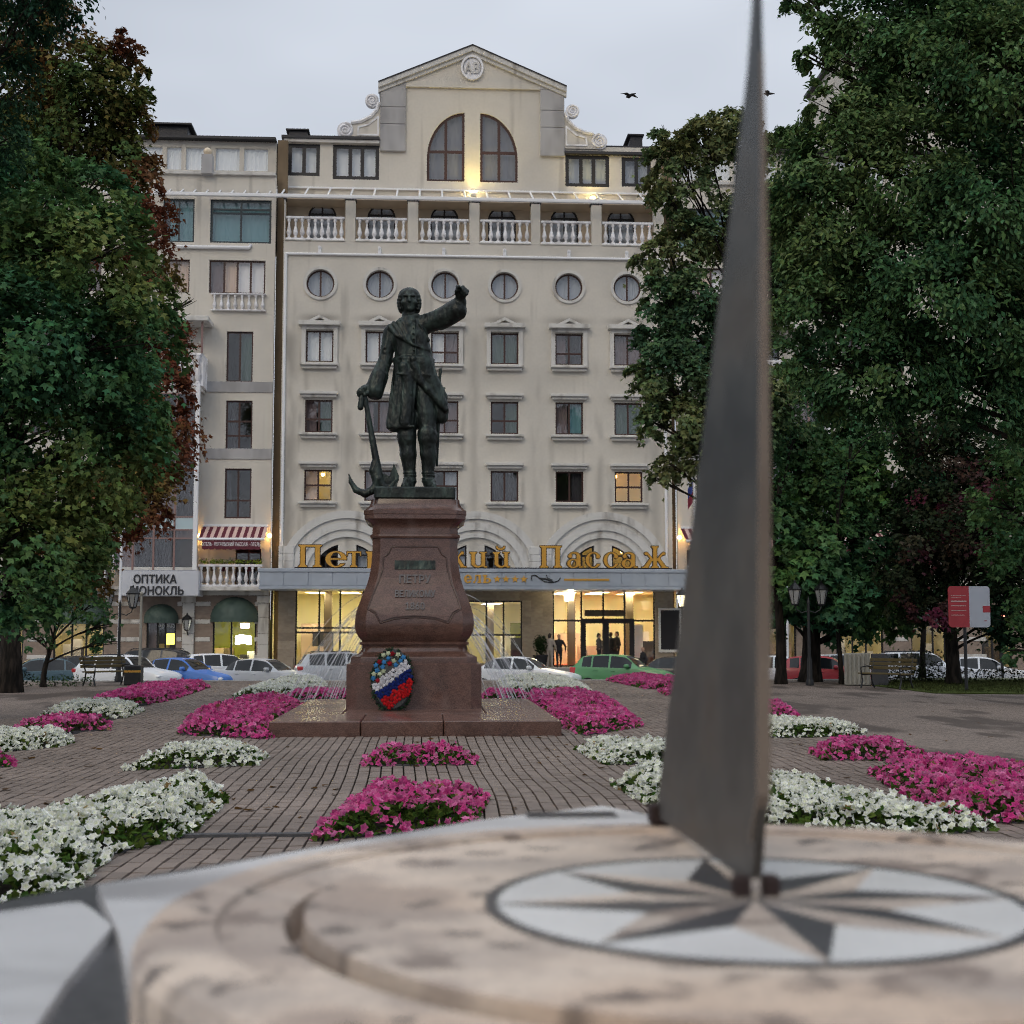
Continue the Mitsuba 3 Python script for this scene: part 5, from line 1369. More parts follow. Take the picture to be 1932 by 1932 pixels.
put(STT + '__base_plate', MB().box(PCX - 79 * PPX, PCX + 77 * PPX, PCY - 0.85, PCY + 0.85, zy(938.4), zstat + 0.004, 0.03), 'bronze')

# ---- wreath
WR = new('memorial_wreath')
tag(WR, 'oval memorial wreath with white, blue and red flower stripes leaning on the pedestal base', 'wreath')
WX, WZ = PCX + (742.5 - 782) * PPX, zy(1282)
lean = math.radians(9); Yw = YF - 0.30
def wp(a, b, o=0.0):       # local (across, up, outwards) -> world
    return np.array([WX + a, Yw - 0.05 + b * math.sin(lean) - o * math.cos(lean), WZ + b * math.cos(lean) + o * math.sin(lean)])
RA, RB = 36 * PPX, 54 * PPX
rw_ = np.random.default_rng(4)
mb = MB()
t = np.linspace(0, 2 * math.pi, 40, endpoint=False)
v = np.array([wp(RA * math.cos(a) * s_, RB * math.sin(a) * s_, o) for s_, o in ((1.06, -0.08), (1.09, 0), (0.95, 0.04), (0.5, 0.05)) for a in t])
mb.loft([v[i * 40:(i + 1) * 40] for i in range(4)])
put(WR + '__backing', mb, 'dark_metal')
tilt_ = math.radians(14)
def inside(a, b, s_=1.0): return (a / RA) ** 2 + (b / RB) ** 2 < s_
flow = {'white': [], 'blue': [], 'red': [], 'sky': [], 'cream': [], 'crimson': []}
al = math.radians(36)
for _ in range(6000):
    a, b = rw_.uniform(-RA, RA), rw_.uniform(-RB, RB)
    if not inside(a, b, 0.97): continue
    q = (-math.sin(al) * a + math.cos(al) * b) / PPX
    s_ = (math.cos(al) * a + math.sin(al) * b) / PPX
    if -38 < q < 15 and s_ > -36:
        kcol = 'white' if q > -1 else 'blue' if q > -17 else 'red'; rad = 0.036
    elif q >= 15 or True:
        if q < 15 or (a / RA) ** 2 + (b / RB) ** 2 < 0.30: continue
        if rw_.random() < 0.35: continue
        kcol = ['sky', 'cream', 'crimson'][rw_.integers(3)]; rad = 0.044
    if all((a - c[0]) ** 2 + (b - c[1]) ** 2 > ((1.2 if rad < 0.04 else 1.75) * rad) ** 2 for L in flow.values() for c in L):
        flow[kcol].append((a, b, rad))
FCOL = {'white': (0.70, 0.70, 0.74), 'blue': (0.022, 0.038, 0.19), 'red': (0.55, 0.022, 0.026), 'sky': (0.06, 0.24, 0.50), 'cream': (0.60, 0.66, 0.46), 'crimson': (0.30, 0.02, 0.03)}
for kc, L in flow.items():
    mb = MB()
    for a, b, r in L:
        c = wp(a, b, 0.06); n_ = np.array([0, -math.cos(lean), math.sin(lean)]); ph = rw_.uniform(0, 6.28)
        e1 = np.array([1.0, 0, 0]); e2 = np.cross(n_, e1)
        for lay, (rr, up) in enumerate(((1.25, 0.0), (0.8, 0.028))):
            P = [c + n_ * (up + 0.02)]
            for i in range(10):
                q = ph + lay * 0.5 + i * math.pi / 5; R = r * rr * (1.0 if i % 2 == 0 else 0.62)
                P.append(c + (e1 * math.cos(q) + e2 * math.sin(q)) * R + n_ * (up + (0.012 if i % 2 else 0.0) + rw_.uniform(0, 0.014)))
            mb.add(P, np.array([[0, i + 1, (i + 1) % 10 + 1] for i in range(10)]), np.array(FCOL[kc]) * rw_.uniform(0.7, 1.12))
    stuffpart(put(WR + '__blossoms_' + kc, mb, 'petal'))
mb = MB()
for _ in range(1500):
    a = rw_.uniform(0, 6.283); s_ = rw_.uniform(0.6, 1.12); top_ = math.sin(a) > 0.1
    if not top_ and s_ < 0.97: continue
    c = wp(RA * s_ * math.cos(a), RB * s_ * math.sin(a), rw_.uniform(-0.02, 0.05)); d = rw_.standard_normal(3); d /= np.linalg.norm(d)
    e = np.cross(d, rw_.standard_normal(3)); e /= np.linalg.norm(e); L = rw_.uniform(0.05, 0.1)
    mb.add([c - e * 0.015, c + d * L, c + e * 0.015], np.array([[0, 1, 2]]), np.array([0.02, 0.045, 0.025]) * rw_.uniform(0.4, 1.6))
stuffpart(put(WR + '__greenery', mb, 'leaf'))
zb0 = 0.262
for dx in (-0.13, -0.05, 0.08, 0.2):
    p = wp(dx * 0.8, -RB * 0.9, 0.0)
    put(WR + '__stand_leg', MB().tube([p, (p[0] + dx * 0.5, p[1] - 0.22 + abs(dx), zb0)], 0.009, 5), 'dark_metal')

# ---- fountain behind the pedestal
FT = new('fountain')
tag(FT, 'fountain behind the pedestal with thin white jets arching out to both sides', 'fountain')
FX, FY = PCX, PCY + 6.0
put(FT + '__basin', MB().lathe([(0.9, 0.0), (1.0, 0.0), (1.0, 0.22), (0.86, 0.24), (0.84, 0.1), (0.01, 0.08)], FX, FY, 0.0, 28), 'granite', 40)
put(FT + '__nozzle', MB().lathe([(0.16, 0.08), (0.12, 0.5), (0.16, 1.9), (0.3, 2.1), (0.02, 2.15)], FX, FY, 0, 12), 'bronze', 40)
rf = np.random.default_rng(6)
for i in range(64):
    side = -1 if i % 2 else 1
    az = rf.uniform(-0.55, 0.55) + (0 if side > 0 else math.pi)
    v0h = rf.uniform(2.2, 3.7); v0z = rf.uniform(1.2, 2.5)
    if rf.random() < 0.2: v0h *= 0.75
    h0 = 2.0 + rf.uniform(0, 0.35); tend = (v0z + math.sqrt(v0z ** 2 + 2 * 9.81 * h0)) / 9.81
    tt = np.linspace(0.02, tend, 26)
    jit = np.cumsum(rf.normal(0, 0.006, (26, 3)), 0)
    P = np.stack([FX + v0h * math.cos(az) * tt, FY + v0h * math.sin(az) * tt, np.maximum(h0 + v0z * tt - 4.905 * tt ** 2, 0.02)], 1) + jit
    put(FT + '__water_jet', MB().tube(P, rf.uniform(0.6, 1.3, 26) * 0.0075, 5), 'water_white', True)

# ------------------------------------------------------------------ sundial in the foreground
ZT = 1.37
SD = new('sundial_table')
tag(SD, 'round travertine sundial table with an inlaid compass star, blurred in front of the square', 'sundial')
C0 = G(1425, 1703, ZT); cx_, cy_ = C0[0], C0[1]
dep0 = (C0 - CAM) @ fwd
perpx = dep0 / FPX
RR = 511 * perpx; RG = 863 * perpx; RD = 1128 * perpx


def turned(prof, n=160):
    return MB().lathe(prof, cx_, cy_, ZT, n)


gw = 0.008
put(SD + '__disc', turned([(RD - 0.02, -0.105), (RD + 0.004, -0.09), (RD + 0.004, -0.02), (RD - 0.006, -0.006), (RD - 0.022, 0.0), (RG + 0.075, 0.0), (RG + 0.070, -0.007), (RG + 0.062, -0.007), (RG + 0.03, -0.005), (RG + gw, -0.008), (RG + 0.002, -0.040), (RG - gw, -0.040), (RG - gw * 1.5, 0.002), (RG - gw * 2.2, 0.004), (RR + 0.03, 0.002), (RR + 0.012, 0.0), (0.001, -0.004)]), 'travertine', 30)


def flatpoly(key, pts, z0, z1, m): return put(key, MB().slab(Polygon(pts), z0, z1), m)


def pol(r, a): return (cx_ + r * math.cos(a), cy_ + r * math.sin(a))


TH = np.linspace(0, 2 * math.pi, 121)[:-1]
rg = Polygon([pol(RR, a) for a in TH]).difference(Polygon([pol(RR * 0.955, a) for a in TH]))
put(SD + '__inlay_ring', MB().slab(rg, ZT - 0.003, ZT + 0.002), 'inset_grey')
put(SD + '__inlay_field', MB().slab(Polygon([pol(RR * 0.953, a) for a in TH]), ZT - 0.003, ZT + 0.0012), 'inset_white')
tip = G(1556, 1812, ZT); a0 = math.atan2(tip[1] - cy_, tip[0] - cx_)
for i in range(8):
    a = a0 + i * math.pi / 4; r1 = RR * (0.95 if i % 2 == 0 else 0.93); r2 = RR * 0.46
    for sgn, m in ((-1, 'inset_tan'), (1, 'inset_grey')):
        flatpoly(SD + '__star_point', [(cx_, cy_), pol(r1, a), pol(r2, a + sgn * math.pi / 8)], ZT - 0.002, ZT + 0.0022 + 0.0003 * (sgn > 0), m)
for x, y, w in ((1077, 1538, 0.07),):
    p = G(x, y, ZT)
    put(SD + '__name_plate', MB().box(p[0] - w, p[0] + w, p[1] - 0.03, p[1] + 0.03, ZT, ZT + 0.002).box(p[0] - w * 0.9, p[0] + w * 0.9, p[1] - 0.006, p[1] + 0.006, ZT + 0.002, ZT + 0.004), 'inset_grey')
# slabs below the disc
zs1 = ZT - 0.075
sa = [G(183, 1669, zs1)[:2], G(352, 1645, zs1)[:2], G(580, 1602, zs1)[:2], G(900, 1548, zs1)[:2], G(1135, 1520, zs1)[:2], G(1300, 1552, zs1)[:2], G(1932, 1625, zs1)[:2], (cx_ + 0.9, cy_ + 0.1), (cx_ + 0.8, cy_ - 0.5), (cx_, cy_ - 0.75), (cx_ - 0.5, cy_ - 0.55), G(225, 1760, zs1)[:2]]
put(SD + '__marble_slab', MB().slab(Polygon(sa).buffer(-0.01).buffer(0.01), ZT - 0.2, zs1), 'marble')
sb_ = [G(-120, 1735, zs1)[:2], G(0, 1714, zs1)[:2], G(150, 1694, zs1)[:2], G(178, 1712, zs1)[:2], G(212, 1740, zs1)[:2], G(120, 1850, zs1)[:2], G(20, 2000, zs1)[:2], G(-160, 2150, zs1)[:2], G(-400, 2000, zs1)[:2], G(-400, 1790, zs1)[:2]]
put(SD + '__marble_slab', MB().slab(Polygon(sb_).buffer(-0.012).buffer(0.012), ZT - 0.2, zs1 - 0.004), 'marble')
base = Polygon(sa).union(Polygon(sb_)).convex_hull
put(SD + '__lower_slab', MB().slab(base.buffer(0.10).intersection(sbox(-5, 0.05, 9, 9)), ZT - 0.30, zs1 - 0.02), 'darkstone')
put(SD + '__pillar', MB().lathe([(0.5, 0), (0.5, 0.1), (0.36, 0.16), (0.33, 0.9), (0.45, ZT - 0.3)], cx_, cy_, 0, 8), 'travertine')
# gnomon blade
GN = new('gnomon')
tag(GN, 'tall tapering dark steel gnomon blade standing on the sundial', 'gnomon')
fA, fB = G(1431, 1697, ZT), G(1246, 1556, ZT)
ex = (fB - fA); Lb = np.linalg.norm(ex); ex = ex / Lb; en = np.cross(ex, [0, 0, 1.0])


def onplate(x, y):
    d = ray(x, y); t = ((fA - CAM) @ en) / (d @ en); p = CAM + d * t - fA
    return (p @ ex, p[2])


prof = [onplate(*p) for p in ((1247, 1512), (1266, 1350), (1286, 1200), (1310, 1000), (1334, 800), (1358, 600), (1380, 420), (1399, 260), (1413, 130), (1421, 20), (1426, -60))]
s0 = 0.0
front = [onplate(*p) for p in ((1433, -60), (1436, 100), (1439, 300), (1441, 600), (1441, 1000), (1440, 1500))]
poly = [(0.004, 0.022), (0.05, 0.012), (Lb * 0.5, 0.014), (Lb * 0.96, 0.012)] + prof + front
pg_ = Polygon(poly).buffer(0)
m_ = trimesh.creation.extrude_polygon(pg_, 1.0, engine='earcut'); pv_ = np.array(m_.vertices)
th = np.interp(pv_[:, 1], [0, 0.45, 0.9], [0.0105, 0.009, 0.004])
W = fA + pv_[:, :1] * ex + (pv_[:, 2:] - 0.5) * th[:, None] * en + pv_[:, 1:2] * np.array([0, 0, 1.0])
W[:, 2] = W[:, 2]
put(GN + '__blade', (W, np.array(m_.faces)), 'steel')
fr = np.array(front[1:] + [(0.006, 0.06)]); wd = np.interp(fr[:, 1], [0, 0.45, 0.9], [0.0145, 0.0130, 0.003]) / 2
rg4 = [np.array([fA + (p[0] + a) * ex + b * en + [0, 0, p[1]] for a, b in ((-0.004, -w), (0.001, -w), (0.001, w), (-0.004, w))]) for p, w in zip(fr, wd)]
put(GN + '__front_edge', MB().loft(rg4), 'worn_edge')
for c, w, h in ((fB, 0.017, 0.030), (fA + en * 0.016 + ex * 0.01, 0.0095, 0.023), (fA - en * 0.016 + ex * 0.01, 0.0095, 0.023)):
    mb = MB().box(-w, w, -w, w, 0, h, 0.004); v_, f_ = mb.get()
    put(GN + '__foot_bracket', (rot(v_, math.atan2(ex[1], ex[0]), (c[0], c[1], ZT + 0.001)), f_), 'rust')
# ------------------------------------------------------------------ flower beds
rng = np.random.default_rng(77)
FT_ = []
for i in range(10):
    a = i * math.pi / 5; R = 1.0 if i % 2 == 0 else 0.66
    FT_.append((R * math.cos(a), R * math.sin(a), 0.28 if i % 2 == 0 else 0.22))
FT_ = np.array([(0, 0, -0.12)] + FT_)
FF_ = np.array([[0, i + 1, (i + 1) % 10 + 1] for i in range(10)])


def frames(n, up=0.0, r=rng):
    d = r.standard_normal((n, 3)); d[:, 2] += up; d /= np.linalg.norm(d, axis=1, keepdims=True)
    h = r.standard_normal((n, 3)); e1 = np.cross(d, h); e1 /= np.linalg.norm(e1, axis=1, keepdims=True)
    return e1, np.cross(d, e1), d


def scatter(tmpl, faces, pos, e1, e2, e3, size, col):
    V = pos[:, None] + size[:, None, None] * (tmpl[None, :, :1] * e1[:, None] + tmpl[None, :, 1:2] * e2[:, None] + tmpl[None, :, 2:] * e3[:, None])
    n, m = len(pos), len(tmpl)
    F = (faces[None] + (np.arange(n) * m)[:, None, None]).reshape(-1, 3)
    return V.reshape(-1, 3), F, np.repeat(col, m, 0)


LEAF_T = np.array([(0, -0.5, 0), (0.32, 0.0, 0.06), (0, 0.55, -0.03), (-0.32, 0.0, 0.06)])
LEAF_F = np.array([[0, 1, 2], [0, 2, 3]])


def points_in(poly, n, r):
    b = poly.bounds; out = np.zeros((0, 2))
    while len(out) < n:
        q = r.uniform((b[0], b[1]), (b[2], b[3]), (n * 2 + 50, 2))
        out = np.vstack([out, q[shapely.contains_xy(poly, q[:, 0], q[:, 1])]])
    return out[:n]


TONE = {'white': np.array([0.86, 0.87, 0.90]), 'pink': np.array([0.64, 0.075, 0.28])}
for bi, ((colr, _, lab), poly) in enumerate(zip(BEDS, bedpolys)):
    t = new('flower_bed')
    tag(t, lab, 'flower bed')
    r = np.random.default_rng(100 + bi)
    area = poly.area; dist = poly.centroid.y
    cam_p = poly if dist > 14 else poly.intersection(Polygon([(-6, 4), (6, 4), (14, 30), (-14, 30)]))
    if cam_p.is_empty: cam_p = poly
    put(t + '__edging', MB().slab(poly.buffer(0.035, join_style=2).difference(poly.buffer(-0.005)), -0.01, 0.04), 'kerb')
    put(t + '__soil', MB().slab(poly.buffer(-0.006), -0.01, 0.035), 'soil')
    inner = cam_p.buffer(-0.03)
    def hgt(q):
        bd = np.where(shapely.contains_xy(poly, q[:, 0], q[:, 1]), shapely.distance(shapely.points(q), poly.boundary), 0)
        b = np.clip(bd / 0.16, 0, 1) ** 0.6
        return b * (0.07 + 0.13 * meshkit.fbm(np.stack([q[:, 0] * 2.6, q[:, 1] * 2.6, q[:, 0] * 0 + bi], -1), 3, 4)) + 0.05
    nl = int(cam_p.area * (700 if dist < 16 else 420 if dist < 24 else 230)) + 60
    q = points_in(cam_p.buffer(0.09), nl, r)
    z = hgt(q) * r.uniform(0.25, 1.0, nl)
    e1, e2, e3 = frames(nl, 1.0, r)
    c = np.array([0.045, 0.085, 0.018]) * r.uniform(0.45, 1.5, (nl, 1)) * np.stack([r.uniform(0.8, 1.4, nl), np.ones(nl), np.ones(nl)], 1)
    v_, f_, cc = scatter(LEAF_T, LEAF_F, np.column_stack([q, z + 0.02]), e1, e2, e3, r.uniform(0.05, 0.10, nl), c)
    k = put(t + '__foliage', (v_, f_), 'leaf', color=cc); stuffpart(k)
    nf = int(cam_p.area * (330 if dist < 24 else 180)) + 20
    q = points_in(cam_p.buffer(0.10), nf * 2, r)
    den = meshkit.fbm(np.stack([q[:, 0] * 3.2, q[:, 1] * 3.2, q[:, 0] * 0 + 7 + bi], -1), 3, 6)
    q = q[den + r.uniform(-0.12, 0.12, len(q)) > 0.42][:int(nf * 1.45)]; nf = len(q)
    z = hgt(q) + r.uniform(-0.03, 0.05, nf)
    e1, e2, e3 = frames(nf, 1.1, r)
    e3 = e3 + np.array([0, -0.35, 0]); e3 /= np.linalg.norm(e3, axis=1, keepdims=True); e1 = np.cross(e2, e3); e1 /= np.linalg.norm(e1, axis=1, keepdims=True); e2 = np.cross(e3, e1)
    base = TONE[colr] * r.uniform(0.8, 1.1, (nf, 1))
    if colr == 'pink':
        mixv = r.random((nf, 1)) ** 1.6; base = (TONE['pink'] * (1 - mixv) + np.array([0.78, 0.30, 0.50]) * mixv) * r.uniform(0.6, 1.1, (nf, 1))
    else: base = base * r.uniform(0.82, 1.04, (nf, 1)) * np.stack([np.ones(nf), np.ones(nf), r.uniform(0.9, 1.0, nf)], 1)
    wilt = r.random(nf) < 0.015; base[wilt] = np.array([0.30, 0.20, 0.10]) * r.uniform(0.5, 1.2, (wilt.sum(), 1))
    v_, f_, cc = scatter(FT_, FF_, np.column_stack([q, z]), e1, e2, e3, r.uniform(0.022, 0.045, nf) * (1.0 if dist < 24 else 1.25), base)
    cen = np.zeros(len(cc), bool); cen[::11] = True
    cc = cc.copy(); cc[cen] = cc[cen] * ([0.8, 0.85, 0.55] if colr == 'white' else [0.75, 0.4, 0.7])
    k = put(t + '__blossoms', (v_, f_), 'petal', color=cc); stuffpart(k)

# ------------------------------------------------------------------ cars
def car_parts(kind):
    """stations along the length: x, bottom, belt height, roof height, half width low, half width belt, half width roof"""
    if kind == 'sedan':
        L = 4.55
        st_ = [(0.0, .36, .60, .62, .55, .52, .40), (0.10, .24, .70, .73, .78, .74, .60), (0.45, .20, .80, .83, .87, .82, .66), (1.15, .20, .92, .95, .89, .85, .70), (1.35, .20, .95, .985, .89, .85, .70), (2.05, .20, .965, 1.40, .89, .86, .58), (2.6, .20, .975, 1.46, .89, .86, .58), (3.2, .20, .985, 1.43, .89, .86, .57), (3.45, .20, .99, 1.37, .89, .86, .56), (4.02, .21, 1.0, 1.04, .88, .84, .66), (4.42, .26, .98, 1.02, .82, .78, .62), (4.55, .36, .84, .87, .70, .66, .5)]
        gl = dict(ws=(1.37, 2.05), rw=(3.45, 4.0), side=[(1.62, 2.52), (2.60, 3.30), (3.36, 3.72)])
    elif kind == 'hatch':
        L = 4.0
        st_ = [(0.0, .36, .60, .62, .58, .55, .42), (0.10, .24, .72, .75, .76, .72, .58), (0.4, .20, .84, .87, .84, .80, .64), (0.95, .20, .95, .98, .86, .82, .68), (1.12, .20, .97, 1.01, .86, .82, .68), (1.75, .20, .985, 1.44, .86, .83, .58), (2.4, .20, 1.0, 1.50, .86, .83, .59), (3.1, .20, 1.02, 1.48, .86, .83, .58), (3.5, .20, 1.03, 1.43, .86, .82, .56), (3.82, .22, 1.04, 1.08, .83, .79, .62), (3.95, .28, .98, 1.01, .79, .76, .60), (4.0, .40, .85, .88, .72, .68, .5)]
        gl = dict(ws=(1.14, 1.75), rw=(3.5, 3.82), side=[(1.42, 2.28), (2.36, 3.02), (3.08, 3.46)])
    else:
        L = 4.5
        st_ = [(0.0, .42, .72, .75, .62, .60, .46), (0.10, .30, .86, .89, .82, .78, .62), (0.45, .26, .98, 1.01, .90, .85, .68), (1.1, .26, 1.08, 1.11, .92, .87, .72), (1.28, .26, 1.10, 1.14, .92, .87, .72), (1.9, .26, 1.11, 1.60, .92, .88, .64), (2.6, .26, 1.12, 1.68, .92, .88, .65), (3.5, .26, 1.14, 1.65, .92, .88, .64), (4.05, .26, 1.15, 1.58, .91, .87, .62), (4.36, .28, 1.14, 1.18, .89, .85, .68), (4.46, .34, 1.04, 1.08, .86, .82, .65), (4.5, .46, .95, .98, .80, .76, .55)]
        gl = dict(ws=(1.30, 1.9), rw=(4.05, 4.36), side=[(1.58, 2.42), (2.50, 3.28), (3.36, 3.98)])
    A = np.array(st_)
    xs = np.unique(np.concatenate([np.linspace(0, L, 46), A[:, 0], np.array(gl['ws'] + gl['rw']), np.array(gl['side']).ravel()]))
    P = [PchipInterpolator(A[:, 0], A[:, i])(xs) for i in range(1, 7)]
    rings = []
    for x, zb, zl, zr, wl, wb, wr in zip(xs, *P):
        g = np.clip((zr - zl) / 0.4, 0, 1)
        half = [(0, zb), (wl * 0.86, zb), (wl * 0.97, zb + 0.07), (wl, zb + (zl - zb) * 0.42), (wl * 0.995, zl - 0.16), (wb, zl - 0.01), (wb * 0.985, zl + 0.008), (wr + (wb - wr) * 0.03 + 0.028 * g, zl + (zr - zl) * 0.93), (wr * 0.86, zr + 0.004), (0, zr + 0.022)]
        rings.append([(x, s * y, z) for s, pts in ((1, half), (-1, half[-2:0:-1])) for y, z in pts])
    R = np.array(rings); n = R.shape[1]; v = R.reshape(-1, 3)
    body, ws, rw, sides = [], [], [], {}
    for i in range(len(xs) - 1):
        xm_ = (xs[i] + xs[i + 1]) / 2
        for j in range(n):
            q = [i * n + j, (i + 1) * n + j, (i + 1) * n + (j + 1) % n, i * n + (j + 1) % n]
            topj = j in (7, 8, 9, 10) ; sidej = j in (6, 11)
            if topj and gl['ws'][0] < xm_ < gl['ws'][1] and j in (8, 9): ws.append(q)
            elif topj and gl['rw'][0] < xm_ < gl['rw'][1] and j in (8, 9): rw.append(q)
            elif sidej and any(a < xm_ < b for a, b in gl['side']):
                sides.setdefault((j, [a < xm_ < b for a, b in gl['side']].index(True)), []).append(q)
            else: body.append(q)
    body += []
    capf = [[0 * n + (n - 1 - j), 0 * n + (n - 2 - j), 0 * n + 0, 0 * n + 0] for j in range(n - 2)]
    k0, k1 = np.arange(n), (len(xs) - 1) * n + np.arange(n)
    fc = [[k0[0], k0[j], k0[j + 1]] for j in range(1, n - 1)] + [[k1[0], k1[j + 1], k1[j]] for j in range(1, n - 1)]
    tri = lambda Q: np.vstack([np.array(Q)[:, [0, 1, 2]], np.array(Q)[:, [0, 2, 3]]])
    return dict(L=L, v=v, body=np.vstack([tri(body), np.array(fc)]), ws=tri(ws), rw=tri(rw), sides={k: tri(q) for k, q in sides.items()}, A=A, gl=gl, P=(xs, P))


KINDS = {k: car_parts(k) for k in ('sedan', 'hatch', 'suv')}


def compact(v, f):
    u, inv = np.unique(f, return_inverse=True)
    return v[u], inv.reshape(-1, 3)


def car(kind, paint, px, py_roof, yaw_deg, label, Y=59.0, sc=1.0, group=None, anchor='center'):
    """px: pixel column of the middle of the roof; yaw: heading, 0 = towards the right of the street"""
    K = KINDS[kind]; L = K['L']
    t = new('parked_car'); tag(t, label, 'car', group)
    X = fx(px, Y, 1260); a = math.radians(yaw_deg)
    c, s = math.cos(a), math.sin(a)
    def W(v):
        v = np.asarray(v, float) * sc
        xl, yl = L * sc * 0.52 - v[:, 0], v[:, 1]      # front (x = 0) points along the heading
        return np.stack([X + xl * c - yl * s * -1 * -1, Y + xl * s + yl * c, v[:, 2] + ZR], 1)
    # mirrored axes keep faces outward
    def P(key, v, f, m, smooth=35):
        v2, f2 = compact(np.asarray(v, float), np.asarray(f)); return put(t + '__' + key, (W(v2), f2[:, ::-1]), m, smooth)
    P('body', K['v'], K['body'], 'car_' + paint, 40)
    P('windshield', K['v'], K['ws'], 'car_glass', True); P('rear_window', K['v'], K['rw'], 'car_glass', True)
    for k_, f in K['sides'].items(): P('side_window', K['v'], f, 'car_glass', True)
    A = K['A']; xs, PP = K['P']
    def at(x): return [float(np.interp(x, xs, p)) for p in PP]
    def Pm(key, mb, m, smooth=False):
        v, f = mb.get(); return put(t + '__' + key, (W(v), f[:, ::-1]), m, smooth)
    for x in (0.78, L - 0.82):
        for sg in (-1, 1):
            w = at(x)[3]
            rr = 0.31; y = sg * (w - 0.10)
            ang = np.arange(20) * 2 * np.pi / 20
            def rg_(r, yy): return np.stack([x + r * np.cos(ang), np.full(20, yy), 0.31 + r * np.sin(ang)], 1)
            wh = Pm('wheel', MB().loft([rg_(rr * 0.6, y - sg * 0.12), rg_(rr, y - sg * 0.1), rg_(rr * 1.0, y + sg * 0.09), rg_(rr * 0.94, y + sg * 0.115), rg_(rr * 0.66, y + sg * 0.117)]), 'tire', 40)
            v, f = MB().loft([rg_(rr * 0.66, y + sg * 0.119), rg_(rr * 0.6, y + sg * 0.10), rg_(rr * 0.2, y + sg * 0.118)]).get()
            put(wh + '__rim', (W(v), f[:, ::-1]), 'rim', 30)
    z_, wl, wb = at(0.14)[1], at(0.14)[3], at(0.14)[4]
    for sg in (-1, 1):
        y0_, y1_ = sorted((sg * wb * 0.60, sg * (wb + 0.035)))
        Pm('headlight', MB().box(0.06, 0.34, y0_, y1_, z_ - 0.13, z_ - 0.005, 0.035), 'headlight', 40)
        zl = at(L - 0.2)[1]; wbr = at(L - 0.2)[4]
        y0_, y1_ = sorted((sg * wbr * 0.72, sg * (wbr + 0.05)))
        Pm('taillight', MB().box(L - 0.26, L - 0.02, y0_, y1_, zl - 0.20, zl - 0.03, 0.035) if kind != 'hatch' else MB().box(L - 0.30, L - 0.03, y0_, y1_, zl - 0.28, zl - 0.02, 0.04), 'taillight', 40)
        xm_ = K['gl']['side'][0][0] + 0.14; wbm = at(xm_)[4]; zm = at(xm_)[1]
        y0_, y1_ = sorted((sg * (wbm - 0.02), sg * (wbm + 0.2)))
        Pm('mirror', MB().box(xm_ - 0.08, xm_ + 0.1, y0_, y1_, zm + 0.02, zm + 0.17, 0.04), 'car_' + paint, 40)
        for (xa, xb) in K['gl']['side'][:2]:
            wbm = at(xb - 0.1)[3]; y0_, y1_ = sorted((sg * (wbm - 0.02), sg * (wbm + 0.025)))
            Pm('door_handle', MB().box(xb - 0.22, xb - 0.05, y0_, y1_, at(xb)[1] - 0.14, at(xb)[1] - 0.11, 0.008), 'car_' + paint)
    Pm('grille', MB().box(-0.005, 0.1, -0.34, 0.34, 0.42, 0.58, 0.02), 'dark_metal')
    Pm('number_plate', MB().box(L - 0.03, L + 0.012, -0.26, 0.26, 0.62, 0.73, 0.006), 'white_paint')
    if kind == 'suv':
        for sg in (-1, 1): Pm('roof_rail', MB().tube([(2.0, sg * 0.58, 1.66), (2.1, sg * 0.58, 1.71), (3.8, sg * 0.57, 1.70), (3.95, sg * 0.57, 1.63)], 0.02, 6), 'dark_metal')
    return t


car('sedan', 'teal', 72, 0, -160, 'dark teal car behind the sapling at the far left', 57)
car('hatch', 'black', 172, 0, 15, 'dark car with a red tail light behind the trunk of the sapling', 60)
car('suv', 'white', 238, 0, -26, 'white station car with its bonnet towards the far left pink bed', 56.5, 0.95)
car('suv', 'black', 322, 0, -12, 'black off-roader behind the blue sedan, in front of the shop with the green dome awning', 63, 1.05)
car('sedan', 'blue', 345, 0, -24, 'blue sedan between the white station car and the silver sedan', 57.5)
car('hatch', 'white', 418, 0, 26, 'white hatchback with a red tail light, in front of the yellow lit shop', 61.5, 1.05)
car('sedan', 'silver', 499, 0, -22, 'silver sedan behind the white bed, left of the fountain', 57, 0.98)
car('suv', 'silver', 655, 0, 10, 'silver off-roader half hidden by the left side of the pedestal', 58.5)
car('sedan', 'white', 985, 0, -22, 'white sedan right of the pedestal, seen through the fountain jets', 57.5, 1.02)
car('hatch', 'green', 1172, 0, -26, 'green hatchback in front of the hotel entrance', 57.5, 1.05)
car('sedan', 'black', 1290, 0, -20, 'black sedan right of the green hatchback, beside the gnomon', 59)
car('hatch', 'white', 1474, 0, -20, 'white hatchback right of the gnomon, left of the thick tree trunk', 58.5)
car('hatch', 'red', 1556, 0, -20, 'red car behind the double street lamp, between two trunks', 57.5)
car('suv', 'white', 1740, 0, -15, 'white off-roader behind the park bench', 57.5)
car('hatch', 'silver', 1612, 0, -30, 'silver hatchback half hidden behind the red car', 63)
car('sedan', 'white', 1855, 0, -20, 'white sedan behind the red and white notice board', 57.5)

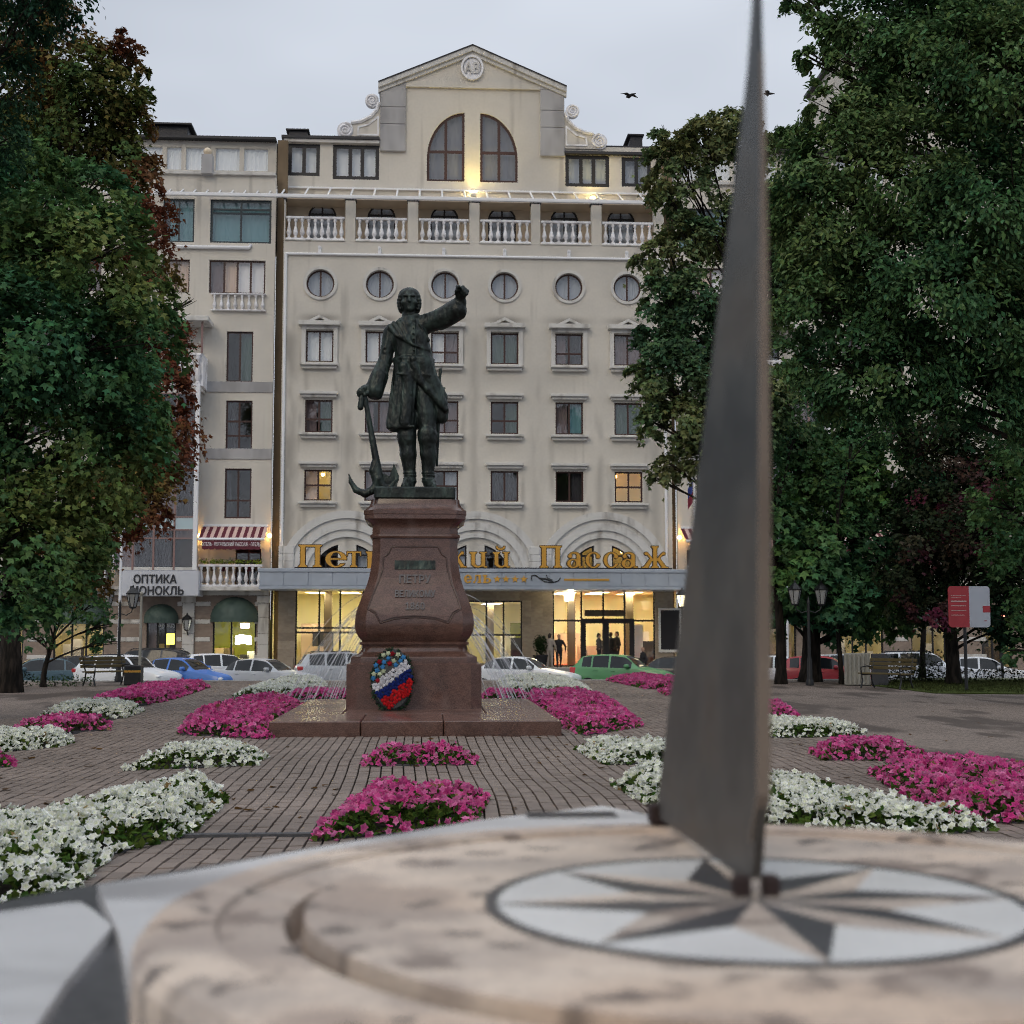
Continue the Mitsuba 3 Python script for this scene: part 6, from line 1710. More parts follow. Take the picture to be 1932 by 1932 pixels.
# ------------------------------------------------------------------ people
def person(key, label, x, zfoot, Y, h=1.72, facing=-90, cloth='cloth_dark', legs='cloth_dark', stride=0.1, arms=((0.10, 0.05), (0.10, 0.05)), bag=False, hairy=True, sit=False):
    t = new(key); tag(t, label, 'person')
    s = h / 1.72; a = math.radians(facing)
    ca, sa = math.cos(a), math.sin(a)
    def W(v): return np.stack([x + s * (v[:, 0] * -sa + v[:, 1] * ca), Y + s * (v[:, 0] * ca + v[:, 1] * sa), zfoot + s * v[:, 2]], 1)   # local: x = left, y = forward
    D = SDF((-0.5, -0.42, -0.02), (0.5, 0.5, 1.8), 0.022)
    hip = 0.90
    for sg, st_ in ((-1, stride), (1, -stride)):
        if sit: D.chain([(sg * 0.09, 0.0, hip, .095), (sg * 0.11, 0.40, hip - 0.03, .075), (sg * 0.11, 0.42, 0.50, .055), (sg * 0.11, 0.36, 0.10, .042)], 0.03)
        else: D.chain([(sg * 0.085, 0, hip, .098), (sg * 0.095, st_ * 0.55 + 0.03, 0.50, .066), (sg * 0.10, st_ * 1.05, 0.09, .044)], 0.03)
        D.cap((sg * 0.10, (0.36 if sit else st_ * 1.05) - 0.03, 0.045), (sg * 0.115, (0.36 if sit else st_ * 1.05) + 0.15, 0.035), 0.045, 0.035, 0.02)
    D.chain([(0, 0, 0.92, .135), (0, 0.0, 1.12, .125), (0, 0.0, 1.32, .14)], 0.05)
    D.cap((-0.14, 0, 1.36), (0.14, 0, 1.36), .085, .085, 0.05); D.cap((-0.1, 0.01, 0.95), (0.1, 0.01, 0.95), .11, .11, 0.05); D.cap((-0.09, 0.02, 1.2), (0.09, 0.02, 1.2), .11, .11, 0.05)
    for sg, (out, f) in zip((-1, 1), arms):
        el = (sg * (0.22 + out), f * 0.4 - 0.03, 1.09); wr = (sg * (0.22 + out * 0.9), f + 0.06, 0.86 + max(0, f) * 0.5)
        D.chain([(sg * 0.19, 0, 1.37, .062), (*el, .05), (*wr, .036)], 0.025)
        for i in range(4): D.cap((wr[0] + 0.012 * (i - 1.5), wr[1] + 0.01, wr[2] - 0.03), (wr[0] + 0.014 * (i - 1.5), wr[1] + 0.03, wr[2] - 0.11 + 0.01 * abs(i - 1.5)), .013, .010, 0.008)
        D.cap((wr[0], wr[1] + 0.02, wr[2] - 0.02), (wr[0] - sg * 0.03, wr[1] + 0.05, wr[2] - 0.07), .014, .011, 0.01)
    D.cap((0, 0.0, 1.40), (0, 0.02, 1.52), .052, .05, 0.03)
    D.ell((0, 0.025, 1.61), (.078, .098, .112), 0.02); D.ell((0, 0.125, 1.595), (.014, .02, .022), 0.01); D.ell((0, 0.06, 1.54), (.05, .055, .04), 0.02)
    for sg in (-1, 1): D.ell((sg * 0.08, 0.01, 1.60), (.014, .022, .032), 0.008)
    v, f = D.surface(); z = v[:, 2]
    fz_ = z[f].mean(1); fxm = np.abs(v[f][:, :, 0]).mean(1)
    hand = (fz_ < 0.87 + 0.25 * max(0, max(q[1] for q in arms))) & (fxm > 0.2 + 0.0) & (fz_ > 0.6)
    skin = (fz_ > 1.49) | hand; low = (fz_ < 0.90) & ~skin; mid = ~skin & ~low
    n_ = np.array(trimesh.Trimesh(v, f, process=False).vertex_normals)
    for nm, msk, m in (('body', skin, 'skin'), ('trousers', low, legs), ('jacket', mid, cloth)):
        vv, ff = compact(v, f[msk]); put(t + '__' + nm, (W(vv), ff), m, True)
    if hairy:
        Hh = SDF((-0.13, -0.14, 1.5), (0.13, 0.16, 1.76), 0.018)
        Hh.ell((0, -0.005, 1.65), (.088, .10, .095), 0.02); Hh.ell((0, -0.05, 1.58), (.08, .065, .09), 0.02); Hh.ell((0, 0.12, 1.585), (.075, .07, .075), 0, True)
        vv, ff = Hh.surface(); put(t + '__hair', (W(vv), ff), 'hair', True)
    if bag:
        vv, ff = MB().box(-0.42, -0.30, -0.12, 0.12, 0.42, 0.62, 0.03).tube([(-0.36, -0.08, 0.6), (-0.36, 0, 0.80), (-0.36, 0.08, 0.6)], 0.012, 5).get()
        put(t + '__bag', (W(vv), ff), 'cloth_dark')
    return t


YPE = 70.9; zfl = fz(1258) - 0.012
person('person', 'woman in dark clothes with a bag walking out of the hotel entrance', fx(1053, YPE), zfl, YPE, 1.68, -90, stride=0.16, arms=((0.05, 0.02), (0.14, -0.05)), bag=True)
person('person', 'person in pale grey clothes standing beside the large pot plant', fx(1036, YPE), zfl, YPE - 0.1, 1.72, 60, 'cloth_grey', 'cloth_grey', 0.04)
person('person', 'person in dark clothes standing alone in the hotel doorway', fx(1127, 73.0), zfl, 73.0, 1.74, 0, stride=0.05, arms=((0.03, 0.15), (0.03, 0.18)))
person('person', 'man in a dark suit seen from behind, left of the pair in the doorway', fx(1150, 73.0), zfl, 73.1, 1.78, 60, stride=0.04, arms=((0.10, 0.0), (0.06, 0.0)))
person('person', 'man in a dark suit facing the street, right of the pair in the doorway', fx(1161, 72.7), zfl, 72.75, 1.82, 200, stride=0.04)
person('person', 'bald man in a dark jacket walking past the entrance behind the green car', fx(1206, 69.0), ZR + 0.13, 68.4, 1.66, 200, stride=0.22, hairy=False)

# potted tree at the entrance
t = new('pot_plant'); tag(t, 'large dark pot plant left of the hotel entrance', 'plant')
c = np.array([fx(1019, 70.9), 70.9, zfl])
put(t + '__pot', MB().lathe([(0.26, 0), (0.36, 0.55), (0.40, 0.56), (0.40, 0.64), (0.34, 0.64)], c[0], c[1], c[2], 14), 'cloth_dark', 40)
r = np.random.default_rng(31); n = 900
d = r.standard_normal((n, 3)); d /= np.linalg.norm(d, axis=1, keepdims=True)
pos = c + [0, 0, 1.15] + d * r.uniform(0.2, 1.0, (n, 1)) * [0.40, 0.40, 0.58]
e1, e2, e3 = frames(n, 0.5, r)
v_, f_, cc = scatter(LEAF_T, LEAF_F, pos, e1, e2, e3, r.uniform(0.08, 0.16, n), np.array([0.02, 0.035, 0.015]) * r.uniform(0.4, 1.5, (n, 1)))
put(t + '__foliage', (v_, f_), 'leaf', color=cc)
put(t + '__stem', MB().tube([c + [0, 0, 0.6], c + [0.02, 0, 1.2]], 0.04, 6), 'bark')
t = new('cafe_chair'); tag(t, 'small grey chair beside the person standing alone in the doorway', 'chair')
cc_ = np.array([fx(1111, 73.2), 73.2, zfl])
put(t + '__seat', MB().box(cc_[0] - .2, cc_[0] + .2, 73.0, 73.4, zfl + .43, zfl + .46, .01), 'curtain_grey')
put(t + '__backrest', MB().box(cc_[0] - .2, cc_[0] - .17, 73.0, 73.4, zfl + .5, zfl + .85, .01), 'curtain_grey')
for dx in (-.17, .17):
    for dy in (73.04, 73.36): put(t + '__leg', MB().tube([(cc_[0] + dx, dy, zfl), (cc_[0] + dx, dy, zfl + .44)], .012, 5), 'trim_chrome')

# ------------------------------------------------------------------ birds
def bird(x, y, label, ang, Y=46.0, span=0.62):
    t = new('bird'); tag(t, label, 'bird')
    c = PY(x, y, Y); B = SDF((-0.2, -0.35, -0.15), (0.2, 0.35, 0.15), 0.012)
    B.chain([(0, 0.16, 0.02, .035), (0, 0.05, 0, .06), (0, -0.12, 0, .045), (0, -0.26, -0.01, .02)], 0.03)
    B.cap((0, 0.16, 0.02), (0, 0.235, 0.015), .02, .004, 0.01); B.cap((-0.03, -0.2, 0), (0.03, -0.3, -0.01), .02, .018, 0.02)
    v, f = B.surface(); put(t + '__body', (rot(v, ang, c), f), 'bird', True)
    for sg in (-1, 1):
        P = [(0.03, 0.10, 0.03), (0.24, 0.15, 0.10), (span, 0.02, 0.02), (0.44, -0.04, 0.03), (0.26, -0.06, 0.07), (0.03, -0.08, 0.02)]
        v = np.array([(sg * p[0] * 0.62, p[1], p[2] + d) for d in (0, -0.012) for p in P])
        f = np.array([[0, 1, 5], [1, 4, 5], [1, 2, 3], [1, 3, 4], [6, 11, 7], [7, 11, 10], [7, 9, 8], [7, 10, 9]] + [[i, (i + 1) % 6, 6 + (i + 1) % 6] for i in range(6)] + [[i, 6 + (i + 1) % 6, 6 + i] for i in range(6)])
        put(t + '__wing', (rot(v, ang, c), f if sg > 0 else f[:, ::-1]), 'bird')


bird(1188, 181, 'black bird flying right of the hotel gable', 0.5)
bird(1449, 177, 'small black bird just right of the gnomon tip', 1.35, 60.0)

# ------------------------------------------------------------------ lamps, poles, bench, notice board
def lamp_post(x, ybase, ylan, label, Y=None, two=True):
    p = G(x, ybase) if Y is None else np.array([fx(x, Y, 1200), Y, 0.0])
    t = new('street_lamp'); tag(t, label, 'street lamp')
    zt_ = PY(x, ylan + 14, p[1])[2]
    put(t + '__post', MB().lathe([(0.13, 0), (0.13, 0.15), (0.09, 0.22), (0.085, 0.8), (0.055, 0.9), (0.045, zt_ - 0.05), (0.06, zt_), (0.03, zt_ + 0.1), (0.002, zt_ + 0.2)], p[0], p[1], 0, 10), 'dark_metal', 40)
    d = 0.43
    for sg in (-1, 1):
        put(t + '__arm', MB().tube([(p[0], p[1], zt_ - 0.28), (p[0] + sg * d * 0.5, p[1], zt_ - 0.34), (p[0] + sg * d * 0.9, p[1], zt_ - 0.24), (p[0] + sg * d, p[1], zt_ - 0.1)], 0.02, 6), 'dark_metal')
        lantern(t + '__lantern', (p[0] + sg * d, p[1], zt_ - 0.1), 0.78)


lamp_post(223, 1286, 1128, 'black double lantern street lamp in front of the optician sign')
lamp_post(1528, 1293, 1122, 'black double lantern street lamp in front of the thick trunk, right of the gnomon')
lamp_post(3, 1290, 1150, 'black street lamp cut off by the left edge of the photo')
t = new('street_lamp'); tag(t, 'lit lantern on a thin post at the right end of the canopy, touching the gnomon', 'street lamp')
Yq = 66.5; p = (fx(1287, Yq, 1140), Yq)
put(t + '__post', MB().lathe([(0.1, ZR), (0.1, ZR + .3), (0.05, ZR + .4), (0.04, fz(1146, Yq))], p[0], p[1], 0, 8), 'dark_metal', 40)
lantern(t + '__lantern', (p[0], p[1], fz(1146, Yq)), 0.95, glow=((1.0, 0.85, 0.5), 1.3))


def pole(key, x, y0, y1, Y, r, m, label, cat):
    t = new(key); tag(t, label, cat)
    X = fx(x, Y, (y0 + y1) / 2); z0, z1 = PY(x, y1, Y)[2], PY(x, y0, Y)[2]
    put(t + '__shaft', MB().tube([(X, Y, z0), (X, Y, z1)], [r, r * 0.7], 8), m, True)
    put(t + '__finial', MB().ball((X, Y, z1), r * 1.4, 1), m, True)
    return t, X, z1


pole('flag_pole', 227, 930, 1275, 64.5, 0.075, 'white_paint', 'white flag pole in front of the left glass bay', 'flag pole')
fp, X_f, z_f = pole('flag_pole', 1312, 880, 1290, 64.5, 0.06, 'white_paint', 'white flag pole with a flag beside the gnomon', 'flag pole')
fl = []
for k_, m in enumerate(('flag_white', 'flag_blue', 'flag_cloth')):
    xs_ = np.linspace(0, 0.42, 9); zz = z_f - 0.2
    v = np.array([(X_f - 0.07 - x * 0.6, 64.5 + 0.05 * math.sin(x * 22 + d * 2), zz - (k_ + d) * 0.5 - x * 0.9) for d in (0, 1) for x in xs_])
    fl.append((v, m))
FLG = new('flag'); tag(FLG, 'limp flag in white, blue and red on the pole beside the gnomon', 'flag')
for v, m in fl: put(FLG + '__stripe', (v, np.array([[i, i + 9, i + 10, i + 1] for i in range(8)])), m)
pole('flag_pole', 1484, 905, 1288, 64.0, 0.06, 'white_paint', 'thin pale flag pole between the gnomon and the double street lamp', 'flag pole')
pole('sign_post', 265, 1120, 1286, 52.0, 0.06, 'concrete', 'pale metal post behind the far left pink bed', 'post')
pole('sign_post', 296, 1170, 1286, 55.0, 0.035, 'dark_metal', 'thin dark post beside the pale metal post', 'post') if False else None


def bench(x, y, ang, label, w=1.75):
    t = new('park_bench'); tag(t, label, 'bench'); p = G(x, y)
    def Q(mb): v, f = mb.get(); return rot(v, ang, p), f
    for i in range(4): put(t + '__seat_slat', Q(MB().box(-w / 2, w / 2, -0.24 + i * 0.12, -0.14 + i * 0.12, 0.42, 0.46, 0.008)), 'bench_wood')
    for i in range(3):
        z = 0.56 + i * 0.12; y0 = 0.27 + i * 0.035
        put(t + '__back_slat', Q(MB().box(-w / 2, w / 2, y0, y0 + 0.035, z, z + 0.095, 0.008)), 'bench_wood')
    for sg in (-1, 1):
        xx = sg * (w / 2 - 0.15)
        put(t + '__leg', Q(MB().tube([(xx, -0.28, 0), (xx, -0.2, 0.22), (xx, -0.24, 0.41), (xx, 0.2, 0.41), (xx, 0.27, 0.55), (xx, 0.38, 0.93)], 0.026, 6).tube([(xx, 0.34, 0), (xx, 0.24, 0.2), (xx, 0.2, 0.41)], 0.026, 6).tube([(xx, -0.24, 0.41), (xx, -0.27, 0.62), (xx, 0.0, 0.66), (xx, 0.3, 0.62)], 0.02, 6)), 'dark_metal', 40)
    return t


bench(1672, 1299, math.radians(-58), 'park bench with a yellowish seat on black iron legs, right of the ribbed concrete bin')
bench(205, 1293, math.radians(50), 'park bench at the edge of the square below the left street lamp')
t = new('litter_bin'); tag(t, 'ribbed pale concrete bin with a dark blue panel beside the park bench', 'litter bin'); p = G(1618, 1293)
def Qr(mb): v, f = mb.get(); return rot(v, math.radians(-18), p), f
put(t + '__body', Qr(MB().box(-0.40, 0.40, -0.2, 0.35, 0, 1.02, 0.02)), 'concrete')
for i in range(6): put(t + '__rib', Qr(MB().box(-0.39 + i * 0.135, -0.31 + i * 0.135, -0.25, -0.2, 0.02, 1.0, 0.015)), 'concrete')
put(t + '__panel', Qr(MB().box(0.43, 0.95, -0.15, 0.3, 0.0, 1.0, 0.02)), 'flag_blue' if False else 'darkstone')
t = new('litter_bin'); tag(t, 'dark square bin with a yellow stripe beside the left street lamp', 'litter bin'); p = G(252, 1292)
put(t + '__body', MB().box(p[0] - .26, p[0] + .26, p[1] - .25, p[1] + .25, 0, 0.62, 0.02), 'dark_metal')
put(t + '__stripe', MB().box(p[0] - .265, p[0] + .265, p[1] - .255, p[1] - .245, 0.4, 0.47), 'gold')
# notice board
t = new('notice_board'); tag(t, 'red and white notice board on a dark post at the right', 'notice board')
p = G(1825, 1304)
Yn = p[1]
x0, x1 = fx(1789, Yn, 1145), fx(1867, Yn, 1145); z0, z1 = PY(1828, 1183.5, Yn)[2], PY(1828, 1106, Yn)[2]
put(t + '__post', MB().tube([(p[0], Yn + 0.05, 0), (p[0], Yn + 0.05, z1 - 0.1)], 0.05, 8), 'dark_metal')
bd = sbox(x0, z0, x1, z1).buffer(-0.1).buffer(0.1); xs_ = x0 + (x1 - x0) * 0.5
put(t + '__white_half', MB().prism(bd.intersection(sbox(xs_, -9, 99, 99)), Yn - 0.03, Yn), 'signwhite'); put(t + '__red_half', MB().prism(bd.intersection(sbox(-99, -9, xs_, 99)), Yn - 0.03, Yn), 'red_sign')
mb = MB(); 
for i, (yy, w, h) in enumerate(((0.77, 0.8, 0.012), (0.72, 0.55, 0.01), (0.615, 0.82, 0.03), (0.515, 0.8, 0.016), (0.40, 0.8, 0.016), (0.29, 0.7, 0.012))):
    hw = (xs_ - x0) * 0.12
    mb.box(x0 + hw, x0 + hw + (xs_ - x0) * w * 0.9, Yn - 0.033, Yn - 0.0305, z0 + (z1 - z0) * yy, z0 + (z1 - z0) * (yy + h))
put(t + '__text_line', mb, 'stripe_pale'); 
put(t + '__red_tab', MB().box(xs_ + (x1 - xs_) * 0.65, x1 + 0.002, Yn - 0.036, Yn - 0.0305, z0 + (z1 - z0) * 0.36, z0 + (z1 - z0) * 0.52), 'red_sign')
put(t + '__red_tab', MB().box(xs_ + (x1 - xs_) * 0.7, x1 - 0.1, Yn - 0.034, Yn - 0.0305, z0 + (z1 - z0) * 0.15, z0 + (z1 - z0) * 0.165), 'red_sign')
# red traffic light behind the trees
t = new('traffic_light'); tag(t, 'traffic light showing red between the trunks behind the notice board', 'traffic light')
Yq = 56.0; X, Z = fx(1892, Yq, 1160), PY(1892, 1161, Yq)[2]
put(t + '__post', MB().tube([(X, Yq + .2, ZR), (X, Yq + .2, Z + .5)], 0.06, 8), 'dark_metal')
put(t + '__housing', MB().box(X - .17, X + .17, Yq, Yq + .3, Z - .75, Z + .25, 0.03), 'dark_metal')
emit(t + '__lens', MB().add([[X + .1 * math.cos(a), Yq - .005, Z + .1 * math.sin(a)] for a in np.arange(12) * math.pi / 6], np.array([[0, i, i + 1] for i in range(1, 11)])), (1.0, 0.05, 0.03), 10)
# ------------------------------------------------------------------ trees
MAPLE = np.array([(0, -0.35, 0), (0.30, -0.12, 0.03), (0.52, 0.22, 0.10), (0.20, 0.20, 0.0), (0, 0.66, -0.06), (-0.20, 0.20, 0.0), (-0.52, 0.22, 0.10), (-0.30, -0.12, 0.03)])
MAPLE_F = np.array([[0, 1, 3], [1, 2, 3], [0, 3, 5], [3, 4, 5], [0, 5, 7], [5, 6, 7]])
OVAL = np.array([(0, -0.5, 0), (0.26, -0.12, 0.05), (0.2, 0.22, 0.03), (0, 0.55, -0.06), (-0.2, 0.22, 0.03), (-0.26, -0.12, 0.05)])
OVAL_F = np.array([[0, 1, 2], [0, 2, 3], [0, 3, 4], [0, 4, 5]])


LEAFGAIN = np.array([1.32, 1.50, 1.50])


def tree(key, label, trunk, Y, blobs, size, palette, r0, seed, dens=1500, leaf=MAPLE, leaf_f=MAPLE_F, zbase=0.0, fork=0.35, group=None, sprays=1.0, lean=(0, 0), cat='tree', gap=0.36, flat=0.55):
    """blobs: (px x, px y, radius in px, depth offset, palette shift) -> leafy masses at the end of limbs"""
    t = new(key); tag(t, label, cat, group)
    r = np.random.default_rng(seed)
    X0 = fx(trunk, Y, 1200)
    C = [(PY(x, y, Y + dy), rad * (Y + dy) / FPX, sh) for x, y, rad, dy, sh in blobs]
    ztop = max(c[0][2] for c in C); zlow = min(c[0][2] - c[1] for c in C)
    H = ztop - zbase
    tops = np.array([c[0] for c in C]); cxm, cym = tops[:, 0].mean() * 0.35 + X0 * 0.65 + lean[0], Y + lean[1]
    tz = np.linspace(0, 1, 14)
    tp = np.stack([X0 + (cxm - X0) * tz ** 2 + 0.12 * np.sin(tz * 5 + seed), Y + (cym - Y) * tz + 0.12 * np.cos(tz * 4 + seed), zbase - 0.1 + (H * 0.86) * tz], 1)
    tr = r0 * (1 - 0.82 * tz) * (1 + 0.3 * np.exp(-tz * 40))
    put(t + '__trunk', MB().tube(tp, tr, 11), 'bark', True)
    lm = MB()
    for c, R, sh in C:
        h = np.clip((c[2] - R * 0.7 - zbase) / (H * 0.86) * 0.8, 0.16, 0.92)
        p0 = np.array([np.interp(h, tz, tp[:, k]) for k in range(3)]); q = np.linspace(0, 1, 9)[:, None]
        if np.linalg.norm(c - p0) < 0.4: continue
        mid = p0 * 0.5 + c * 0.5 + np.array([r.uniform(-.3, .3), r.uniform(-.3, .3), 0.25 * R])
        P = (1 - q) ** 2 * p0 + 2 * q * (1 - q) * mid + q ** 2 * (c + [0, 0, R * 0.2])
        ra = np.interp(h, tz, tr) * 0.28
        lm.tube(P, np.linspace(max(ra, 0.035), 0.02, 9), 6, False)
        for _ in range(5):
            d = r.standard_normal(3); d[2] = abs(d[2]) * 0.6; d /= np.linalg.norm(d)
            s0 = P[5 + r.integers(3)]; e = c + d * R * 0.85
            m2 = (s0 + e) / 2 + r.uniform(-.1, .1, 3) * R
            lm.tube((1 - q) ** 2 * s0 + 2 * q * (1 - q) * m2 + q ** 2 * e, np.linspace(0.028, 0.008, 9), 4, False)
    put(t + '__limbs', lm, 'bark', True)
    PA = []; E1 = []; E2 = []; E3 = []; CO = []; SI = []
    pal = np.array(palette)
    for c, R, sh in C:
        ns = max(6, int(20 * R * R * sprays) + 5)
        u = r.standard_normal((ns, 3)); u /= np.linalg.norm(u, axis=1, keepdims=True)
        nn = meshkit.noise(u * 2.2 + c * 0.7, seed)
        rr = R * (0.50 + 0.62 * r.random(ns) ** 0.6) * (0.72 + 0.5 * nn)
        pc = c + u * rr[:, None] * [1, 1, 0.9]
        keep = meshkit.fbm(pc * 0.55 + seed, 3, 2) > gap
        for k in np.nonzero(keep)[0]:
            n = max(10, int(dens * R * R / ns * r.uniform(0.6, 1.4)))
            n_ = u[k] * 0.75 + np.array([0, 0, 0.75]) + r.standard_normal(3) * 0.15; n_ /= np.linalg.norm(n_)
            a = np.cross(n_, r.standard_normal(3)); a /= np.linalg.norm(a); b = np.cross(n_, a)
            sr = R * r.uniform(0.24, 0.46)
            w = r.standard_normal((n, 3)) * [1, 1, flat * 0.5]
            w[:, :2] *= 0.55
            off = sr * (w[:, :1] * a + w[:, 1:2] * b + w[:, 2:] * n_)
            off[:, 2] -= 0.35 * sr * (w[:, 0] ** 2 + w[:, 1] ** 2)
            p = pc[k] + off
            e3 = n_ + 0.55 * r.standard_normal((n, 3)) + [0, 0, 0.15]; e3 /= np.linalg.norm(e3, axis=1, keepdims=True)
            dn = u[k] * 0.7 + [0, 0, -0.8] + 0.6 * r.standard_normal((n, 3))
            e2 = dn - e3 * (dn * e3).sum(1, keepdims=True); e2 /= np.linalg.norm(e2, axis=1, keepdims=True)
            PA.append(p); E3.append(e3); E2.append(e2); E1.append(np.cross(e2, e3))
            tone = np.clip(meshkit.fbm(pc[k][None] * 0.45 + seed * 3, 3, 1)[0] * 1.7 - 0.35 + sh + r.normal(0, 0.10), 0, 0.999) * (len(pal) - 1)
            i0 = int(tone); cc = pal[i0] * (1 - tone + i0) + pal[min(i0 + 1, len(pal) - 1)] * (tone - i0)
            cc = cc * r.uniform(0.75, 1.25) * r.uniform(0.7, 1.35, (n, 1)) * np.stack([r.uniform(0.85, 1.25, n), np.ones(n), r.uniform(0.8, 1.2, n)], 1)
            cc = cc * LEAFGAIN; CO.append(cc); SI.append(size * r.uniform(0.65, 1.25, n))
    if PA:
        v, f, cc = scatter(leaf, leaf_f, np.vstack(PA), np.vstack(E1), np.vstack(E2), np.vstack(E3), np.concatenate(SI), np.clip(np.vstack(CO), 0.003, 0.5))
        k = put(t + '__crown', (v, f), 'leaf', color=cc)
    return t


GREEN = [(0.022, 0.050, 0.024), (0.044, 0.088, 0.038), (0.075, 0.125, 0.045)]
BLUEGREEN = [(0.016, 0.034, 0.022), (0.030, 0.055, 0.034), (0.055, 0.088, 0.050)]
OLIVE = [(0.040, 0.048, 0.016), (0.075, 0.085, 0.028), (0.105, 0.105, 0.040)]
RUST = [(0.034, 0.020, 0.012), (0.080, 0.034, 0.020), (0.115, 0.046, 0.026)]
MIXED = [(0.018, 0.048, 0.026), (0.040, 0.090, 0.042), (0.070, 0.115, 0.042), (0.095, 0.115, 0.038)]

# left: green maple close by, rust maple behind it
tree('maple_tree', 'large green maple tree filling the left side of the photo', -110, 27.0, [
    (40, 420, 120, 0, .0), (150, 470, 110, -1, .0), (240, 560, 90, 0, .1), (60, 620, 130, -1.5, -.1), (190, 660, 110, -1, .0), (280, 640, 70, 0.5, .1), (60, 820, 130, 0, -.1), (200, 830, 110, 0, .0), (270, 760, 70, 1, .0),
    (-60, 540, 140, 0, 0), (-70, 760, 140, 0, 0), (-80, 340, 130, 1, 0), (60, 1000, 110, -.5, .1), (170, 960, 80, 1, 0), (30, 330, 90, 1.5, .2), (180, 370, 80, 1.5, .3), (-60, 960, 130, 0, 0), (120, 1060, 70, 0, 0), (245, 460, 70, 1, .35), (40, 1110, 80, 0, 0), (260, 860, 55, 1, .1)],
     0.145, MIXED, 0.34, 1, 2300, gap=0.30)
tree('maple_tree', 'rust coloured maple tree behind the large green one, at the left edge of the hotel', 16, 40.0, [
    (120, 130, 90, 0, .2), (60, 60, 80, 0, .1), (180, 170, 70, -.5, .0), (230, 110, 40, 0, .35), (150, 240, 90, 0, .0), (240, 210, 50, 0, .1), (265, 200, 26, 0, .1), (90, 250, 90, 1, .1), (225, 290, 60, 0, -.1), (20, 160, 100, 1, .0),
    (285, 420, 50, 0, .35), (310, 540, 40, 0, .5), (290, 660, 70, 0, .45), (320, 740, 45, 0, .5), (280, 800, 80, 0, .5), (330, 790, 34, 0, .5), (300, 880, 60, 0, .4), (240, 920, 70, 0, .4), (285, 950, 45, 0, .4), (180, 1020, 60, 1, .3), (120, 940, 80, 2, .2), (262, 330, 50, 0, .3), (214, 96, 20, 0, .4), (228, 60, 13, 0, .4), (196, 118, 26, 0, .3), (282, 176, 16, 0, .2), (270, 140, 18, 0, .3), (345, 600, 20, 0, .6), (362, 570, 12, 0, .7), (340, 700, 22, 0, .6), (140, 1080, 60, 1, .35), (225, 1000, 40, .5, .4), (270, 500, 60, 1, .4)],
     0.16, [(0.036, 0.066, 0.026), (0.070, 0.082, 0.026), (0.110, 0.070, 0.028), (0.125, 0.046, 0.028)], 0.30, 2, 1700, gap=0.32)
tree('conifer', 'dark tree top in the upper left corner of the photo', -330, 24.0, [(20, -10, 100, 0, 0), (90, 20, 60, 0, -.1), (-40, 100, 120, 0, -.2), (10, 170, 70, 0.5, -.2), (110, -30, 70, 0, 0), (0, 260, 60, .6, -.2)], 0.10, [(0.010, 0.026, 0.016), (0.020, 0.042, 0.024), (0.030, 0.055, 0.028)], 0.3, 3, 2600, OVAL, OVAL_F)
tree('sapling', 'young tree with a leaning stem in front of the lit shops at the far left', 92, 44.0, [(110, 1140, 40, 0, .1), (60, 1150, 36, 0, .0), (170, 1150, 42, 0, .1), (190, 1185, 26, 0, 0), (30, 1180, 30, .5, -.1), (140, 1110, 36, .5, 0), (75, 1205, 26, 0, 0), (200, 1215, 26, -.5, 0), (40, 1110, 40, 1, 0)], 0.13, GREEN, 0.10, 4, 900)
# right: maple beside the hotel, lindens, broad-leaved tree, dark trees
tree('maple_tree', 'grey green maple tree right of the hotel front, behind the gnomon', 1420, 43.0, [
    (1330, 270, 60, 0, .3), (1270, 300, 50, 0, .4), (1400, 260, 60, 0, .3), (1245, 250, 22, 0, .4), (1240, 345, 34, 0, .4), (1300, 360, 60, .5, .3), (1290, 450, 55, 0, .2), (1235, 480, 36, 0, .2), (1360, 420, 70, 1, .1), (1250, 560, 50, 0, -.1), (1320, 560, 70, 0, -.1), (1225, 640, 34, 0, .1),
    (1290, 660, 70, 0, .0), (1235, 720, 46, 0, .3), (1205, 700, 22, 0, .3), (1360, 700, 80, 1, .0), (1280, 790, 60, 0, .2), (1230, 800, 32, 0, .3), (1345, 850, 60, 0, .1), (1260, 880, 36, 0, .1), (1240, 905, 16, 0, .1), (1420, 560, 80, 1, 0), (1440, 400, 80, .5, .1), (1440, 760, 80, 1, 0), (1480, 330, 80, 0, .2), (1500, 500, 80, 0, 0), (1390, 960, 50, 1, 0)],
     0.18, [(0.030, 0.060, 0.034), (0.052, 0.088, 0.044), (0.080, 0.110, 0.050), (0.112, 0.118, 0.052)], 0.22, 5, 2300, gap=0.32)
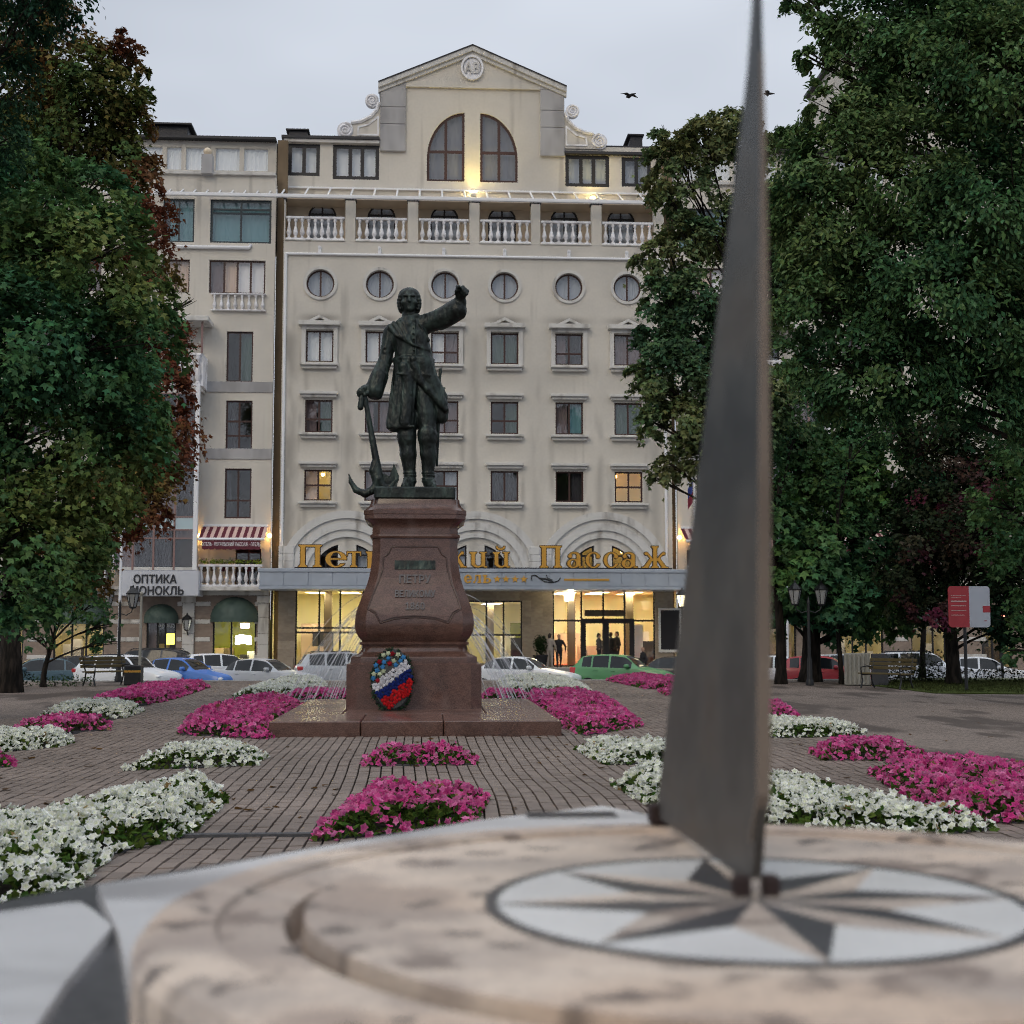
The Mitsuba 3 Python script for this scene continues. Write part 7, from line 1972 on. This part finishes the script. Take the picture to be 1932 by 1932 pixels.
tree('linden_tree', 'huge dark linden tree filling the upper right of the photo', 2110, 27.0, [
    (1640, 60, 90, 1, .1), (1560, 30, 60, 1, .2), (1500, 5, 28, 1, .2), (1580, 110, 36, .6, .2), (1760, 120, 130, 0, .0), (1900, 150, 140, -1, .0), (1640, 200, 80, 0, .1), (1560, 200, 50, 0, .3), (1500, 260, 40, .6, .3), (1600, 300, 100, 0, .1), (1720, 330, 130, -.5, .0), (1860, 380, 150, -1, -.1), (1540, 360, 80, 0, .2),
    (1560, 470, 90, 0, .2), (1660, 480, 110, -.5, .1), (1780, 540, 140, -1, -.1), (1920, 600, 140, -1, -.1), (1540, 580, 80, 0, .1), (1640, 620, 100, 0, .0), (1990, 300, 150, 0, 0), (2010, 80, 150, 0, 0), (2000, 500, 150, 0, 0), (1500, 680, 60, .5, .2), (1600, 720, 80, 0, .0), (1720, 690, 100, -.5, -.1), (1850, 740, 100, -.5, -.1), (1740, 30, 110, 1, 0), (1520, 110, 28, .8, .3), (1880, -20, 140, 0, 0), (1500, 440, 60, .5, .3), (1480, 560, 60, 1, .2)],
     0.13, [(0.016, 0.040, 0.020), (0.034, 0.070, 0.032), (0.062, 0.100, 0.040), (0.090, 0.125, 0.050)], 0.45, 6, 4200, OVAL, OVAL_F, gap=0.26)
tree('catalpa_tree', 'broad leaved green tree with thick trunk behind the double street lamp', 1524, 47.0, [
    (1500, 860, 60, 0, .2), (1560, 840, 60, 0, .1), (1480, 940, 50, 0, .3), (1540, 940, 70, 0, .2), (1620, 900, 70, 0, .1), (1500, 1030, 56, 0, .2), (1580, 1030, 70, -.5, .1), (1660, 1000, 70, 0, .0), (1540, 1110, 56, 0, .1), (1610, 1110, 66, -.5, .1), (1690, 1090, 60, 0, .1), (1470, 1120, 34, 0, .0), (1490, 1180, 30, 0, 0), (1560, 1170, 36, 0, 0), (1640, 1165, 40, -.5, .1), (1700, 1170, 36, 0, .1), (1730, 950, 70, 0, .1), (1460, 830, 46, 0, .2), (1600, 800, 50, 0, .3), (1680, 850, 60, 0, .35), (1500, 1090, 50, -2.5, .1), (1580, 1120, 60, -2.5, .1), (1460, 1060, 40, -2.5, .2), (1650, 1120, 60, -2.5, .1), (1540, 1030, 60, -2.5, .2), (1480, 980, 50, -2, .2)],
     0.28, [(0.016, 0.046, 0.026), (0.032, 0.080, 0.042), (0.052, 0.105, 0.046), (0.070, 0.125, 0.042)], 0.36, 7, 800, zbase=0.0, gap=0.28)
tree('cherry_plum_tree', 'dark purple leaved tree with pink leaves between the trunks at the right', 1790, 44.0, [
    (1760, 800, 80, 0, .0), (1850, 830, 80, 0, .1), (1790, 910, 80, 0, .15), (1860, 960, 80, 0, .15), (1780, 1030, 70, 0, .2), (1860, 1070, 70, 0, .2), (1920, 900, 80, 0, .1), (1930, 1030, 80, 0, .2), (1740, 1100, 50, 0, .1), (1800, 1120, 50, 0, .1), (1880, 1130, 60, -1, 0), (1940, 1140, 70, -1, 0), (1760, 1150, 40, -1, 0), (1840, 1000, 80, -1.5, 0), (1900, 1060, 70, -1.5, 0), (1700, 1080, 50, -1, 0), (1720, 1010, 60, -1, 0), (1905, 1190, 34, -1, 0), (1700, 1145, 34, -1, 0)],
     0.16, [(0.010, 0.022, 0.012), (0.018, 0.030, 0.015), (0.026, 0.030, 0.017), (0.10, 0.022, 0.040)], 0.24, 8, 1500, gap=0.30)
tree('maple_tree', 'green tree leaning in from the right edge of the photo', 2030, 33.0, [(1890, 960, 60, 0, .3), (1930, 880, 70, 0, .2), (1900, 1060, 46, 0, .2), (1960, 1000, 90, 0, .1), (1975, 800, 100, 0, .1), (1990, 1120, 80, 0, 0), (1910, 1170, 36, 0, .2), (1915, 1230, 26, 0, .2)], 0.15, GREEN, 0.30, 9, 1100)
for i, (x, y, r_, lab) in enumerate(((1466, 1290, 0.19, 'bare dark trunk just right of the gnomon'), (1580, 1290, 0.09, 'thin dark trunk left of the ribbed concrete bin'), (1588, 1240, 0.0, ''))):
    if r_ == 0: continue
    p = G(x, y)
    tree('tree', lab + ', crown lost in the leaves above', x, p[1], [(x - 10, 900, 60, 1, 0), (x + 20, 980, 50, 1, 0), (x + 30, 840, 60, 1, 0)], 0.16, GREEN, r_, 20 + i, 900)
for i, (x, Yq, r_, lab) in enumerate(((1745, 50, 0.12, 'thin dark trunk left of the notice board post'), )):
    tree('tree', lab + ', crown lost in the leaves above', x, Yq, [(x, 1000, 60, 1, 0), (x + 10, 900, 60, 1, 0), (x - 30, 1090, 36, 0, 0)], 0.16, GREEN, r_, 30 + i, 900)


# hedges and shrubs at the edge of the square
def shrub(key, label, x0, x1, ytop, Y, seed, pal=GREEN, zb=0.0, thick=0.8, cat='hedge', size=0.075, dens=520, zb2=None):
    t = new(key); tag(t, label, cat)
    r = np.random.default_rng(seed); a, b = fx(x0, Y, 1250), fx(x1, Y, 1250); zt_ = PY((x0 + x1) / 2, ytop, Y)[2]
    n = int((b - a) * (zt_ - zb) * dens)
    q = r.uniform((a, 0, 0), (b, 1, 1), (n, 3))
    hh = (zt_ - zb) * (0.72 + 0.5 * meshkit.fbm(np.stack([q[:, 0] * 1.4, q[:, 0] * 0 + seed, q[:, 0] * 0], -1), 3, 1))
    pos = np.stack([q[:, 0], Y + (q[:, 1] - 0.5) * thick, zb + hh * q[:, 2] ** 0.8], 1)
    e1, e2, e3 = frames(n, 0.7, r)
    v_, f_, cc = scatter(OVAL, OVAL_F, pos, e1, e2, e3, size * r.uniform(0.7, 1.4, n), np.array(pal)[r.integers(len(pal), size=n)] * r.uniform(0.5, 1.5, (n, 1)))
    put(t + '__foliage', (v_, f_), 'leaf', color=cc)
    st = MB()
    for i in range(max(3, int((b - a) * 2.5))):
        xx = r.uniform(a, b); st.tube([(xx, Y, zb - 0.05), (xx + r.uniform(-.15, .15), Y + r.uniform(-.2, .2), zb + 0.7 * (zt_ - zb))], [0.016, 0.006], 4)
    put(t + '__stem', st, 'bark')
    return t


DARK = [(0.006, 0.010, 0.006), (0.012, 0.02, 0.009), (0.02, 0.03, 0.012)]
shrub('hedge', 'low dark clipped hedge behind the park bench and the notice board', 1655, 2040, 1263, 45.5, 41, DARK)
shrub('shrub', 'dark shrub under the trees left of the white station car', -60, 60, 1268, 44.0, 42, DARK, cat='shrub')
shrub('shrub', 'low shrub below the leaning sapling at the far left', 60, 175, 1274, 44.5, 43, GREEN, cat='shrub')
shrub('shrub', 'round dark shrub behind the seat of the park bench', 1680, 1770, 1243, 46.0, 44, DARK, thick=1.2, cat='shrub')
shrub('shrub', 'light green shrub in front of the white off-roader', 1700, 1800, 1232, 47.5, 45, [(0.03, 0.05, 0.02), (0.07, 0.09, 0.03)], thick=0.8, cat='shrub', dens=150)
# grass blades on the strip
r = np.random.default_rng(50); q = points_in(gp, 26000, r); n = len(q)
q = q[(q[:, 1] < 47)]; n = len(q)
e1, e2, e3 = frames(n, 0.0, r); up_ = np.stack([r.normal(0, .25, n), r.normal(0, .25, n), np.ones(n)], 1)
v_, f_, cc = scatter(np.array([(-0.06, 0, 0), (0.06, 0, 0), (0.0, 1.0, 0.1)]), np.array([[0, 1, 2]]), np.column_stack([q, np.full(n, 0.018)]), e1, up_, e3, r.uniform(0.05, 0.11, n), np.array([0.035, 0.042, 0.014]) * r.uniform(0.4, 1.4, (n, 1)))
k = put('grass', (v_, f_), 'leaf', color=cc); tag(k, 'short grass on the strip below the notice board', 'grass', kind='stuff')
